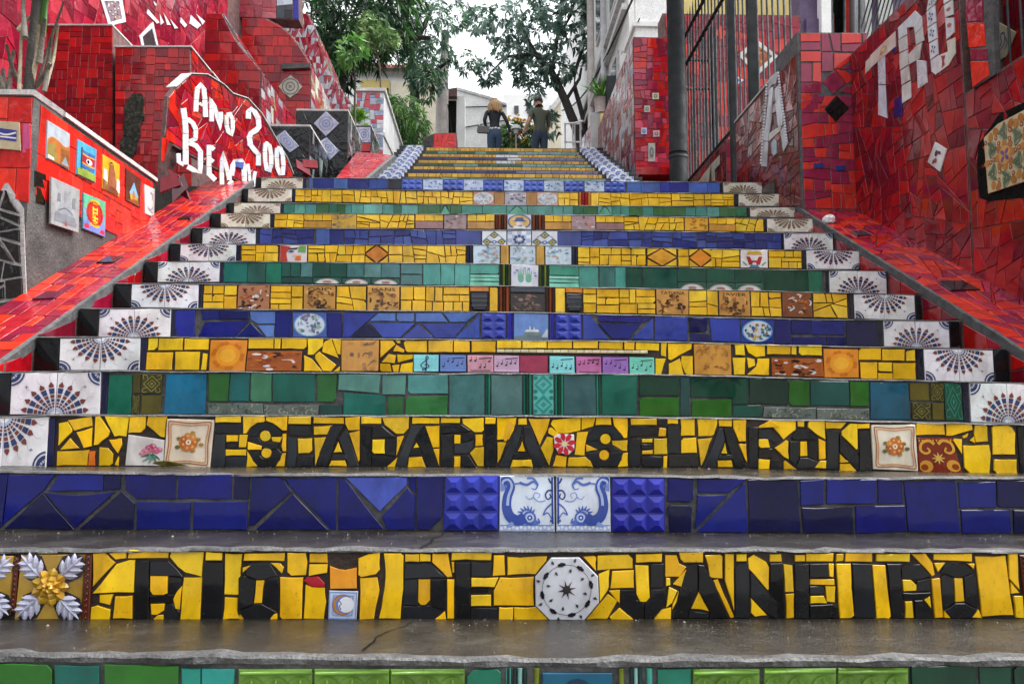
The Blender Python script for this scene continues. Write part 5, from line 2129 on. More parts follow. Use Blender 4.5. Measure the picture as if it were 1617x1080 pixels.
def lz(s, z=LZ):
    return z(*P2(s))


skyc, hill = 'B8C4CC', 'A85A20'
pic(lz("400,685 600,785 608,465 408,340"), 'A8B4BC', [([(0, .45), (.15, .62), (.5, .58), (.7, .52), (1, .6), (1, 0), (0, 0)], 'B0662A'), ([(0, .4), (.3, .5), (.45, .1), (.3, 0), (0, 0)], '8A7A3A'), ([(.6, .45), (1, .5), (1, 0), (.55, 0)], '8A5424'), ([(.62, .05), (.8, .3), (.98, .05)], '8A94A0'), ([(.02, .03), (.3, .03), (.28, .1), (.02, .12)], 'E0DCD4')] + many(stroke([(0, .5), (.2, .62), (.5, .6), (.75, .54), (1, .62)], .03, .03), 'D07A28'))
sh = [([(0, 0), (1, 0), (1, .2), (.5, .26), (0, .2)], '8AA040'), ([(.18, .2), (.24, .2), (.24, .84), (.18, .84)], '3A4048')]
for y0, y1, c in ((.26, .36, '3A6AA8'), (.36, .40, 'D8A030'), (.40, .62, 'A82034'), (.62, .66, 'D8A030'), (.66, .76, '3A6AA8')):
    sh.append(([(.24, y0 + .03), (.5, y0), (.9, y0 + .02), (.9, y1 + .02), (.5, y1), (.24, y1 + .03)], c))
sh += [(circ(.6, .5, .17, 8, .09), 'E8E4E0'), (circ(.55, .5, .07, 6, .06), '20202A')]
pic(lz("670,825 838,905 850,605 680,512"), '4AA0C8', sh)
pic(lz("902,955 1055,1032 1058,740 906,648"), 'E0A824', [([(.25, 0), (.35, .6), (.4, .82), (.6, .84), (.72, .6), (.8, 0)], '9A5A38'), ([(0, .02), (.0, .3), (.25, .14), (.5, 0)], '8A5A3A'), ([(0, .3), (.26, .24), (.22, .6), (.04, .6)], 'E6E0D0'), ([(.78, .1), (1, .1), (1, .5), (.8, .5)], 'E8E2D4'), ([(.36, .78), (.5, .92), (.66, .78), (.6, .88), (.4, .88)], '2A1C18'), ([(.3, .0), (.9, 0), (.85, .16), (.4, .2)], '7A4024')])
pic(lz("1112,1060 1240,1130 1250,870 1116,775"), '5A2A1C', [([(.2, .3), (.5, .72), (.85, .3)], '7AB0D0'), ([(.22, .3), (.8, .3), (.8, .16), (.3, .1)], 'B0A040'), ([(.1, .02), (.9, .02), (.9, .2), (.4, .14)], '8A4A24'), ([(.4, .16), (.6, .16), (.55, .44), (.45, .44)], 'B86A2C')])
pic(lz("385,395 625,475 635,108 392,0", LZ2), 'A0A4A8', [([(.1, .1), (.9, .1), (.84, .3), (.14, .3)], '7A8088'), ([(.2, .3), (.8, .3), (.7, .5), (.5, .58), (.3, .5)], '8A9098'), ([(.46, .5), (.6, .5), (.6, .8), (.46, .8)], '8E949C'), ([(.2, .55), (.32, .55), (.3, .72), (.22, .72)], '6A727C'), ([(.74, .5), (.84, .5), (.84, .74), (.74, .74)], '767E88'), ([(.48, .06), (.56, .06), (.56, .14), (.48, .14)], 'A8504C')] + many(stroke([(.25, .35), (.5, .44), (.75, .35)], .03, .03), '5A626C'), base=.02)
sh = [([(0, 0), (1, 0), (1, .3), (.5, .36), (0, .24)], '6A86D0'), ([(0, .6), (1, .6), (1, 1), (0, 1)], '5AB48C'), (circ(.5, .54, .38, 18, .36), 'C8281C'), (circ(.5, .86, .22, 10, .06), 'E0B020'), (circ(.5, .22, .22, 10, .06), 'E0B020'), ([(.05, .04), (.3, .08), (.2, .2), (.04, .16)], 'C83048'), ([(.95, .04), (.7, .06), (.8, .18), (.96, .16)], 'C83048')]
sh += many(ringq(.5, .54, .30, .33, 16), '8A1810')
sh += many(stroke([(.4, .66), (.62, .66)], .05, .05, False) + stroke([(.4, .56), (.62, .56)], .05, .05, False) + stroke([(.42, .72), (.42, .46)], .05, .05, False) + stroke([(.6, .72), (.6, .52)], .05, .05, False) + stroke([(.38, .42), (.64, .42)], .05, .05, False) + stroke([(.5, .5), (.5, .32)], .05, .05, False) + stroke([(.4, .34), (.62, .32)], .05, .05, False), 'E8D030')
pic(lz("690,440 878,512 882,212 692,130", LZ2), '6AA8C0', sh)
pic(lz("1225,310 1300,342 1308,105 1218,60", LZ2), 'D8D8DC', many(stroke([(.5, .8), (.75, .75), (.7, .6)], .03, .03) + stroke([(.2, .3), (.5, .2), (.8, .32)], .03, .03) + stroke([(.2, .2), (.8, .12)], .02, .02), '7A5A60'))
# red band along the top and the stepped lower end
u_ = lambda x, y: FRs.px(x, y)
za, zb_ = zt - .02, zt - .50
band = [(d0 + .06, za), (d1 - .05, za), (d1 - .05, zb_), (d0 + .06, zb_)]
cover(FRs, [band], .020, .003, 0.0, REDHOT + ['D02418', 'CC2016'], pw, skip=[inset(ccw(q), -.004) for q in pics.values()], seed=7, mat='shiny')
cover(FRs, [[FRs.px(150, 300), FRs.px(228, 345), FRs.px(228, 290), FRs.px(150, 255)]], .010, .003, 0.0, REDHOT, pw, skip=[inset(ccw(q), -.004) for q in pics.values()], seed=8)
for s in ("305,930 400,960 405,830 308,792", "320,1080 398,1100 402,975 322,935"):
    tile(FRs, pxp(FRs, lz(s)), '16120E', pw, 'black_tile')
tile(FRs, pxp(FRs, lz("632,355 682,375 686,130 636,108", LZ2)), '1A1420', pw, 'black_tile')
# front end of the planter: red squares above, black crazy paving below
fz = [(-2.9, zt - .02), (-2.345, zt - .02)]
xe = ff.px(49, 250)[0]
ft = front(d0 - .001)
q1 = pxp(ft, "0,235 35,240 33,195 0,192")
flag = many(stroke([(.3, .5), (.9, .5)], .1, .1, False), '2E2A80') + [([(.25, .35), (.9, .3), (.92, .7), (.3, .75)], '322E86')] + many(stroke([(.3, .6), (.6, .52), (.9, .62)], .06, .06) + stroke([(.4, .44), (.9, .42)], .05, .05), 'D8D4CC') + [([(.1, .3), (.35, .45), (.1, .6)], 'D8D4CC')]
ptile(ft, [(q1[0][0] - .06, q1[0][1]), q1[1], q1[2], (q1[3][0] - .06, q1[3][1])], 'B8A888', flag, pw, 'flag_tile', base=.01, mat='plaincol')
tile(ft, pxp(ft, "36,242 49,242 48,196 37,196"), 'C05080', pw, 'pink_tile')
cover(ft, [pxp(ft, "-30,300 47,322 52,154 -30,152")], .022, .003, 0.0, REDHOT, pw, seed=3, mat='shiny', skip=[inset(ccw(q1), -.01)])
cover(front(d0 - .006), [pxp(ff, "-30,300 12,300 22,318 34,335 36,400 40,470 -30,480")], .010, .012, .5, ['18100E', '1C1412', '120E10'], pw, seed=4, h=.012, name='black_tile', mat='shiny')
mb = MB()
mb.prism(front(d0 - .004), pxp(ff, "-30,290 14,290 26,310 38,330 40,400 43,472 -30,484"), -.004, .0015)
mb.build('pale_grout', M['grout_light'], pw)

# ------------------------------------------------------------------ left: stepped red walls behind it
st1 = thing('mosaic_wall', 'brick red tiled wall rising in two steps behind the planter and its palm', 'wall', (-3.3, 7.0, H + 1.5))
f1 = front(7.0)
f2_ = front(7.06)
pA = pxp(f1, "182,330 182,76 300,76 303,330")
pB = pxp(f2_, "-60,330 -60,42 178,42 178,330")
slab(f1, [pA[0], pA[3], pA[2], pA[1]], .5, 'grout_red', st1)
slab(f2_, pB, .5, 'grout_red', st1)
cover(f1, [pA], .0085, .003, 0.0, RED + ['C01616'], st1, seed=10, mat='tile')
cover(f2_, [pxp(f2_, "-60,300 -60,42 178,42 178,330")], .0105, .003, 0.0, RED + ['C01616'], st1, seed=11)
fside = face_right(f1.px(300, 100)[0])
ps = pxp(fside, "300,330 300,76 366,150 392,156 392,330")
xs_ = f1.px(300, 100)[0]
mb = MB()
d_e = 8.3
ztop = f1.px(300, 76)[1]
mb.prism(face_right(xs_), [(7.5, H + 1.6), (d_e, H + 1.6), (d_e, ztop), (7.5, ztop)], -.3, 0)
mb.build('wall_body', M['grout_red'], st1)
cover(face_right(xs_), [[(7.02, H + 2.2), (d_e, H + 2.2), (d_e, ztop), (7.02, ztop)]], .012, .003, .1, RED + WINE, st1, seed=12)
mb = MB()
mb.prism(f1, [(pA[1][0] - .005, pA[1][1]), (pA[2][0] + .02, pA[2][1]), (pA[2][0] + .02, pA[2][1] + .014), (pA[1][0] - .005, pA[1][1] + .014)], -.5, .018)
mb.prism(f2_, [(pB[1][0], pB[1][1]), (pB[2][0] + .005, pB[2][1]), (pB[2][0] + .005, pB[2][1] + .014), (pB[1][0], pB[1][1] + .014)], -.5, .018)
mb.prism(face_right(xs_), [(7.52, ztop + .001), (d_e, ztop + .001), (d_e, ztop + .015), (7.52, ztop + .015)], -.28, .02)
mb.build('coping', M['coping'], st1)
# mossy crevice as a flat patch, its dark hollow put into the colour
mb = MB()
mb.prism(front(6.985), pxp(f1, "187,250 191,240 190,226 196,214 195,200 199,186 197,174 202,160 210,150 224,149 229,158 226,172 229,186 222,200 223,214 217,226 216,240 209,252"), -.01, .001)
mb.build('crevice_patch', M['moss'], st1)

# ------------------------------------------------------------------ left: slanting wall lettered ANO 2000
pa, pb = at(250, 330, 5.5), at(466, 330, 7.5)
ua = Vector((pb.x - pa.x, pb.y - pa.y, 0)).normalized()
fa = Frame((pa.x, pa.y, 0), ua, (0, 0, 1))
ano = thing('inscribed_wall', 'slanting red wall with white tile letters ANO 2000 curving down to the stairs', 'wall', (pa.x, pa.y, H + 1.5))
outl = pxp(fa, "252,345 254,300 257,240 262,190 265,152 276,138 300,117 326,118 352,134 366,148 390,156 412,180 432,215 452,250 462,275 466,330")
low = fa.px(462, 300)[1] - .2
outl = [(outl[0][0], low)] + outl[1:-1] + [(outl[-1][0], low)]
slab(fa, outl, .03, 'grout_red', ano)
oc_ = ccw(outl)
reg = []
us = sorted(p[0] for p in outl)


def topat(u):
    best = -9
    for i in range(len(outl)):
        (x0, y0), (x1, y1) = outl[i - 1], outl[i]
        if min(x0, x1) <= u <= max(x0, x1) and abs(x1 - x0) > 1e-6:
            best = max(best, y0 + (y1 - y0) * (u - x0) / (x1 - x0))
    return best


umin, umax = us[0] + .02, us[-1] - .02
nn = 9
for i in range(nn):
    a, b = umin + (umax - umin) * i / nn, umin + (umax - umin) * (i + 1) / nn
    reg.append([(a, low), (b, low), (b, topat(b) - .01), (a, topat(a) - .01)])
A3 = Z(240, 130, 6.354)
lets = []
LET = [(50, "428,300 432,180 445,70 480,28 508,70 518,180 524,355"), (34, "462,215 512,245"),
       (46, "586,400 584,270 578,165 612,240 650,370 678,470 680,380 676,300"),
       (42, "738,330 735,430 752,500 785,535 800,470 798,380 770,318 738,330"),
       (52, "955,370 958,300 985,272 1020,300 1055,370 1062,450 1040,480 985,515 965,560 975,630 1015,680 1058,730 1056,840"),
       (44, "1128,610 1122,700 1126,800 1140,880 1168,895 1185,830 1186,730 1168,640 1128,610"),
       (44, "1246,660 1240,760 1248,860 1275,925 1302,925 1308,840 1302,740 1280,670 1246,660"),
       (58, "300,262 318,380 325,520 325,680 325,830"), (46, "252,715 256,800 310,830"),
       (50, "345,375 400,415 428,480 425,570 360,600"), (52, "360,610 430,640 474,700 474,800 470,905 400,880 345,850"),
       (50, "560,630 560,740 560,850 562,940"), (44, "580,650 612,680"), (40, "580,780 606,800"), (50, "565,925 624,985"),
       (44, "690,1030 688,900 692,790 698,715 720,800 745,900 766,985"), (34, "768,880 770,985"),
       (52, "785,940 800,850 830,795 880,790 912,840 915,950 915,1050"), (40, "760,1035 795,985"),
       (32, "950,820 966,930 975,1055"), (34, "1024,895 1012,980 1004,1055")]
for w_, t_ in LET:
    p = P2(t_)
    for qd4 in stroke(p, w_, w_, False):
        q = pxp(fa, A3(*qd4))
        lets.append(q)
        q2 = inset(ccw(q), .0012)
        tile(fa, q2 if area(q2) > 0 else q, rnd.choice(['D0D4DC', 'DADCE2', 'C4CAD6', 'D4D0CC']), ano, 'letter_tile', h=.005, bev=.001, base=.007, jit=.06, rag=False)
for s, c in (("822,800 905,805 895,875 825,850", '4A5A98'),):
    tile(fa, pxp(fa, A3(*P2(s))), c, ano, 'inlay_tile', h=.003, base=.0135)
cover(fa, [inset(ccw(outl), .012)], .0085, .004, .35, RED + WINE + ['C42418', 'A83A30'], ano, skip=lets, seed=14)
mb = MB()
tp = [p for p in outl[4:-1]]
for a, b in zip(outl[5:-1], outl[6:-1]):
    dx, dy = b[0] - a[0], b[1] - a[1]
    l = math.hypot(dx, dy)
    nx, ny = -dy / l * .006, dx / l * .006
    mb.prism(fa, [a, b, (b[0] + nx, b[1] + ny), (a[0] + nx, a[1] + ny)], -.07, .014)
mb.build('coping', M['coping'], ano)
# broken tile lump at its foot, left
lump = thing('broken_tiles', 'dark hollow lump of broken tiles at the top of the left ramp', 'rubble', tuple(at(278, 300, 5.55)))
mb = MB()
for i, (x, y, sz) in enumerate(((268, 292, .07), (282, 300, .08), (276, 282, .06), (290, 306, .05))):
    c = at(x, y, 5.45 + .02 * i)
    a = i * 1.3
    mb.prism(Frame(c, (math.cos(a), .3, .4), (-.3, .2, 1)), [(-sz, -sz * .7), (sz, -sz * .5), (sz * .8, sz), (-sz * .7, sz * .8)], 0, .02)
    mb.build('shard', M['tile'], lump, color=L(['701020', '3A1018', '8A1828', '5A1420'][i]))
    mb = MB()

# ------------------------------------------------------------------ left background: big glossy slope and curved buttresses
big = thing('mosaic_wall', 'huge glossy pinkish red wall with white framed diamond panels at the upper left', 'wall', (-4.1, 8.0, H + 2))
fb = face_right(-4.0)
P_ = [(5.2, H + 1.4), (14.0, H + 2.5), (14.0, H + 7.4), (5.2, H + 5.4)]
slab(fb, P_, .4, 'grout_red', big)
dia1 = pxp(fb, "196,0 205,32 184,45 169,38 157,0 165,-25 190,-25")
skipb = []


def framed(s_out, s_in, inner, seed):
    qo, qi = pxp(fb, s_out), pxp(fb, s_in)
    skipb.append(qo)
    for i in range(len(qo)):
        j = (i + 1) % len(qo)
        tile(fb, [qo[i], qo[j], qi[j], qi[i]], 'D8DAE0', big, 'frame_tile', base=.010, jit=.04)
    return qi


qi = framed("155,-6 190,-6 197,35 170,42", "162,2 186,2 191,30 173,35", None, 1)
ptile(fb, qi, '8A7A80', [(circ(random.Random(i).random(), random.Random(i + 99).random(), .06, 6, .04), ['D8D0C8', '4A3848', 'A88A70'][i % 3]) for i in range(40)], big, 'patterned_tile', base=.008)
qi = framed("218,58 240,35 249,76 223,78", "223,59 238,45 245,73 226,74", None, 2)
tile(fb, qi, '3A3C40', big, 'dark_tile', base=.008)
for i, s in enumerate(("232,15 250,36 246,38 230,22", "250,22 257,36 252,40", "256,20 268,40 262,40", "266,30 280,45 274,46", "284,28 294,40 290,44 283,36", "300,24 316,40 310,46 298,38", "308,22 322,34 318,40", "240,2 246,8 243,10")):
    tile(fb, pxp(fb, s), 'E0E2E8', big, 'letter_tile', base=.010, jit=.03)
cover(fb, [[(6.0, H + 2.3), (7.08, H + 2.3), (7.08, H + 5.0), (6.0, H + 4.3)], [(7.08, H + 3.3), (11.8, H + 3.3), (11.8, H + 6.8), (7.08, H + 5.0)]], .04, .004, .25, WINE + ['A0283C', 'B03040', '8E1C34'], big, skip=skipb, seed=15, mat='shiny', h=.006)


def buttress(label, d, prof, depth, back_x, cols, cseed, glints, front_cols=RED, dark=None, face=('tile', .05, 1.0, .03)):
    """red wall end with a curved shoulder, extruded away from the stairs"""
    f = front(d)
    pr = pxp(f, prof)
    t = thing('buttress', label, 'buttress', (pr[-1][0], d, H + 2))
    left = pxp(f, back_x)[0][0]
    zb0 = pr[-1][1]
    poly = [(left, zb0), (pr[-1][0], zb0)] + list(reversed(pr[:-1])) + [(left, pr[0][1])]
    mb = MB()
    mb.prism(f, poly, -depth, 0)
    mb.build('wall_body', M['grout_red'], t)
    # strips of the front
    n_ = 6
    regs = []
    xs2 = [p[0] for p in pr]
    zs2 = [p[1] for p in pr]
    for i in range(len(pr) - 1):
        (x0, z0), (x1, z1) = pr[i], pr[i + 1]
        if abs(z0 - z1) < 1e-4 or z0 < z1:
            continue
        regs.append([(left, z1), (x1 - .01, z1), (x0 - .01, z0), (left, z0)])
    cover(f, regs, face[3], .004, face[1], front_cols, t, seed=cseed, limit=200, mat=face[0], aspect=face[2])
    # glossy mosaic over the curved shoulder, pale pieces painting in sky glare
    rg = random.Random(cseed)
    for i in range(len(pr) - 1):
        (x0, z0), (x1, z1) = pr[i], pr[i + 1]
        a, b = Vector((x0, d, z0)), Vector((x1, d, z1))
        v = (a - b)
        ln = v.length
        if ln < .02:
            continue
        fr = Frame(b, (0, 1, 0), v.normalized())
        if fr.N.x < 0 and fr.N.z < 0:
            continue
        for p in mosaic([(0, 0), (depth, 0), (depth, ln), (0, ln)], .035, .004, .12, rg, 1.2):
            c = rg.choice(cols if rg.random() > glints else ['C8C8D0', 'B0B4BC', '8A90A0', 'D0C8B8', '788090', '9A9C70'])
            if dark and dark[0] <= i < dark[1] and rg.random() < .85:
                c = rg.choice(['20242C', '2A3038', '181A20'])
            tile(fr, p, c, t, 'tile', h=.007, mat='shiny', tilt=.05)
    return t


b1 = buttress('red buttress with a black and white crest on its curved shoulder', 9.2, "352,22 357,32 366,50 376,68 390,86 402,98 412,112 412,240", 1.5, "322,100", WINE + ['9A2030'], 21, .3, RED, (1, 3))
b2 = buttress('arched red buttress with a grey beam and star shaped tile on its recessed face', 11.0, "420,30 446,44 462,58 474,74 484,90 491,104 491,300", 1.9, "380,100", ['A8283A', '98203A', 'B03A48'], 22, .55, RED)
b3 = buttress('farthest low glossy pink buttress beside the black planters', 13.4, "486,22 496,40 502,60 512,90 524,120 540,142 556,165 560,300", 2.2, "440,100", ['B03A4C', 'A82C40', 'C0505C'], 23, .55, ['A8283A', 'C8C8D0', 'A8ACB8', 'B84858', 'D0D4DC', 'C05868', '98203A'], None, ('shiny', .3, .4, .008))  # pale front colours stand in for white glare on the wet tiles
# beam and star tile on the second buttress
fb2 = front(11.0)
mb = MB()
mb.prism(fb2, pxp(fb2, "446,112 491,110 491,103 447,103"), 0, .06)
mb.build('beam', M['concrete'], b2)
cx, cy = fb2.px(459, 138)
r_ = fb2.px(478, 138)[0] - cx
star = []
for i in range(16):
    rr = r_ * (1.0 if i % 4 == 0 else .80 if i % 2 == 0 else .78)
    star.append((cx + rr * math.cos(i * math.pi / 8), cy + rr * math.sin(i * math.pi / 8)))
mb = MB()
tile_geo(mb, fb2, star, .012, .002, .008, L('A8A698'), 0)
for k_, (r0, r1, c) in enumerate(((.62, .72, '5A5E5C'), (.3, .42, '6A6C68'))):
    for p in ringq(0, 0, r0 * r_, r1 * r_, 16):
        mb.face([fb2.to3(cx + x, cy + y, .0225) for x, y in ccw(p)], L(c))
for a in (math.pi / 4, 3 * math.pi / 4):
    for p in stroke([(-.18 * r_ * math.cos(a), -.18 * r_ * math.sin(a)), (.18 * r_ * math.cos(a), .18 * r_ * math.sin(a))], .06 * r_, None, False):
        mb.face([fb2.to3(cx + x, cy + y, .023) for x, y in ccw(p)], L('3A3430'))
mb.build('star_tile', M['print'], b2)

# upper pink band over the buttresses with a blue and black end
up = thing('parapet', 'glossy pink upper parapet with a black and blue tiled end beneath the big tree', 'parapet', (-3.6, 10.5, H + 5))
fu = front(12.4)
pu = pxp(fu, "300,-60 470,-60 472,32 300,24")
slab(fu, pu, .3, 'grout_red', up)
cover(fu, [pxp(fu, "300,-60 436,-60 436,30 300,24")], .03, .004, .05, ['A84450', 'B05058', '9A3848', 'B86068'], up, seed=31, mat='shiny')
cover(fu, [pxp(fu, "437,-60 462,-60 462,30 437,30")], .03, .004, .05, ['20242C', '3A424C', 'B8C4D0'], up, seed=32, mat='shiny')
cover(fu, [pxp(fu, "463,-60 471,-60 472,31 463,31")], .05, .004, .05, ['1C2080', '242890'], up, seed=33, mat='shiny')

# ------------------------------------------------------------------ black planters with blue and white diamonds
dsh = many(ringq(.5, .5, .34, .42, 14), '8A96C0') + many(ringq(.5, .5, .16, .24, 12), '7A88B8') + [(circ(.5, .5, .08, 6), '5A6AA8')] + [(circ(a, b, .12, 6), '98A4CC') for a in (.1, .9) for b in (.1, .9)] + many(stroke([(.1, .5), (.9, .5)], .03, .03, False) + stroke([(.5, .1), (.5, .9)], .03, .03, False), '94A0C8')


def planter(label, d, box, dias, depth, seed, cols, side=True):
    f = front(d)
    q = pxp(f, box)                              # bl br tr tl
    t = thing('planter', label, 'planter', ((q[0][0] + q[1][0]) / 2, d, q[0][1] - .3))
    x0, x1, z0, z1 = q[3][0], q[2][0], q[0][1] - .35, q[3][1]
    mb = MB()
    mb.prism(f, [(x0, z0), (x1, z0), (x1, z1 - .02), (x0, z1 - .02)], -depth, 0)
    mb.build('planter_body', M['grout_grey'], t)
    mb = MB()
    for a, b in (((x0, d, z1 - .02), (x1, d + .09, z1)), ((x0, d + depth - .09, z1 - .02), (x1, d + depth, z1)), ((x1 - .09, d + .09, z1 - .02), (x1, d + depth - .09, z1)), ((x0, d + .09, z1 - .02), (x0 + .09, d + depth - .09, z1))):
        mb.box(a, b)
    mb.build('rim', M['coping'], t)
    mb = MB()
    mb.box((x0 + .09, d + .09, z1 - .12), (x1 - .09, d + depth - .09, z1 - .019))
    mb.build('soil', M['ground'], t)
    dq = [pxp(f, s) for s in dias]
    for s in dq:
        ptile(f, s, 'B8BCCC', dsh, t, 'diamond_tile', base=.010)
    cover(f, [[(x0, z0 + .3), (x1, z0 + .3), (x1, z1 - .025), (x0, z1 - .025)]], .012, .0035, .5, cols, t, skip=dq, seed=seed, mat='shiny')
    cover(face_right(x1), [[(d, z0 + .3), (d + depth, z0 + .3), (d + depth, z1 - .025), (d, z1 - .025)]], .02, .004, .2, cols + ['5A6468', '8A9498', '3A4448'], t, seed=seed + 1, mat='shiny')
    return t


BK = ['0C0D10', '101216', '14161A', '0A0A0E']
planter('black tiled planter with one blue diamond next to the inscribed wall', 8.0, "400,283 490,283 490,196 400,196", ["458,242 473,232 450,207 435,218"], 1.0, 41, BK)
planter('taller black tiled planter with two blue diamonds and a thin sapling', 8.9, "468,283 550,283 550,172 468,172", ["515,216 536,196 515,177 496,196", "521,254 536,239 516,218 503,226"], 1.0, 42, BK)
planter('small planter with a square blue tile above a red tile by the pale stringer', 10.4, "558,246 586,246 586,196 558,196", [], .8, 43, BK)
pl3 = bpy.data.objects['planter.002']
f3 = front(10.4)
ptile(f3, pxp(f3, "565,226 585,226 585,202 563,202"), 'B8BCCC', dsh, pl3, 'square_tile', base=.012)
tile(f3, pxp(f3, "566,240 585,240 585,227 566,227"), 'C01818', pl3, 'red_tile', base=.012)
# wet red ramp beside the upper flight
sl = (uz[0] - uz[9]) / 2.7
bench = thing('ramp_wall', 'short wet pinkish red ramp beside the narrow upper flight and small planter', 'ramp', tuple(at(560, 283, 8.0)))
cu_, su_ = 1 / math.hypot(1, sl), sl / math.hypot(1, sl)
fbn = Frame((0, 8.0, uz[9] + .06), (1, 0, 0), (0, cu_, su_))
pts = pxp(fbn, "526,287 575,287 622,247 598,243 563,241")
mb = MB()
mb.prism(fbn, pts, -.3, 0)
mb.build('ramp_body', M['grout_red'], bench)
cover(fbn, [pts], .02, .004, .2, ['A82834', 'B03440', 'C02C30', '9A2030'], bench, seed=44, mat='shiny')
mb = MB()
a, b = pts[1], pts[2]
mb.prism(fbn, [(a[0] - .02, a[1]), (a[0] + .02, a[1]), (b[0] + .02, b[1]), (b[0] - .02, b[1])], -.06, .012)
mb.build('edge_strip', M['nose'], bench)
lump2 = thing('broken_tiles', 'small heap of broken red tiles in front of the black planter', 'rubble', tuple(at(485, 270, 7.7)))
mb = MB()
for i, (x, y, sz) in enumerate(((478, 268, .075), (490, 262, .07), (484, 278, .06))):
    c = at(x, y, 7.7 + .03 * i)
    a = i * .9 - .5
    mb.prism(Frame(c, (math.cos(a), .2, .5 * (i - 1)), (-.2, .3, 1)), [(-sz, -sz * .6), (sz, -sz * .6), (sz, sz * .7), (-sz, sz * .7)], 0, .03)
    mb.build('shard', M['tile'], lump2, color=L(['7A1826', '8A202A', '6A182A'][i]))
    mb = MB()

# pale plastered stringer running up on the left
strg = thing('stringer_wall', 'pale grey plastered stair stringer sloping up behind the small planter', 'wall', (-1.9, 11, H + 3))
fs_ = face_right(-1.62)
q = pxp(fs_, "640,250 616,262 585,250 572,180 590,128 600,140")
slab(fs_, [(12.0, H + 3.0), (15.75, H + 4.4), (15.75, H + 5.0), (12.0, H + 5.0)], .42, 'greywall', strg)
cover(front(11.99), [[(-2.04, H + 3.4), (-1.62, H + 3.4), (-1.62, H + 4.98), (-2.04, H + 4.98)]], .011, .004, .1, ['A8B4C8', 'B8C4D0', 'C05060', '8898B0', 'B84858', 'C8D0D8'], strg, seed=97, mat='shiny', tilt=.05)
mb = MB()
mb.prism(fs_, [(11.96, H + 5.0), (15.8, H + 5.0), (15.8, H + 5.05), (11.96, H + 5.05)], -.44, .03)
mb.prism(fs_, [(12.0, H + 4.3), (15.7, H + 4.6), (15.7, H + 4.66), (12.0, H + 4.36)], 0, .02)
mb.build('coping', M['coping'], strg)
# ------------------------------------------------------------------ right: wall lettered TRU
XRW = 2.72
fw = face_left(XRW)
tru = thing('inscribed_wall', 'dark red crazy paved wall with large white tile letters T R U and a floral octagon', 'wall', (XRW, 4.6, H + 1))
zr = H + 2.70
slab(fw, [(-5.69, .9), (-4.32, .5), (-4.32, zr), (-5.69, zr)], .3, 'grout_red', tru)
mb = MB()
mb.prism(fw, [(-4.318, .3), (-2.9, .3), (-2.9, H + 1.83), (-4.318, H + 1.83)], -.3, 0)
mb.build('wall_body', M['grout_red'], tru)
ZR1 = Z(1377, 0, 6.7375)
ZR2 = Z(1377, 150, 6.7375)
lt = []


def wl(z, s, col='D2D2D6', nm='letter_tile', base=.006, sh=None):
    q = pxp(fw, z(*P2(s)))
    lt.append(q)
    if sh and len(q) == 4:
        ptile(fw, q, col, sh, tru, nm, base=base)
    else:
        tile(fw, q, col, tru, nm, base=base, jit=.05)


bl4 = [(circ(.5 + .22 * math.cos(a), .5 + .2 * math.sin(a), .1, 7, .08), '3A4890') for a in (.3, 1.9, 3.4, 5.0)] + [(circ(.5, .5, .06, 6), '3A4890')]
spk = [(circ(random.Random(i).random(), random.Random(i + 50).random(), .07, 6, .03), 'A8B0C8') for i in range(22)]
tang = [(circ(.55, .5, .14, 9, .2), 'C89A6A'), (circ(.55, .5, .08, 7, .12), 'E0C8A0'), (circ(.45, .35, .06, 6, .1), 'B8905A')]
wl(ZR1, "0,728 265,500 262,335 0,590", 'CFC6BC', sh=tang)
wl(ZR1, "-60,790 0,735 0,600 -52,660", 'CFC6BC')
wl(ZR1, "85,905 155,900 150,590 78,650", 'CCD2E0', sh=spk)
wl(ZR1, "85,1225 175,1260 172,1240 155,910 85,910", 'CCD2E0')
wl(ZR1, "300,425 385,370 382,300 475,290 545,185 475,118 290,300", 'D4D6DC')
wl(ZR1, "305,565 395,520 385,378 298,432", 'D2D2D4')
wl(ZR1, "315,750 402,690 395,530 306,575", 'CDC8C6')
wl(ZR1, "330,910 420,855 405,700 318,758", 'CFCAC6')
wl(ZR1, "338,1105 430,1045 425,865 332,918", 'D2D0CE')
wl(ZR1, "475,370 550,280 545,190 462,290", 'D0D0D2')
wl(ZR1, "485,480 570,435 552,285 476,375", 'CFCDCB')
wl(ZR1, "410,690 520,630 548,455 485,490 400,585", 'D0CECB')
wl(ZR1, "508,950 605,885 588,655 492,640", 'C8CACC', sh=spk)
for s in ("600,120 685,45 730,-40 620,0", "612,295 700,235 685,60 598,130", "625,460 712,410 700,245 612,305", "640,640 720,580 712,420 628,470"):
    wl(ZR1, s, 'D6D8DE', sh=bl4)
wl(ZR1, "690,800 735,770 725,590 640,650 650,765", 'D6D8DE')
wl(ZR1, "738,768 830,700 825,550 730,595", 'D0CEC8', sh=[([(.3, .1), (.7, .2), (.6, .5), (.8, .8), (.3, .9), (.4, .5)], '9A4048')])
wl(ZR1, "832,700 905,570 900,400 815,440 828,550", 'D2CEC4')
wl(ZR1, "812,425 895,350 885,190 800,200", 'D4D2D0', sh=[(circ(.5, .6, .3, 5, .14), 'A85050'), (circ(.5, .3, .2, 6, .1), 'C8C4D0')])
wl(ZR1, "800,190 885,160 875,0 785,60", 'D4D2D0', sh=[(circ(.5, .5, .3, 5, .14), 'A85050'), (circ(.4, .2, .2, 6, .1), 'E8E4E8')])
wl(ZR1, "782,50 875,-10 872,-90 775,-40", 'D4D2D0')
wl(ZR2, "610,718 740,820 812,580 690,500", 'D6D6DA', 'pictured_tile', sh=[(circ(.4, .6, .12, 6, .16), '4A3034'), (circ(.6, .7, .14, 5, .08), '5A3840'), (circ(.5, .3, .12, 6, .12), 'A84858'), (circ(.4, .2, .08, 5, .12), '7A4A3A')])
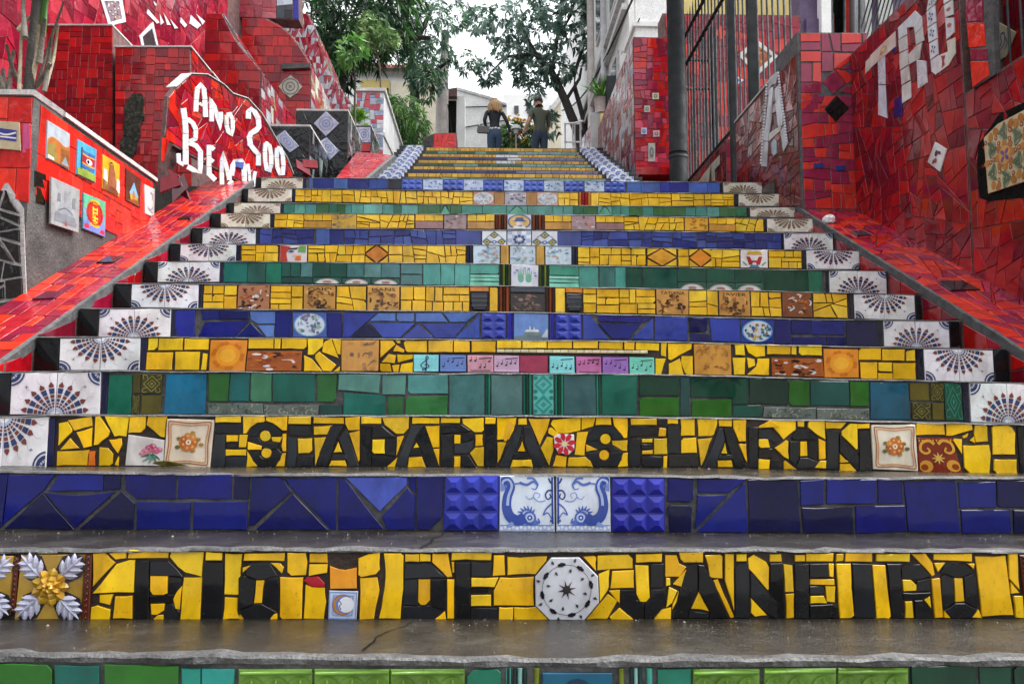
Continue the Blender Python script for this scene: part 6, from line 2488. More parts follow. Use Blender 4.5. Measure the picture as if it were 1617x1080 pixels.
wl(ZR1, "245,1250 335,1240 330,1010 245,1060", '1C1C6A', 'blue_tile', base=.003)
wl(ZR1, "230,570 265,545 265,500 215,540", '20206A', 'blue_tile', base=.003)
# floral octagon with a dark border
oc = pxp(fw, "1558,218 1580,196 1620,175 1660,160 1660,290 1620,288 1565,306 1561,260")
bord = pxp(fw, "1544,262 1547,228 1580,180 1700,125 1700,305 1562,318 1548,312")
lt.append(bord)
oc_t = oc
mb = MB()
mb.prism(fw, bord, .001, .0065)
mb.build('border', M['void'], tru)
mb = MB()
tile_geo(mb, fw, oc, .012, .002, .004, L('C8B890'), 0)
cu, cv = fw.px(1592, 245)
k_ = 0
cs_ = [.155, .105]


def dab(x, y, sz, sy, a, c, n=9):
    global k_
    if inside((x, y), inset(ccw(oc), .012)):
        k_ += 1
        mb.face([fw.to3(x + p[0] * math.cos(a) - p[1] * math.sin(a), y + p[0] * math.sin(a) + p[1] * math.cos(a), .0180 + .00003 * k_) for p in circ(0, 0, sz, n, sy)], L(c))


for gx in range(-2, 3):
    for gy in range(-2, 3):
        ox, oy = cu + gx * .205 + (.1 if gy % 2 else 0), cv + gy * .19
        for i in range(8):
            a = math.pi / 4 * i
            dab(ox + .058 * math.cos(a), oy + .058 * math.sin(a), .026, .020, a, ['B88040', 'A87038'][i % 2])
        dab(ox, oy, .05, .05, 0, 'C8985A', 12)
        for i in range(4):
            a = math.pi / 2 * i + .78
            dab(ox + .024 * math.cos(a), oy + .024 * math.sin(a), .020, .011, a, '6A5A80')
        dab(ox, oy, .008, .008, 0, 'B87848')
        for i in range(6):
            a = math.pi / 3 * i + .5
            dab(ox + .105 * math.cos(a), oy + .10 * math.sin(a), .034, .013, a + 1.0, '5E7058')
            dab(ox + .103 * math.cos(a + .2), oy + .10 * math.sin(a + .2), .022, .006, a + 1.0, '8A9C80')
            dab(ox + .088 * math.cos(a + .52), oy + .086 * math.sin(a + .52), .013, .013, 0, '8A4A34')
            dab(ox + .088 * math.cos(a + .52), oy + .086 * math.sin(a + .52), .006, .006, 0, 'D0B078')
mb.build('octagon_tile', M['print'], tru)
DRED = ['8E0C1C', '9A101C', '7A0C20', 'A8141A', '70101E', 'B01A18', '860E22', '6A0C1E', 'A01A20']
cover(fw, [[(-5.68, H + 1.2), (-4.33, H + .55), (-4.33, zr - .01), (-5.68, zr - .01)], [(-4.31, H + .5), (-3.2, H + .1), (-3.2, H + 1.82), (-4.31, H + 1.82)]], .0125, .004, .32, DRED, tru, skip=lt, seed=60, aspect=.8, limit=290)
# orange stack of tiles at the edge of the opening, bars and the recess behind
mb = MB()
mb.prism(fw, pxp(fw, "1530,-200 1570,-200 1577,118 1541,141"), -.01, .02)
mb.build('pilaster', M['grout_grey'], tru)
for s, c in (("1044,235 1228,225 1220,-20 1040,-20", '8E1038'), ("1078,512 1255,495 1232,242 1055,248", 'DC2C14'), ("1095,648 1268,640 1262,520 1088,522", '8E1038'), ("1115,935 1292,808 1275,655 1095,660", 'DC2E18')):
    tile(fw, pxp(fw, ZR1(*P2(s))), c, tru, 'pilaster_tile', base=.02, mat='shiny')
fr_ = face_left(XRW + .24)
slab(fr_, [(-4.31, H + 1.5), (-2.9, H + 1.5), (-2.9, zr), (-4.31, zr)], .1, 'grout_red', tru, 'recess_back')
qd_ = pxp(fr_, ZR1((1340, 680), (1450, 610), (1560, 345), (1360, 225)))
ptile(fr_, qd_, 'CFC8A8', many(stroke([(.2, .3), (.4, .5), (.3, .7), (.5, .8), (.6, .5), (.4, .3)], .06, .04), '4A5A9A') + many(stroke([(.6, .7), (.8, .5), (.7, .3)], .05, .03), '4A5A9A'), tru, 'patterned_tile', base=.012)
cover(fr_, [[(-4.3, H + 1.52), (-3.4, H + 1.52), (-3.4, zr - .02), (-4.3, zr - .02)]], .03, .004, .3, RED + DRED, tru, skip=[qd_], seed=61)
grate = thing('window_grate', 'dark iron bars in the tiled opening at the top right corner', 'grate', (XRW, 4.1, H + 1.84))
for d_ in (4.26, 4.19, 4.09, 3.99, 3.89, 3.79):
    mb = MB()
    mb.tube([(XRW + .05, d_, H + 1.835), (XRW + .05, d_, zr + .3)], .018 if d_ > 4.2 else .007, 8)
    mb.build('bar', M['iron'], grate)

# ------------------------------------------------------------------ right: square pillar and the receding wall lettered A
dP = 5.69
fp = front(dP)
pil = thing('pillar', 'square pillar of red and plum tiles with a small black diamond', 'pillar', (2.48, dP, H + 1.4))
pq = pxp(fp, "1268,330 1378,330 1369,53 1262,53")
px0, px1, pz1 = pq[0][0], pq[2][0] - .002, pq[2][1]
mb = MB()
mb.prism(fp, [(px0, H + 1.2), (px1, H + 1.2), (px1, pz1), (px0, pz1)], -.45, 0)
mb.build('pillar_body', M['grout_grey'], pil)
dm = pxp(fp, "1301,173 1320,151 1341,172 1319,194")
ring1 = pxp(fp, "1296,172 1318,140 1350,158 1356,178 1324,205 1300,192")
tile(fp, dm, '0A0C0C', pil, 'diamond_tile', base=.001)
PT = ['C83028', 'D0342C', 'D43A30', '8E2848', '96284A', 'C42C2A', '8E2446', 'CC3430']
ZP = Z(1200, 0, 6.7375)
pieces = """C83028:430,362 642,358 640,446 432,450
8E2848:432,460 640,458 640,540 432,542
8E2848:652,358 720,360 760,552 655,552
8E2848:740,362 855,362 855,552 780,550
C83028:865,358 1075,358 1078,460 865,470
8E2848:868,482 1078,468 1085,552 868,560
8E2848:1085,358 1130,358 1130,552 1105,550
C83028:432,556 646,552 646,660 434,664
8E2848:655,566 775,566 775,760 658,768
C83028:785,575 1005,572 985,640 840,735 785,738
8E2848:850,740 1020,655 1025,745 870,745
CC3430:1025,570 1140,570 1140,632 1028,632
8E2848:1030,642 1142,642 1150,830 1045,832
8E2848:434,682 545,682 545,875 434,880
D0342C:565,672 648,672 648,878 560,870
902848:440,888 648,885 648,990 436,990
842444:660,870 790,755 910,890 780,1010
C83028:800,752 905,760 1020,820 920,900
4A62B0:920,755 1040,752 1040,805
8A2440:850,985 905,925 990,915 1000,1010
4A5AA8:998,925 1035,910 1032,1012 1000,1008
C83430:1050,845 1160,845 1165,1050 1055,1045
C83028:436,998 545,998 540,1170 436,1175
8E2848:555,998 620,1000 620,1170 545,1172"""
used = []
for ln in pieces.splitlines():
    c, s = ln.split(':')
    q = pxp(fp, ZP(*P2(s)))
    used.append(q)
    tile(fp, q, c, pil, 'tile', tilt=.02)
zlow = fp.px(1300, 152)[1]
cover(fp, [[(px0 + .01, H + 1.52), (px1 - .01, H + 1.52), (px1 - .01, zlow), (px0 + .01, zlow)]], .011, .004, .12, PT, pil, skip=[dm], seed=70)
for x, y in ((1284, 262), (1318, 266)):
    tile(fp, pxp(fp, [(x, y + 5), (x + 16, y + 4), (x + 16, y - 4), (x, y - 3)]), '2A3C80', pil, 'blue_tile', base=.006)
XA = px0
fA = face_left(XA)
zA = H + 2.74
aw = thing('inscribed_wall', 'shaded wine red wall with a white beaded letter A behind the square pillar', 'wall', (XA, 6.5, H + 2))
slab(fA, [(-7.20, H + 1.3), (-6.141, H + 1.3), (-6.141, zA), (-7.2, zA)], .12, 'grout_red', aw)
ZA = Z(1000, 130, 5.686)
ZA1 = Z(1000, 0, 6.7375)
alt = []


def al(z, s, col='B8BCC4', nm='letter_tile'):
    q = pxp(fA, z(*P2(s)))
    alt.append(q)
    tile(fA, q, col, aw, nm, base=.006, jit=.06)


al(ZA, "1160,755 1208,760 1222,535 1175,530")
al(ZA, "1180,525 1222,530 1250,340 1265,40 1225,50 1205,330")
al(ZA1, "1455,840 1530,770 1560,760 1530,900 1500,900 1450,960")
al(ZA, "1280,60 1320,20 1360,240 1350,390 1310,400 1290,230")
al(ZA, "1330,440 1365,390 1400,550 1355,632")
al(ZA, "1225,465 1330,390 1345,405 1330,440 1225,535", 'B4AEA4')
al(ZA, "1255,640 1275,665 1300,640 1298,540 1275,510 1255,545", '98A8B8')
for x0, y0, x1, y1, n_ in ((1161, 745, 1216, 20, 26), (1318, -90, 1398, 545, 24)):
    for i in range(n_):
        t_ = (i + .5) / n_
        u, v = fA.px(*ZA((x0 + (x1 - x0) * t_, y0 + (y1 - y0) * t_))[0])
        c = fA.to3(u, v, .012)
        mb = MB()
        mb.tube([c, c + fA.N * .01, c + fA.N * .014], [.011, .009, .003], 6)
        mb.build('bead', M['tile'], aw, color=L('D8DCE4'))
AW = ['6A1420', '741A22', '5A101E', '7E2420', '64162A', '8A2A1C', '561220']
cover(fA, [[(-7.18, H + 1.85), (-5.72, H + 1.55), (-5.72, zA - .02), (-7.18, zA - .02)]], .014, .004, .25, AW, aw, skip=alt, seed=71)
mb = MB()
mb.prism(fA, [(-7.2, zA), (-6.15, zA), (-6.15, zA + .015), (-7.2, zA + .015)], -.12, .012)
mb.build('coping', M['coping'], aw)
low_w = thing('inscribed_wall', 'low brownish red wall with pale letter strokes between the iron posts', 'wall', (XA, 8.2, H + 2))
slab(fA, [(-9.3, H + 1.5), (-7.50, H + 1.3), (-7.50, zA - .05), (-9.3, zA - .05)], .12, 'grout_red', low_w)
alt2 = []
for s in ("590,895 690,895 712,740 640,830", "712,735 785,655 785,740 715,820", "720,890 745,890 740,790 715,820"):
    q = pxp(fA, ZA(*P2(s)))
    alt2.append(q)
    tile(fA, q, 'B4B4A4', low_w, 'letter_tile', base=.010)
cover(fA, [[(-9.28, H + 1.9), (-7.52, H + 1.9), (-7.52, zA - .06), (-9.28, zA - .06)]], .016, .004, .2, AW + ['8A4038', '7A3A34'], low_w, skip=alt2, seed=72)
for i, c in enumerate(('9A3048', 'B8404C', '9A4858', 'B02830', '7A1430')):
    f7 = front(7.50)
    y1, y0 = 198 + i * 19, 215 + i * 19
    tile(f7, [(XA + .003, H + 2.66 - i * .15 - .145), (XA + .115, H + 2.66 - i * .15 - .145), (XA + .115, H + 2.66 - i * .15), (XA + .003, H + 2.66 - i * .15)], c, low_w, 'end_tile')

# ------------------------------------------------------------------ iron fence, posts, courtyard wall and the house fronts behind
post = thing('iron_post', 'thick dark green iron post standing at the head of the lower steps', 'post', (2.05, 8.6, H + 1.9))
mb = MB()
PX_, PD_ = at(1070, 200, 8.6).x, 8.6
mb.tube([(PX_, PD_, H + 1.88), (PX_, PD_, H + 2.5), (PX_, PD_, H + 2.52), (PX_, PD_, H + 7.5)], [.112, .11, .10, .098], 16)
mb.build('shaft', M['iron'], post)
mb = MB()
mb.tube([(PX_, PD_, H + 2.86), (PX_, PD_, H + 2.92)], .106, 16)
mb.build('collar', M['iron'], post)
fen = thing('fence', 'tall dark iron bar fence with two rails climbing above the wine red wall', 'fence', (XA, 8, H + 2.6))
fx = XA + .06
for d_, zb_, zt_ in ((7.42, H + 1.9, H + 5.2), (6.86, H + 2.73, H + 5.0)):
    mb = MB()
    mb.box((fx - .035, d_ - .035, zb_), (fx + .035, d_ + .035, zt_))
    mb.build('post', M['iron'], fen)
for z0 in (4.22, 4.58):
    mb = MB()
    mb.tube([(fx, 9.7, H + z0), (fx, 5.6, H + z0)], .022, 6)
    mb.build('rail', M['iron'], fen)
for z0, a, b in ((2.78, 9.7, 7.45),):
    mb = MB()
    mb.tube([(fx, a, H + z0), (fx, b, H + z0)], .02, 6)
    mb.build('rail', M['iron'], fen)
d_ = 9.58
i = 0
while d_ > 5.85:
    if abs(d_ - 7.42) > .06 and abs(d_ - 6.86) > .06:
        mb = MB()
        base_z = H + 2.75
        mb.tube([(fx, d_, base_z), (fx, d_, H + 4.72), (fx, d_, H + 4.84)], [.0095, .0095, .001], 6)
        mb.build('bar', M['iron'], fen)
    d_ -= .125
# second panel across the yard behind the post
fen2 = thing('gate', 'iron yard gate with thin vertical bars and cross rails beside the thick post', 'gate', (2.7, 9.78, H + 1.9))
gx0, gx1 = 2.50, 2.86
for x in (gx1,):
    mb = MB()
    mb.box((x, 9.76, H + 1.9), (x + .05, 9.82, H + 5.0))
    mb.build('post', M['iron'], fen2)
for z0 in (H + 3.75 + .42, H + 4.55):
    mb = MB()
    mb.tube([(gx0, 9.79, z0), (gx1, 9.79, z0)], .016, 6)
    mb.build('rail', M['iron'], fen2)
x = gx0 + .02
while x < gx1:
    mb = MB()
    mb.tube([(x, 9.79, H + 1.9), (x, 9.79, H + 4.86), (x, 9.79, H + 4.98)], [.009, .009, .001], 6)
    mb.build('bar', M['iron'], fen2)
    x += .052

dC = 10.3
fc = front(dC)
yard = thing('mosaic_wall', 'dark red yard wall with an orange diamond framed in white seen through the bars', 'wall', (3.5, dC, H + 2))
zy, xy_ = fc.px(1200, 24)[1], fc.px(1264, 24)[0]
slab(fc, [(2.36, H + 1.4), (xy_, H + 1.4), (xy_, zy), (2.36, zy)], .3, 'grout_red', yard)
do = pxp(fc, "1165,88 1193,62 1228,90 1195,121")
di = pxp(fc, "1174,89 1193,71 1219,90 1195,112")
for i in range(4):
    j = (i + 1) % 4
    tile(fc, [do[i], do[j], di[j], di[i]], 'D8D6D0', yard, 'frame_tile', base=.010)
ptile(fc, [di[3], di[2], di[1], di[0]], 'A85018', [(circ(random.Random(i).random(), random.Random(i + 9).random(), .1, 6, .08), ['C87028', '8A3A10', '5A3A14'][i % 3]) for i in range(26)], yard, 'diamond_tile', base=.008)
bd = pxp(fc, "1149,128 1161,120 1174,128 1162,136")
ptile(fc, [bd[3], bd[2], bd[1], bd[0]], 'C8D0E4', [(circ(.5, .5, .3, 8), '4A68B8'), (circ(.5, .5, .14, 6), 'D0D8EC')], yard, 'blue_white_tile', base=.012)
tile(fc, pxp(fc, "1128,54 1137,42 1147,53 1138,64"), 'D83A20', yard, 'round_tile', base=.010)
cover(fc, [[(2.4, H + 2.2), (xy_ - .02, H + 2.2), (xy_ - .02, zy - .02), (2.4, zy - .02)]], .042, .004, .15, ['8A0E28', '9A122C', '7A0E26', 'A4162C', 'D02C1C', '8E1234'], yard, skip=[do], seed=80, h=.007)

purple_h = thing('house', 'purple painted house front with a white post and a red barred doorway', 'house', (4.6, 11.2, H + 2))
fh = front(11.2)


def panel(parent, name, f, s, mat, n0, n1):
    mb = MB()
    mb.prism(f, pxp(f, s) if isinstance(s, str) else s, n0, n1)
    return mb.build(name, M[mat], parent)


panel(purple_h, 'wall', fh, "1263,130 1300,130 1300,-160 1263,-160", 'purple', -.4, 0)
panel(purple_h, 'wall_block', fh, "1270,130 1291,130 1291,33 1271,33", 'purple', .002, .06)
panel(purple_h, 'white_post', fh, "1291,130 1306,130 1304,-160 1289,-160", 'white', .003, .16)
panel(purple_h, 'doorway', fh, "1306,130 1352,130 1352,-160 1306,-160", 'void', -.5, -.3)  # near-black backing, the shade of the doorway put into its colour
mb = MB()
mb.prism(fh, pxp(fh, "1312,130 1329,130 1327,10 1314,10"), -.29, -.22)
mb.build('door_leaf', M['tile'], purple_h, color=L('8E0C10'))
mb = MB()
mb.prism(fh, pxp(fh, "1341,130 1346,130 1345,-160 1340,-160"), -.2, -.1)
mb.build('door_frame', M['tile'], purple_h, color=L('B02820'))
panel(purple_h, 'wall', fh, "1352,130 1364,130 1364,-160 1352,-160", 'greywall', -.4, -.05)
panel(purple_h, 'white_post', fh, "1364,130 1374,130 1374,-160 1364,-160", 'white', -.4, .05)
panel(purple_h, 'wall', fh, "1374,130 1470,130 1470,-160 1374,-160", 'purple', -.4, 0)
panel(purple_h, 'window', fh, "1386,40 1408,40 1408,-60 1386,-60", 'white', .003, .03)
for x in (1309, 1329, 1353):
    a, b = fh.px(x, 130), fh.px(x - 1, -160)
    mb = MB()
    mb.tube([fh.to3(a[0], a[1], .1), fh.to3(b[0], b[1], .1)], .022, 8)
    mb.build('door_bar', M['iron'], purple_h)
for i in range(9):
    a, b = fh.px(1350 + i * 7, 70 - i * 3), fh.px(1375 + i * 7, -20 - i * 3)
    mb = MB()
    mb.tube([fh.to3(a[0], a[1], .09), fh.to3(b[0], b[1], .09)], .011, 6)
    mb.build('grille_bar', M['iron'], purple_h)

# yellow house behind the yard
yh = thing('house', 'yellow plastered house rising behind the red yard wall and bars', 'house', (4.5, 13.5, H + 3))
fy = front(13.5)
panel(yh, 'wall', fy, [(3.3, H + 2.5), (7.5, H + 2.5), (7.5, H + 8.0), (3.3, H + 8.0)], 'yellow_wall', -3, 0)
panel(yh, 'band', fy, [(3.25, H + 5.55), (7.5, H + 5.55), (7.5, H + 5.75), (3.25, H + 5.75)], 'cream', .002, .06)
panel(yh, 'window', fy, [(5.6, H + 6.1), (6.6, H + 6.1), (6.6, H + 7.5), (5.6, H + 7.5)], 'glass', .002, .03)

# ------------------------------------------------------------------ red pier and glossy side wall right of the upper flight
pier = thing('mosaic_wall', 'red and pink tiled pier with small picture tiles and a glossy receding flank', 'wall', (1.86, 9.0, H + 2))
dQ = 9.0
fq = front(dQ)
qq = pxp(fq, "1001,295 1062,295 1062,60 1000,60")
x0q, x1q, zq = qq[3][0], qq[2][0], qq[2][1]
mb = MB()
mb.prism(fq, [(x0q, H + 1.6), (x1q, H + 1.6), (x1q, zq), (x0q, zq)], -3.0, 0)
mb.build('wall_body', M['grout_red'], pier)
ptl = []
for s, bgc, c in (("1030,158 1040,158 1040,148 1030,148", 'D0CCB4', '6A6A50'), ("1017,178 1026,178 1026,168 1017,168", 'C8CCC4', '6A8A6A'), ("1012,213 1021,213 1021,203 1012,203", 'D0D4E4', '3A5AB0'), ("1031,217 1041,217 1041,207 1031,207", 'D0C4C4', '9A5A60'), ("1023,256 1034,256 1034,227 1023,227", 'B0B4AC', '7A8480')):
    q = pxp(fq, s)
    ptl.append(q)
    ptile(fq, q, bgc, [(circ(.5, .5, .3, 8), c), (circ(.5, .5, .15, 6), bgc)], pier, 'picture_tile', base=.008)
cover(fq, [[(x0q, H + 2.0), (x1q, H + 2.0), (x1q, zq - .01), (x0q, zq - .01)]], .0115, .005, .12, ['C02028', 'B81C28', 'A82A48', 'C84860', '8A2038', 'D02A20', 'B03850', '902848'], pier, skip=ptl, seed=90)
cover(face_left(x0q), [[(-11.9, H + 2.9), (-9.02, H + 2.0), (-9.02, zq - .02), (-11.9, zq - .02)]], .03, .004, .1, WINE + ['A83040', 'B8BCC4', '8A98A8', 'A0283A', 'C0C4CC'], pier, seed=91, mat='shiny')
mb = MB()
mb.prism(front(dQ - .25), pxp(fq, "1003,286 1062,286 1062,276 1010,274"), -.25, 0)
mb.build('ledge', M['tile'], pier, color=L('B81C20'))

# low walls farther up on the right
lw = thing('mosaic_wall', 'low glossy red and white wall beside the top of the upper flight', 'wall', (1.9, 13, H + 4))
slab(face_left(1.92), [(-16.0, H + 4.0), (-12.4, H + 3.2), (-12.4, H + 5.1), (-16.0, H + 5.7)], .3, 'grout_red', lw)
cover(face_left(1.92), [[(-15.98, H + 4.2), (-12.42, H + 3.4), (-12.42, H + 5.08), (-15.98, H + 5.68)]], .05, .005, .1, ['A83040', 'B8BCC4', 'A8B4C0', 'A0283A', 'C8C4CC', 'C0505C'], lw, seed=92, mat='shiny')
f16 = front(12.38)
cover(f16, [[(1.93, H + 3.4), (2.2, H + 3.4), (2.2, H + 5.05), (1.93, H + 5.05)]], .03, .004, .05, ['B02030', 'C03040'], lw, seed=93)
gp = thing('gate_post', 'narrow ochre post with a dark door edge beside the low glossy wall', 'post', (1.75, 12.05, H + 3.4))
mb = MB()
mb.box((1.75, 12.0, H + 3.2), (1.83, 12.14, H + 4.7))
mb.build('post_body', M['yellow_wall'], gp)
mb = MB()
mb.box((1.845, 11.98, H + 3.2), (1.98, 12.1, H + 5.3))
mb.build('door_edge', M['iron'], gp)

# white building with a vaulted balcony
wb = thing('building', 'tall white building with a vaulted balcony above the red pier', 'building', (3.4, 14.6, H + 4))
fwb = front(14.2)
panel(wb, 'wall', fwb, [(2.62, H + 3.0), (3.28, H + 3.0), (3.28, H + 13), (2.62, H + 13)], 'white', -9.5, 0)
mb = MB()
pr = [(2.35, H + 6.6)] + [(2.35 + .8 * math.sin(a), H + 6.0 - .9 * math.cos(a) + .75) for a in [math.pi / 2 * i / 8 for i in range(9)]]
arc = [(2.62 + .58 * (1 - math.cos(a)), H + 5.4 + 1.1 * math.sin(a)) for a in [math.pi / 2 * i / 10 for i in range(11)]]
mb.prism(fwb, [(3.27, H + 5.4), (3.27, H + 6.5)] + list(reversed(arc)), .004, .8)
mb.build('vault', M['greywall'], wb)
mb = MB()
mb.box((2.55, 13.2, H + 6.52), (3.27, 14.19, H + 6.72))
mb.box((2.50, 13.15, H + 6.72), (3.27, 14.19, H + 6.80))
mb.box((2.55, 13.2, H + 6.80), (3.27, 13.3, H + 7.6))
mb.build('balcony', M['white'], wb)
for i, (da, db) in enumerate(((15.3, 16.2), (17.4, 18.3), (19.6, 20.5))):
    for zz in (5.6, 8.4):
        mb = MB()
        mb.prism(face_left(2.62), [(-db, H + zz + i * .4), (-da, H + zz + i * .4), (-da, H + zz + 1.7 + i * .4), (-db, H + zz + 1.7 + i * .4)], .002, .05)
        wn = mb.build('window', M['coping'], wb)
        mb = MB()
        mb.prism(face_left(2.62), [(-db + .1, H + zz + .1 + i * .4), (-da - .1, H + zz + .1 + i * .4), (-da - .1, H + zz + 1.6 + i * .4), (-db + .1, H + zz + 1.6 + i * .4)], .052, .06)
        mb.build('pane', M['glass'], wn)
for zz in (7.6, 8.0):
    mb = MB()
    mb.box((2.50, 14.25, H + zz), (2.615, 23.0, H + zz + .12))
    mb.build('ledge', M['coping'], wb)
mb = MB()
mb.tube([(2.52, 16.7, H + 5), (2.52, 16.7, H + 12)], .07, 8)
mb.build('drainpipe', M['greywall'], wb)
mb = MB()
mb.tube([(2.54, 19, H + 5.5), (2.54, 19, H + 12)], .09, 8)
mb.build('drainpipe', M['pole'], wb)
mh = thing('building', 'pale house with a mint green strip farther up on the right', 'building', (3.4, 26, H + 8))
panel(mh, 'wall', front(24.2), [(2.75, H + 6.0), (6.2, H + 6.0), (6.2, H + 13.0), (2.75, H + 13.0)], 'white', -5, 0)
panel(mh, 'strip', front(24.2), [(2.80, H + 6.0), (3.25, H + 6.0), (3.25, H + 10.4), (2.80, H + 10.4)], 'mint', .003, .06)
ph = thing('building', 'cream house with a slanting roof edge behind the man', 'building', (2.5, 31, H + 8))
panel(ph, 'wall', front(31), [(2.0, H + 8), (3.6, H + 8), (3.6, H + 12.9), (3.2, H + 13.0), (2.0, H + 11.4)], 'cream', -5, 0)
mb = MB()
mb.prism(front(30.9), [(1.9, H + 11.3), (3.3, H + 13.1), (3.2, H + 13.25), (1.8, H + 11.45)], -5, .1)
mb.build('roof_edge', M['coping'], ph)

# white railing
rail = thing('railing', 'white tubular railing at the top right of the upper flight', 'railing', (1.8, 15.8, H + 5))
for x in (1.62, 1.78, 1.94):
    mb = MB()
    mb.tube([(x, 16.3, H + 5.1), (x, 16.3, H + 6.15)], .016, 6)
    mb.build('upright', M['rail_white'], rail)
for zz in (6.15, 5.75):
    mb = MB()
    mb.tube([(1.6, 16.3, H + zz), (1.96, 16.3, H + zz)], .018, 6)
    mb.build('rail', M['rail_white'], rail)
for d_ in (14.2, 15.2):
    mb = MB()
    mb.tube([(1.70, d_, H + 3.8 + (d_ - 14) * .4), (1.70, d_, H + 5.4 + (d_ - 14.2) * .36)], .016, 6)
    mb.build('upright', M['rail_white'], rail)
mb = MB()
mb.tube([(1.70, 13.9, H + 5.3), (1.70, 15.2, H + 5.75), (1.62, 16.3, H + 6.15)], .018, 6)
mb.build('rail', M['rail_white'], rail)
# ------------------------------------------------------------------ trees and plants
def spray(mb, c, d, n, size, cols, rg, droop=.35, width=.3):
    """a whorl of leaves round a twig end at c pointing along d"""
    d = d.normalized()
    a = d.cross(Vector((0, 0, 1)))
    if a.length < .1:
        a = Vector((1, 0, 0))
    a.normalize()
    b = d.cross(a)
    base = L(rg.choice(cols))
    for i in range(n):
        t = 2 * math.pi * i / n + rg.uniform(-.3, .3)
        dr = (a * math.cos(t) + b * math.sin(t) + d * rg.uniform(.1, .9)).normalized()
        dr.z -= droop * rg.uniform(.4, 1.4)
        l = size * rg.uniform(.6, 1.15)
        tip = c + dr * l
        tip.z -= l * droop * .4
        mid = c + dr * l * .5
        s = dr.cross(Vector((rg.gauss(0, 1), rg.gauss(0, 1), rg.gauss(0, 1))))
        if s.length < 1e-3:
            continue
        s = s.normalized() * l * width * .5
        f = rg.uniform(.7, 1.35)
        col = (base[0] * f, base[1] * f, base[2] * f, 1)
        i0 = len(mb.v)
        mb.v += [tuple(c), tuple(mid + s), tuple(tip), tuple(mid - s)]
        mb.f.append((i0, i0 + 1, i0 + 2, i0 + 3))
        mb.c.append(col)
        mb.m.append(0)
        mb.sm.append(False)


def crown(parent, blobs, cols, size, seed, per=6, droop=.35, width=.3, name='crown'):
    rg = random.Random(seed)
    mb = MB()
    for (c, r, n) in blobs:
        c = Vector(c)
        r = Vector(r) if isinstance(r, tuple) else Vector((r, r, r))
        lumps = [Vector((rg.gauss(0, 1), rg.gauss(0, 1), rg.gauss(0, 1))).normalized() for _ in range(11)]
        for i in range(n):
            v = Vector((rg.gauss(0, 1), rg.gauss(0, 1), rg.gauss(0, 1))).normalized()
            q = max(v.dot(l) for l in lumps)
            if q < .72 and rg.random() < .8:
                continue
            rad = (.45 + .6 * rg.random() ** .5) * (.65 + .45 * q)
            p = c + Vector((v.x * r.x, v.y * r.y, v.z * r.z)) * rad
            spray(mb, p, v + Vector((0, 0, .2)), per, size * rg.uniform(.75, 1.25), cols, rg, droop, width)
    return mb.build(name, M['leaf'], parent)


def limbs(parent, paths, mat, name='trunk'):
    mb = MB()
    for pts, r0, r1 in paths:
        n = len(pts)
        mb.tube(pts, [r0 + (r1 - r0) * i / (n - 1) for i in range(n)], 9)
    return mb.build(name, M[mat], parent)


def W(px, py, d):
    return tuple(at(px, py, d))


DARK = ['1A3A1E', '1E4424', '2A5428', '142E18', '3A6A2C']
MID = ['2E5632', '3E6A44', '4E7A50', '5E8A60', '30563C']
PALE = ['38602C', '4C7A34', '64903E', '2E5426']
GREY = ['3E5C52', '4C6C60', '5E7E70', '6E9080', '36544A']

tr = thing('tree', 'big dense dark tree hanging over the left walls', 'tree', (-3.5, 17, gz(17)))
limbs(tr, [([(-3.5, 17, gz(17)), (-3.4, 17, gz(17) + 2), (-3.2, 17, H + 8), W(600, 40, 17)], .3, .16), ([(-3.3, 17, gz(17) + 2.4), W(540, 60, 17), W(500, 20, 16.5)], .16, .06), ([(-3.2, 17, H + 8), W(640, 60, 17), W(680, 60, 17)], .12, .04)], 'darkbark')
crown(tr, [(W(520, 30, 16.5), (1.1, 1.2, .9), 300), (W(585, 25, 17), (1.0, 1.4, .95), 300), (W(528, 98, 17), (.5, 1.0, .5), 130), (W(550, -40, 17), (1.5, 1.6, .8), 200), (W(508, 85, 17.2), (.5, .8, .6), 120), (W(615, -10, 17), (.7, 1.2, .7), 140)], DARK, .24, 1, 8, .5, .22)

tr = thing('tree', 'grey green tree with hanging leaf clusters left of the pale pole', 'tree', (-1.9, 19, gz(19)))
limbs(tr, [([(-1.9, 19, gz(19)), W(655, 160, 19), W(650, 80, 19), W(680, 20, 19)], .16, .05), ([W(655, 140, 19), W(690, 110, 18.7), W(712, 95, 18.5)], .07, .03)], 'darkbark')
crown(tr, [(W(655, 50, 19), (.55, .8, .6), 110), (W(690, 40, 19), (.5, .7, .5), 95), (W(672, 128, 18.6), (.42, .6, .45), 120), (W(662, 100, 19), (.42, .7, .5), 90), (W(715, 15, 19), (.5, .7, .32), 60), (W(738, 98, 18.8), (.26, .4, .2), 30), (W(625, 20, 19), (.5, .7, .5), 80), (W(690, 85, 18.6), (.4, .5, .4), 70)], MID + GREY + ['6E9468', '84A488'], .15, 2, 8, .45, .28)

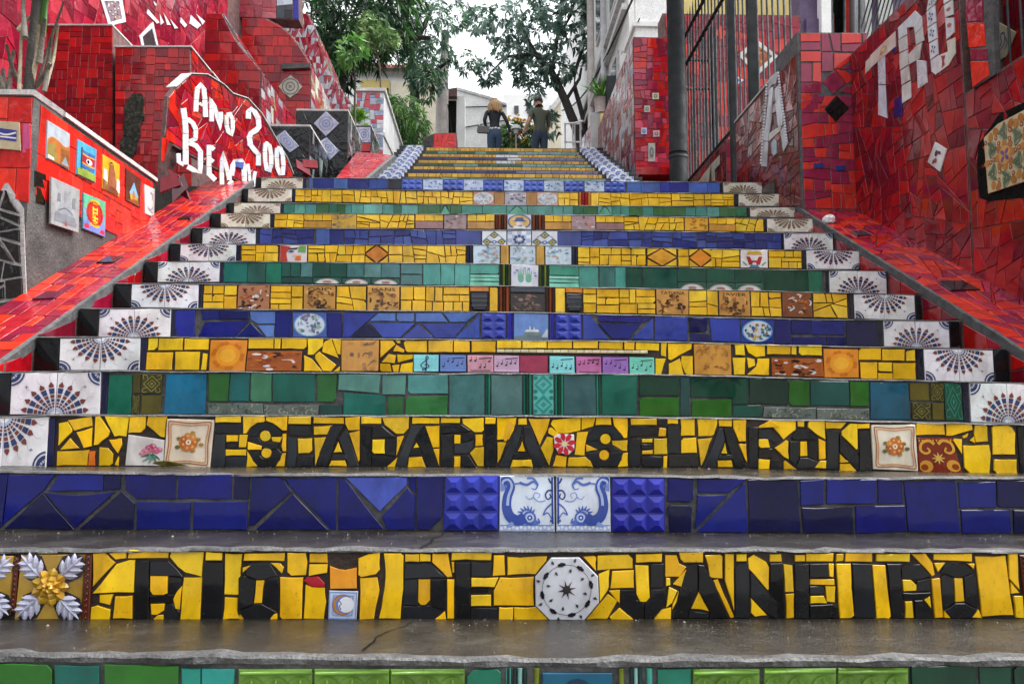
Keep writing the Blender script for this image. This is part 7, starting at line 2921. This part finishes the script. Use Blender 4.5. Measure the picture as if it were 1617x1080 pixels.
tr = thing('tree', 'leaning tree with big star shaped leaf clusters above the two people', 'tree', W(918, 232, 20))
limbs(tr, [([(2.65, 20, gz(20)), W(915, 215, 20), W(893, 160, 20), W(872, 115, 20), W(845, 85, 20), W(822, 45, 20)], .15, .05),
           ([(2.75, 20.2, gz(20)), W(922, 190, 20.2), W(908, 140, 20.2), W(907, 118, 20.2), W(925, 60, 20.2)], .08, .04),
           ([W(872, 115, 20), W(880, 60, 20), W(905, 20, 20)], .06, .03), ([W(893, 160, 20), W(915, 125, 20), W(918, 108, 20)], .05, .03), ([W(845, 85, 20), W(800, 90, 20), W(770, 120, 20)], .05, .02)], 'darkbark')
crown(tr, [(W(800, 35, 20), (.6, .7, .5), 99), (W(852, 55, 20), (.6, .7, .6), 105), (W(905, 35, 20), (.6, .7, .65), 128), (W(935, 5, 20), (.5, .6, .4), 89), (W(860, 0, 20), (.6, .7, .3), 70), (W(835, 118, 20), (.4, .5, .32), 57), (W(770, 112, 20), (.3, .4, .3), 48), (W(880, 108, 20), (.4, .5, .36), 73), (W(805, 85, 20), (.4, .5, .25), 44), (W(845, 148, 20.4), (.25, .3, .35), 32), (W(757, 30, 20), (.35, .5, .25), 41), (W(868, 195, 21), (.25, .3, .4), 38), (W(925, 75, 20), (.3, .4, .3), 41)], GREY + ['3E5A46', '6A8474', '7E968A', '8EA698', '9AB0A4'], .19, 3, 8, .3, .36)

tr = thing('tree', 'feathery bright green bush drooping beside the white house', 'tree', W(610, 235, 14.6))
limbs(tr, [([(-1.85, 14.8, gz(14.6)), W(615, 190, 14.8), W(612, 140, 14.8)], .06, .02), ([W(615, 200, 14.8), W(645, 180, 14.8), W(668, 195, 14.8)], .025, .01)], 'bark', 'stem')
crown(tr, [(W(612, 178, 14.8), (.38, .5, .34), 130), (W(640, 180, 14.8), (.42, .5, .32), 130), (W(655, 205, 14.8), (.32, .4, .25), 80), (W(600, 172, 14.8), (.26, .4, .3), 70), (W(625, 215, 14.8), (.3, .4, .22), 70)], PALE + ['2A5020'], .17, 4, 7, .6, .16)

sp = thing('sapling', 'thin sapling with a bright green tuft rising from the taller black planter', 'sapling', W(563, 172, 9.4))
limbs(sp, [([(at(562, 172, 9.4).x, 9.4, H + 3.3), W(560, 170, 9.4), W(561, 130, 9.4), W(558, 95, 9.4), W(556, 75, 9.4)], .016, .007), ([W(561, 130, 9.4), W(553, 110, 9.4)], .008, .004)], 'darkbark', 'stem')
crown(sp, [(W(556, 76, 9.4), (.16, .16, .12), 34), (W(550, 90, 9.4), (.1, .1, .08), 14)], ['3E6E2A', '4C8034', '629448'], .11, 5, 7, .1, .3)
sh_ = thing('shrub', 'light green leafy top sprouting in front of the dark tree', 'shrub', W(600, 110, 13))
limbs(sh_, [([(at(600, 240, 13).x, 13, gz(13)), W(602, 170, 13), W(600, 110, 13), W(592, 60, 13)], .03, .008)], 'bark', 'stem')
crown(sh_, [(W(592, 60, 13), (.3, .3, .28), 120), (W(610, 62, 13), (.22, .25, .16), 70), (W(580, 40, 13), (.14, .14, .22), 36)], ['4C6C3A', '5E8048', '7A9A5C', '3C5A30'], .11, 6, 7, .1, .4)
gr = thing('fern', 'small bright tuft of greenery in the taller black planter', 'plant', W(566, 190, 9.6))
mb = MB()
rg = random.Random(5)
for i in range(40):
    spray(mb, Vector(W(564 + rg.gauss(0, 5), 186 + rg.gauss(0, 5), 9.6)), Vector((rg.gauss(0, .4), rg.gauss(0, .4), 1)), 5, .12, ['4C8A22', '6AA42E', '3A701C'], rg, .1, .2)
mb.build('foliage', M['leaf'], gr)

# stump plant in the planter wall
palm = thing('palm', 'bare palm stump with dry cut leaf stalks in the planter on the left', 'palm', W(40, 150, 4.5))
xb = at(42, 150, 4.6).x
limbs(palm, [([(xb, 4.6, H + 1.3), W(45, 140, 4.6), W(52, 60, 4.6), W(62, -40, 4.6)], .03, .024)], 'darkbark', 'trunk')
mb = MB()
for (x0, y0, x1, y1, r0, c) in ((30, 150, 34, 45, .012, 0), (48, 140, 62, 40, .016, 0), (70, 145, 92, 40, .012, 0), (20, 150, 5, 110, .016, 1), (34, 140, 10, 70, .014, 1), (60, 130, 100, 5, .010, 1), (40, 60, 36, -20, .016, 1), (28, 48, 58, 18, .011, 0), (50, 145, 80, 100, .018, 1), (14, 150, 22, 80, .014, 1), (62, 100, 70, 30, .018, 1), (70, 145, 82, 60, .014, 1), (8, 148, -12, 100, .018, 1)):
    a, b = Vector(W(x0, y0, 4.6 + rnd.uniform(-.1, .1))), Vector(W(x1, y1, 4.6 + rnd.uniform(-.1, .1)))
    mb = MB()
    mb.tube([a, (a + b) / 2 + Vector((rnd.gauss(0, .01), 0, 0)), b], [r0, r0 * .85, r0 * .6], 7)
    mb.build('stalk', M['straw' if c == 0 else 'bark'], palm)
mb = MB()
for i in range(7):
    mb.tube([W(64 + i, 60, 4.62), W(66 + i * 1.3, 10, 4.62), W(68 + i * 2, -40, 4.62)], [.008, .007, .004], 5)
mb.build('green_stalk', M['leaf'], palm)
for o_ in palm.children:
    if o_.name.startswith('green_stalk'):
        ca = o_.data.color_attributes.new('Col', 'FLOAT_COLOR', 'CORNER')
        ca.data.foreach_set('color', list(L('3E6A20')) * len(ca.data))
mb = MB()
mb.box((-4.2, d0 + .25, H + 1.25), (-2.55, 7.0, H + 1.40))
struct(mb.build('planter_soil', M['ground']))

# spiky plant on the gate wall
spk_ = thing('agave', 'spiky green plant potted on top of the low wall behind the red pier', 'plant', W(950, 155, 12.2))
mb = MB()
rg = random.Random(9)
c0 = Vector(W(950, 158, 12.2))
for i in range(60):
    a = rg.random() * 6.28
    up_ = rg.uniform(.25, 1.0)
    d_ = Vector((math.cos(a) * .5, math.sin(a) * .5, up_)).normalized()
    l = rg.uniform(.3, .5)
    s = d_.cross(Vector((0, 0, 1))).normalized() * .018
    mid = c0 + d_ * l * .6
    tip = c0 + d_ * l - Vector((0, 0, .12 * (1 - up_)))
    col = jitcol(rg.choice(['3E6A30', '55863C', '2A4C28', '6A9448']), .2)
    mb.face([c0 - s * .6, c0 + s * .6, mid + s, mid - s], col)
    mb.face([mid - s, mid + s, tip], col)
mb.build('foliage', M['leaf'], spk_)
mb = MB()
mb.tube([c0 - Vector((0, 0, .22)), c0 - Vector((0, 0, .2)), c0 + Vector((0, 0, .01))], [.09, .1, .13], 12)
mb.build('pot', M['pole'], spk_)
mb = MB()
mb.box((c0.x - .16, 12.16, H + 3.3), (c0.x + .16, 12.36, c0.z - .22))
mb.build('plinth', M['greywall'], spk_)

# flowering shrub between the people
fs_2 = thing('shrub', 'low shrub with yellow flowers between the two people', 'shrub', W(820, 240, 19.2))
limbs(fs_2, [([(at(820, 240, 19.2).x, 19.2, gz(19.2)), W(820, 225, 19.2), W(812, 195, 19.2)], .03, .01)], 'bark', 'stem')
crown(fs_2, [(W(818, 212, 19.2), (.45, .4, .32), 150), (W(800, 225, 19.2), (.3, .3, .25), 60), (W(835, 222, 19.2), (.3, .3, .28), 80)], ['2A4C28', '3E6A38', '58804A', '72925A'], .14, 8, 6, .2, .4)
crown(fs_2, [(W(812, 190, 19.0), (.22, .2, .12), 22), (W(830, 200, 19.0), (.24, .2, .14), 18), (W(818, 215, 18.9), (.35, .2, .18), 12)], ['E0A818', 'F0C030', 'E89018'], .07, 9, 6, 0, .7, 'flowers')['kind'] = 'stuff'

# ------------------------------------------------------------------ things at the head of the stairs
lamp = thing('lamp', 'small grey garden lamp with a dome shade in the flowering shrub', 'lamp', W(816, 232, 18.6))
c0 = Vector(W(815, 205, 18.6))
mb = MB()
mb.tube([c0 + Vector((0, 0, -.9)), c0 + Vector((0, 0, -.02))], .02, 8)
mb.build('stem', M['greywall'], lamp)
mb = MB()
mb.tube([c0 + Vector((0, 0, .0)), c0 + Vector((0, 0, .05)), c0 + Vector((0, 0, .11)), c0 + Vector((0, 0, .13))], [.13, .12, .06, .01], 14)
mb.build('shade', M['greywall'], lamp)
mb = MB()
mb.tube([c0 + Vector((0, 0, -.10)), c0 + Vector((0, 0, .0))], [.05, .07], 10)
mb.build('bulb_cover', M['coping'], lamp)

pol = thing('pole', 'pale tapering concrete pole standing behind the red planter box', 'pole', W(698, 225, 19.8))
xb = at(698, 225, 19.8).x
mb = MB()
mb.tube([(xb, 19.8, gz(19.8)), (xb, 19.8, H + 6.3), W(698, 170, 19.8), W(702, 90, 19.8), W(703, 50, 19.8)], [.19, .18, .16, .11, .10], 14)
mb.build('shaft', M['pole'], pol)
mb = MB()
mb.tube([W(707, 165, 19.7), W(716, 225, 19.7)], .012, 6)
mb.build('stay_wire', M['iron'], pol)

rb = thing('planter', 'bright red tiled planter box with a dark corner at the top of the steps', 'planter', W(698, 235, 12.4))
f12 = front(12.35)
bx = pxp(f12, "666,245 722,245 721,210 686,211 669,218")
mb = MB()
mb.prism(f12, bx, -.5, 0)
mb.build('planter_body', M['grout_red'], rb)
cover(f12, [pxp(f12, "684,243 721,243 720,211 686,212")], .012, .003, .2, ['D82820', 'E03028', 'C8242C', 'DC3A3C'], rb, seed=95)
cover(f12, [pxp(f12, "667,244 682,243 684,213 670,219")], .012, .003, .3, ['20242A', '3A2A2C', '14161A'], rb, seed=96)

# white house with a red tiled roof, left
wh = thing('house', 'white house with a red tiled roof half hidden by leaves on the left', 'house', W(610, 180, 25))
f25 = front(25)
panel(wh, 'wall', f25, pxp(f25, "548,260 705,260 705,113 548,113"), 'white', -4, 0)
panel(wh, 'wall_lower', f25, pxp(f25, "618,250 706,250 706,132 618,132"), 'cream', .003, .12)
q0, q1 = f25.px(540, 113), f25.px(665, 113)
zr0 = q0[1]
mb = MB()
p0, p1 = Vector((q0[0], 24.7, zr0)), Vector((q1[0], 24.7, zr0))
p2, p3 = Vector((q1[0] - .1, 27.5, zr0 + 1.3)), Vector((q0[0], 27.5, zr0 + 1.3))
mb.mesh([p0, p1, p2, p3, p0 - Vector((0, 0, .12)), p1 - Vector((0, 0, .12)), p2 - Vector((0, 0, .12)), p3 - Vector((0, 0, .12))], [(0, 1, 2, 3), (7, 6, 5, 4), (0, 4, 5, 1), (1, 5, 6, 2), (2, 6, 7, 3), (3, 7, 4, 0)])
rf = mb.build('roof', M['grout_dark'], wh)
mb = MB()
nx_ = 22
for i in range(nx_):
    for j in range(8):
        a, b = (i + .5) / nx_, j / 8
        s0 = p0.lerp(p1, a).lerp(p3.lerp(p2, a), b) + Vector((0, 0, .03))
        s1 = p0.lerp(p1, a).lerp(p3.lerp(p2, a), b + .14) + Vector((0, 0, .02))
        mb.tube([s0, s1], [.062, .048], 6, jitcol(rnd.choice(['A8584A', 'B86A58', '964A40', 'C07A68']), .15))
o = mb.build('roof_tiles', M['plaincol'], rf)
o['kind'] = 'stuff'
panel(wh, 'shutter', f25, pxp(f25, "570,172 616,172 616,128 570,128"), 'yellow_wall', .003, .05)

# grey boarded wall and white block behind the woman
gw = thing('wall', 'whitish streaky boundary wall behind the blonde woman', 'wall', W(745, 200, 24))
f24 = front(24)
panel(gw, 'wall_body', f24, pxp(f24, "708,260 800,260 800,168 775,158 722,143 708,146"), 'white', -.3, 0)
mb = MB()
mb.prism(f24, pxp(f24, "722,143 775,158 800,168 800,165 775,154 722,139"), -.32, .05)
mb.build('coping', M['coping'], gw)
for s in (("722,170 800,168"), ("715,205 800,190")):
    a, b = P2(s)
    mb = MB()
    mb.tube([W(*a, 23.95), W(*b, 23.95)], .018, 6)
    mb.build('cable', M['iron'], gw)
hut = thing('shed', 'painted dark opening and red cornered white shed wall beside the pole', 'shed', W(720, 200, 22))
f22 = front(22)
panel(hut, 'wall', f22, pxp(f22, "706,250 734,250 734,152 706,152"), 'white', -.6, 0)
panel(hut, 'roof_edge', f22, pxp(f22, "704,157 722,157 722,143 704,146"), 'grout_red', .003, .2)
panel(hut, 'opening', f22, pxp(f22, "708,226 720,226 721,160 708,160"), 'void', .003, .02)  # flat dark sheet on the wall, painted as the shade of an opening
fw_ = thing('building', 'pinkish white far house between the woman and the tree', 'building', W(825, 190, 34))
f34 = front(34)
panel(fw_, 'wall', f34, pxp(f34, "795,240 905,240 905,150 795,150"), 'white', -4, 0)
for x in (812, 832, 868):
    panel(fw_, 'window', f34, pxp(f34, [(x, 180), (x + 7, 180), (x + 7, 168), (x, 168)]), 'glass', .003, .05)

# overhead wires
for i, (a, b, lab) in enumerate((((1003, -10), (888, 175), 'thick black wire slanting down in front of the white building'), ((1010, 30), (905, 168), 'thin black wire just below the thick slanting wire'), ((800, 70), (985, 78), 'thin wire crossing the sky behind the leaning tree'))):
    o = MB()
    A0, B0 = Vector(W(*a, 13.0)), Vector(W(*b, 26.0))
    pts = [A0.lerp(B0, t / 8) - Vector((0, 0, .5 * math.sin(math.pi * t / 8))) for t in range(9)]
    o.tube(pts, .022 if i == 0 else .012, 6)
    tag(o.build('wire', M['iron']), lab, 'wire')

# ------------------------------------------------------------------ small litter
c0 = Vector(at(1309, 343, 5.35))
rg = random.Random(3)
mb = MB()
n1, n2 = 7, 9
rw = []
for i in range(n1 + 1):
    for j in range(n2):
        th, ph_ = math.pi * i / n1, 2 * math.pi * j / n2
        r = .034 * rg.uniform(.75, 1.15)
        rw.append(c0 + Vector((r * math.sin(th) * math.cos(ph_) * 1.2, r * math.sin(th) * math.sin(ph_), r * math.cos(th))))
fs_p = [(i * n2 + j, i * n2 + (j + 1) % n2, (i + 1) * n2 + (j + 1) % n2, (i + 1) * n2 + j) for i in range(n1) for j in range(n2)]
mb.mesh(rw, [tuple(reversed(f)) for f in fs_p])
zc = zn(5.35) + .035
for i, v in enumerate(mb.v):
    mb.v[i] = (v[0] + .0, v[1], v[2] - c0.z + zc)
tag(mb.build('crumpled_paper', M['rail_white']), 'crumpled white paper lying at the top of the right ramp', 'paper')
mb = MB()
lp = [at(x, y, DK[3] - .03) for x, y in ((244, 731), (255, 727), (268, 726), (285, 730), (298, 736), (280, 739), (262, 738))]
zt_ = lerpline(ZB[3], -1.0) + .004
top_ = [Vector((p.x, DK[3] - .05 - .03 * math.sin(i), max(zt_, p.z))) for i, p in enumerate(lp)]
cen = sum(top_, Vector()) / len(top_) + Vector((0, -.01, .012))
for i in range(len(top_)):
    mb.face([cen, top_[i], top_[(i + 1) % len(top_)]], L('4A4422') if i % 2 else L('5C5628'), 0, True)
lf_ = mb.build('fallen_leaf', M['leaf'])
tag(lf_, 'curled dry olive leaf resting on the tread before the floral tile', 'leaf')

# ------------------------------------------------------------------ the two people
# FEET = level of the path they walk on
def body(name, joints, edges, mats, pick, parent, sub=2):
    me = bpy.data.meshes.new(name)
    keys = list(joints)
    me.from_pydata([joints[k][0] for k in keys], [(keys.index(a), keys.index(b)) for a, b in edges], [])
    o = bpy.data.objects.new(name, me)
    COL.objects.link(o)
    md = o.modifiers.new('skin', 'SKIN')
    lay = me.skin_vertices[0].data if me.skin_vertices else None
    for i, k in enumerate(keys):
        r = joints[k][1]
        r = r if isinstance(r, tuple) else (r, r)
        lay[i].radius = r
        lay[i].use_root = (k == 'pelvis')
    ss = o.modifiers.new('sub', 'SUBSURF')
    ss.levels = ss.render_levels = sub
    dg = bpy.context.evaluated_depsgraph_get()
    m2 = bpy.data.meshes.new_from_object(o.evaluated_get(dg))
    bpy.data.objects.remove(o)
    m2.name = name
    m2.materials.clear()
    for m_ in mats:
        m2.materials.append(m_)
    for p in m2.polygons:
        p.material_index = pick(p.center)
        p.use_smooth = True
    ob = bpy.data.objects.new(name, m2)
    put(ob, WO[parent.name], parent)
    return ob


def plain(name, c, r=.8):
    return rough_mat(name, tuple(x * .75 for x in c), c, 18, (r * .9, r), .3, 200)


SKIN = plain('skin', (.46, .27, .19), .5)
JEANS = plain('blue_denim', (.035, .07, .13))
JEANS2 = plain('dark_denim', (.03, .05, .085))
NAVY = plain('navy_knit', (.010, .013, .024))
OLIVE = plain('olive_cotton', (.075, .085, .055))
HAIRB = plain('blonde_hair', (.42, .24, .10), .5)
HAIRD = plain('dark_hair', (.012, .010, .010), .5)
BAG = plain('grey_leather', (.10, .095, .09), .5)
WHITEC = plain('white_cotton', (.7, .7, .7))
SHOE = plain('dark_shoe', (.03, .028, .026), .6)


def person(label, x, y, rz, hgt, spec):
    t = thing('person', label, 'person', (x, y, FEET))
    c, s = math.cos(rz), math.sin(rz)

    def tf(p):
        px_, py_, pz_ = p[0] * hgt, p[1] * hgt, p[2] * hgt
        return (px_ * c - py_ * s, px_ * s + py_ * c, pz_)
    J = {k: (tf(v[0]), tuple(a * hgt for a in (v[1] if isinstance(v[1], tuple) else (v[1], v[1])))) for k, v in spec.items()}
    return t, J, tf


EDG = [('pelvis', 'waist'), ('waist', 'chest'), ('chest', 'neck'), ('neck', 'head0'), ('head0', 'head'), ('head', 'crown'),
       ('chest', 'shL'), ('shL', 'elL'), ('elL', 'wrL'), ('wrL', 'haL'), ('chest', 'shR'), ('shR', 'elR'), ('elR', 'wrR'), ('wrR', 'haR'),
       ('pelvis', 'hiL'), ('hiL', 'knL'), ('knL', 'anL'), ('anL', 'toL'), ('pelvis', 'hiR'), ('hiR', 'knR'), ('knR', 'anR'), ('anR', 'toR')]


def hands(t, J, tf, side, hgt, fold):
    """five bent fingers on the hand, each its own short chain, joined to one mesh"""
    w_, h_ = Vector(J['wr' + side][0]), Vector(J['ha' + side][0])
    d = (h_ - w_).normalized()
    a = d.cross(Vector((1, 0, 0)))
    a.normalize()
    b = d.cross(a)
    mb = MB()
    for i, (off, ln) in enumerate(((-.013, .036), (-.0045, .042), (.004, .040), (.0115, .031))):
        p = h_ + a * off * hgt
        q = p + d * ln * hgt * .55 + b * fold * .006 * hgt
        r = q + d * ln * hgt * .4 + b * fold * .016 * hgt
        mb.tube([p, q, r], [.0048 * hgt, .0045 * hgt, .003 * hgt], 6)
    p = w_ + d * .02 * hgt - a * .014 * hgt
    mb.tube([p, p + d * .02 * hgt - a * .012 * hgt, p + d * .04 * hgt - a * .014 * hgt + b * fold * .008 * hgt], [.006 * hgt, .0055 * hgt, .0035 * hgt], 6)
    org = WO[t.name]
    for i, v in enumerate(mb.v):
        mb.v[i] = (v[0] + org.x, v[1] + org.y, v[2] + org.z)
    mb.build('fingers', SKIN, t)


def blob(t, tf, pts, mat, name, n=10):
    mb = MB()
    mb.tube([Vector(tf(p[0])) + WO[t.name] for p in pts], [p[1] for p in pts], n)
    return mb.build(name, mat, t)


# woman walking away, weight on the left leg
wx, wd = at(781, 200, 17.4).x, 17.4
W_ = {'pelvis': ((0, 0, .53), (.082, .07)), 'waist': ((0, .005, .62), (.066, .05)), 'chest': ((0, 0, .755), (.085, .058)), 'neck': ((0, .0, .845), .03), 'head0': ((0, .012, .885), (.045, .05)),
      'head': ((0, .012, .93), (.052, .058)), 'crown': ((0, .005, .985), (.03, .034)),
      'shL': ((-.105, 0, .805), .034), 'elL': ((-.145, -.055, .665), .026), 'wrL': ((-.11, .05, .60), .018), 'haL': ((-.09, .085, .60), (.02, .012)),
      'shR': ((.105, 0, .805), .034), 'elR': ((.168, -.04, .66), .026), 'wrR': ((.215, .0, .535), .018), 'haR': ((.228, .012, .497), (.02, .012)),
      'hiL': ((-.052, 0, .49), .068), 'knL': ((-.05, .03, .28), .045), 'anL': ((-.045, .0, .045), .028), 'toL': ((-.045, .07, .018), .022),
      'hiR': ((.052, 0, .49), .068), 'knR': ((.05, .06, .29), .045), 'anR': ((.048, -.03, .07), .028), 'toR': ((.048, .03, .02), .022)}
t, J, tf = person('blonde woman in a navy long sleeved top and blue jeans walking away up the steps', wx, wd, R(4), 1.64, W_)


def pickw(c):
    z = c.z / 1.64
    if z > .86:
        return 2
    if z < .03:
        return 4
    if abs(c.x) > .11 * 1.64 and z < .525:
        return 2
    if z < .575 and abs(c.x) < .12 * 1.64:
        return 0 if z < .562 else 3
    return 1


body('body', J, EDG, [JEANS, NAVY, SKIN, WHITEC, SHOE], pickw, t)
hands(t, J, tf, 'L', 1.64, 1)
hands(t, J, tf, 'R', 1.64, 1)
mb = MB()
rg = random.Random(4)
for i in range(150):
    a = rg.uniform(0, 2 * math.pi)
    ca, sa = math.cos(a), math.sin(a)
    if sa > .55 and rg.random() < .9:
        continue
    r1, r2 = .057, rg.uniform(.058, .098)
    pts = [(.03 * ca, .01 + .03 * sa, .998), (r1 * ca, .008 + r1 * sa, .955), (r2 * ca * .98, r2 * sa * .9 - .005, .885), (r2 * ca * rg.uniform(.75, 1.1), r2 * sa * .8 - .02, rg.uniform(.775, .85))]
    mb.tube([Vector(tf(p)) + WO[t.name] for p in pts], [.013, .016, .015, .004], 5)
mb.build('hair', HAIRB, t)
bag = thing('handbag', 'grey shoulder bag hanging at the left side of the blonde woman', 'bag', (wx - .25, wd - .05, FEET + .95))
bo = WO[bag.name]
mb = MB()
prof = [(-.11, -.13), (.11, -.13), (.14, -.09), (.12, .02), (-.12, .02), (-.14, -.09)]
mb.prism(Frame((bo.x, bo.y - .04, bo.z), (1, .15, 0), (0, 0, 1)), prof, -.09, 0)
mb.build('bag_body', BAG, bag)
mb = MB()
sh0 = Vector(tf((-.105, 0, .84))) + WO[t.name]
mb.tube([Vector((bo.x - .10, bo.y - .02, bo.z)), Vector((bo.x - .03, bo.y - .06, bo.z + .28)), sh0 + Vector((-.01, -.05, -.03)), sh0 + Vector((-.0, .0, .012)), sh0 + Vector((-.01, .06, -.04)), Vector((bo.x + .09, bo.y + .02, bo.z))], .012, 6)
mb.build('strap', WHITEC, bag)

# man, turned to his left, walking up
mx_, md_ = at(853, 200, 17.6).x, 17.6
Mn = {'pelvis': ((0, 0, .53), (.08, .066)), 'waist': ((-.005, 0, .62), (.078, .06)), 'chest': ((-.008, -.01, .755), (.096, .068)), 'neck': ((-.012, .0, .85), .036), 'head0': ((-.02, .01, .885), (.045, .052)),
      'head': ((-.024, .012, .93), (.05, .06)), 'crown': ((-.02, .005, .98), (.032, .036)),
      'shL': ((-.115, -.01, .80), .042), 'elL': ((-.165, -.05, .65), .03), 'wrL': ((-.215, .01, .535), .021), 'haL': ((-.225, .025, .497), (.024, .014)),
      'shR': ((.112, -.01, .80), .042), 'elR': ((.125, .03, .645), .03), 'wrR': ((.10, .1, .56), .021), 'haR': ((.095, .12, .53), (.024, .014)),
      'hiL': ((-.05, 0, .49), .066), 'knL': ((-.06, .05, .285), .047), 'anL': ((-.055, .0, .05), .03), 'toL': ((-.06, .075, .018), .024),
      'hiR': ((.05, 0, .49), .066), 'knR': ((.055, .02, .28), .047), 'anR': ((.055, -.05, .06), .03), 'toR': ((.06, .015, .018), .024)}
t2, J2, tf2 = person('dark haired man in an olive tee shirt and jeans looking to his left', mx_, md_, R(14), 1.76, Mn)


def pickm(c):
    z = c.z / 1.76
    if z > .855:
        return 2
    if z < .03:
        return 3
    if abs(c.x) > .128 * 1.76 and z < .70:
        return 2
    if c.y > .05 * 1.76 and .5 < z < .66 and c.x > .05:
        return 2
    return 0 if z < .535 else 1


body('body', J2, EDG, [JEANS2, OLIVE, SKIN, SHOE], pickm, t2)
hands(t2, J2, tf2, 'L', 1.76, 1)
hands(t2, J2, tf2, 'R', 1.76, 1)
hd = Vector(tf2((-.024, .012, .925)))
fdir = Vector((-.93, .3, 0)).normalized()          # where he looks
sd = Vector((-fdir.y, fdir.x, 0))
org = WO[t2.name]
mb = MB()
for p, r in ((hd + fdir * .083 + Vector((0, 0, -.005)), .014),):
    mb.tube([org + p + Vector((0, 0, .045)), org + p + fdir * .022 + Vector((0, 0, -.005)), org + p + fdir * .004 + Vector((0, 0, -.016))], [.008, .015, .008], 7)
mb.build('nose', SKIN, t2)
for s_ in (-1, 1):
    mb = MB()
    e = org + hd + fdir * .078 + sd * .032 * s_ + Vector((0, 0, .022))
    mb.tube([e - fdir * .008, e + fdir * .006], [.010, .004], 8)
    mb.build('eye', HAIRD, t2)
    mb = MB()
    e = org + hd + sd * .088 * s_ - fdir * .012
    mb.tube([e - Vector((0, 0, .03)), e, e + Vector((0, 0, .03))], [.008, .016, .010], 7)
    mb.build('ear', SKIN, t2)
mb = MB()
e = org + hd + fdir * .082 + Vector((0, 0, -.05))
mb.tube([e - sd * .025, e + fdir * .005, e + sd * .025], [.003, .007, .003], 6)
mb.build('mouth', plain('lips', (.3, .12, .1), .5), t2)
mb = MB()
rg = random.Random(8)
for i in range(130):
    a = rg.uniform(0, 2 * math.pi)
    el = rg.uniform(.12, 1.5)
    v = Vector((math.cos(a) * math.cos(el), math.sin(a) * math.cos(el), math.sin(el)))
    if v.dot(fdir) > .55 and el < .75:
        continue
    p = org + hd + Vector((v.x * .095, v.y * .10, v.z * .125 + .012))
    tg = Vector((rg.gauss(0, 1), rg.gauss(0, 1), rg.gauss(0, .6)))
    tg = (tg - v * tg.dot(v)).normalized() * .035
    mb.tube([p - tg, p + v * .008, p + tg], [.006, .017, .006], 5)
mb.build('hair', HAIRD, t2)

# ------------------------------------------------------------------ house fronts across the street, unseen behind the camera, added for the tiles to reflect
for lab, x0, x1, y0, zt_, mt in (('tall grey street house added unseen across from the stairs for tile reflections', -16, -3.6, -13, 9.5, 'greywall'),
                                 ('cream street house added unseen across from the stairs for tile reflections', 3.2, 17, -12.5, 8.5, 'cream')):
    t = thing('house', lab, 'house', ((x0 + x1) / 2, y0, H - 1.1))
    mb = MB()
    mb.box((x0, y0 - 8, H - 1.1), (x1, y0, H + zt_))
    mb.build('wall', M[mt], t)
    fr = Frame((0, y0, 0), (-1, 0, 0), (0, 0, 1))
    for zz in (0.2, 3.6, 6.6):
        x = x0 + 1.2
        while x < x1 - 1.6:
            mb = MB()
            mb.box((x, y0 + .003, H + zz), (x + 1.1, y0 + .06, H + zz + 1.9))
            wn = mb.build('window', M['coping'], t)
            mb = MB()
            mb.box((x + .1, y0 + .061, H + zz + .1), (x + 1.0, y0 + .075, H + zz + 1.8))
            mb.build('pane', M['glass'], wn)
            x += 2.4
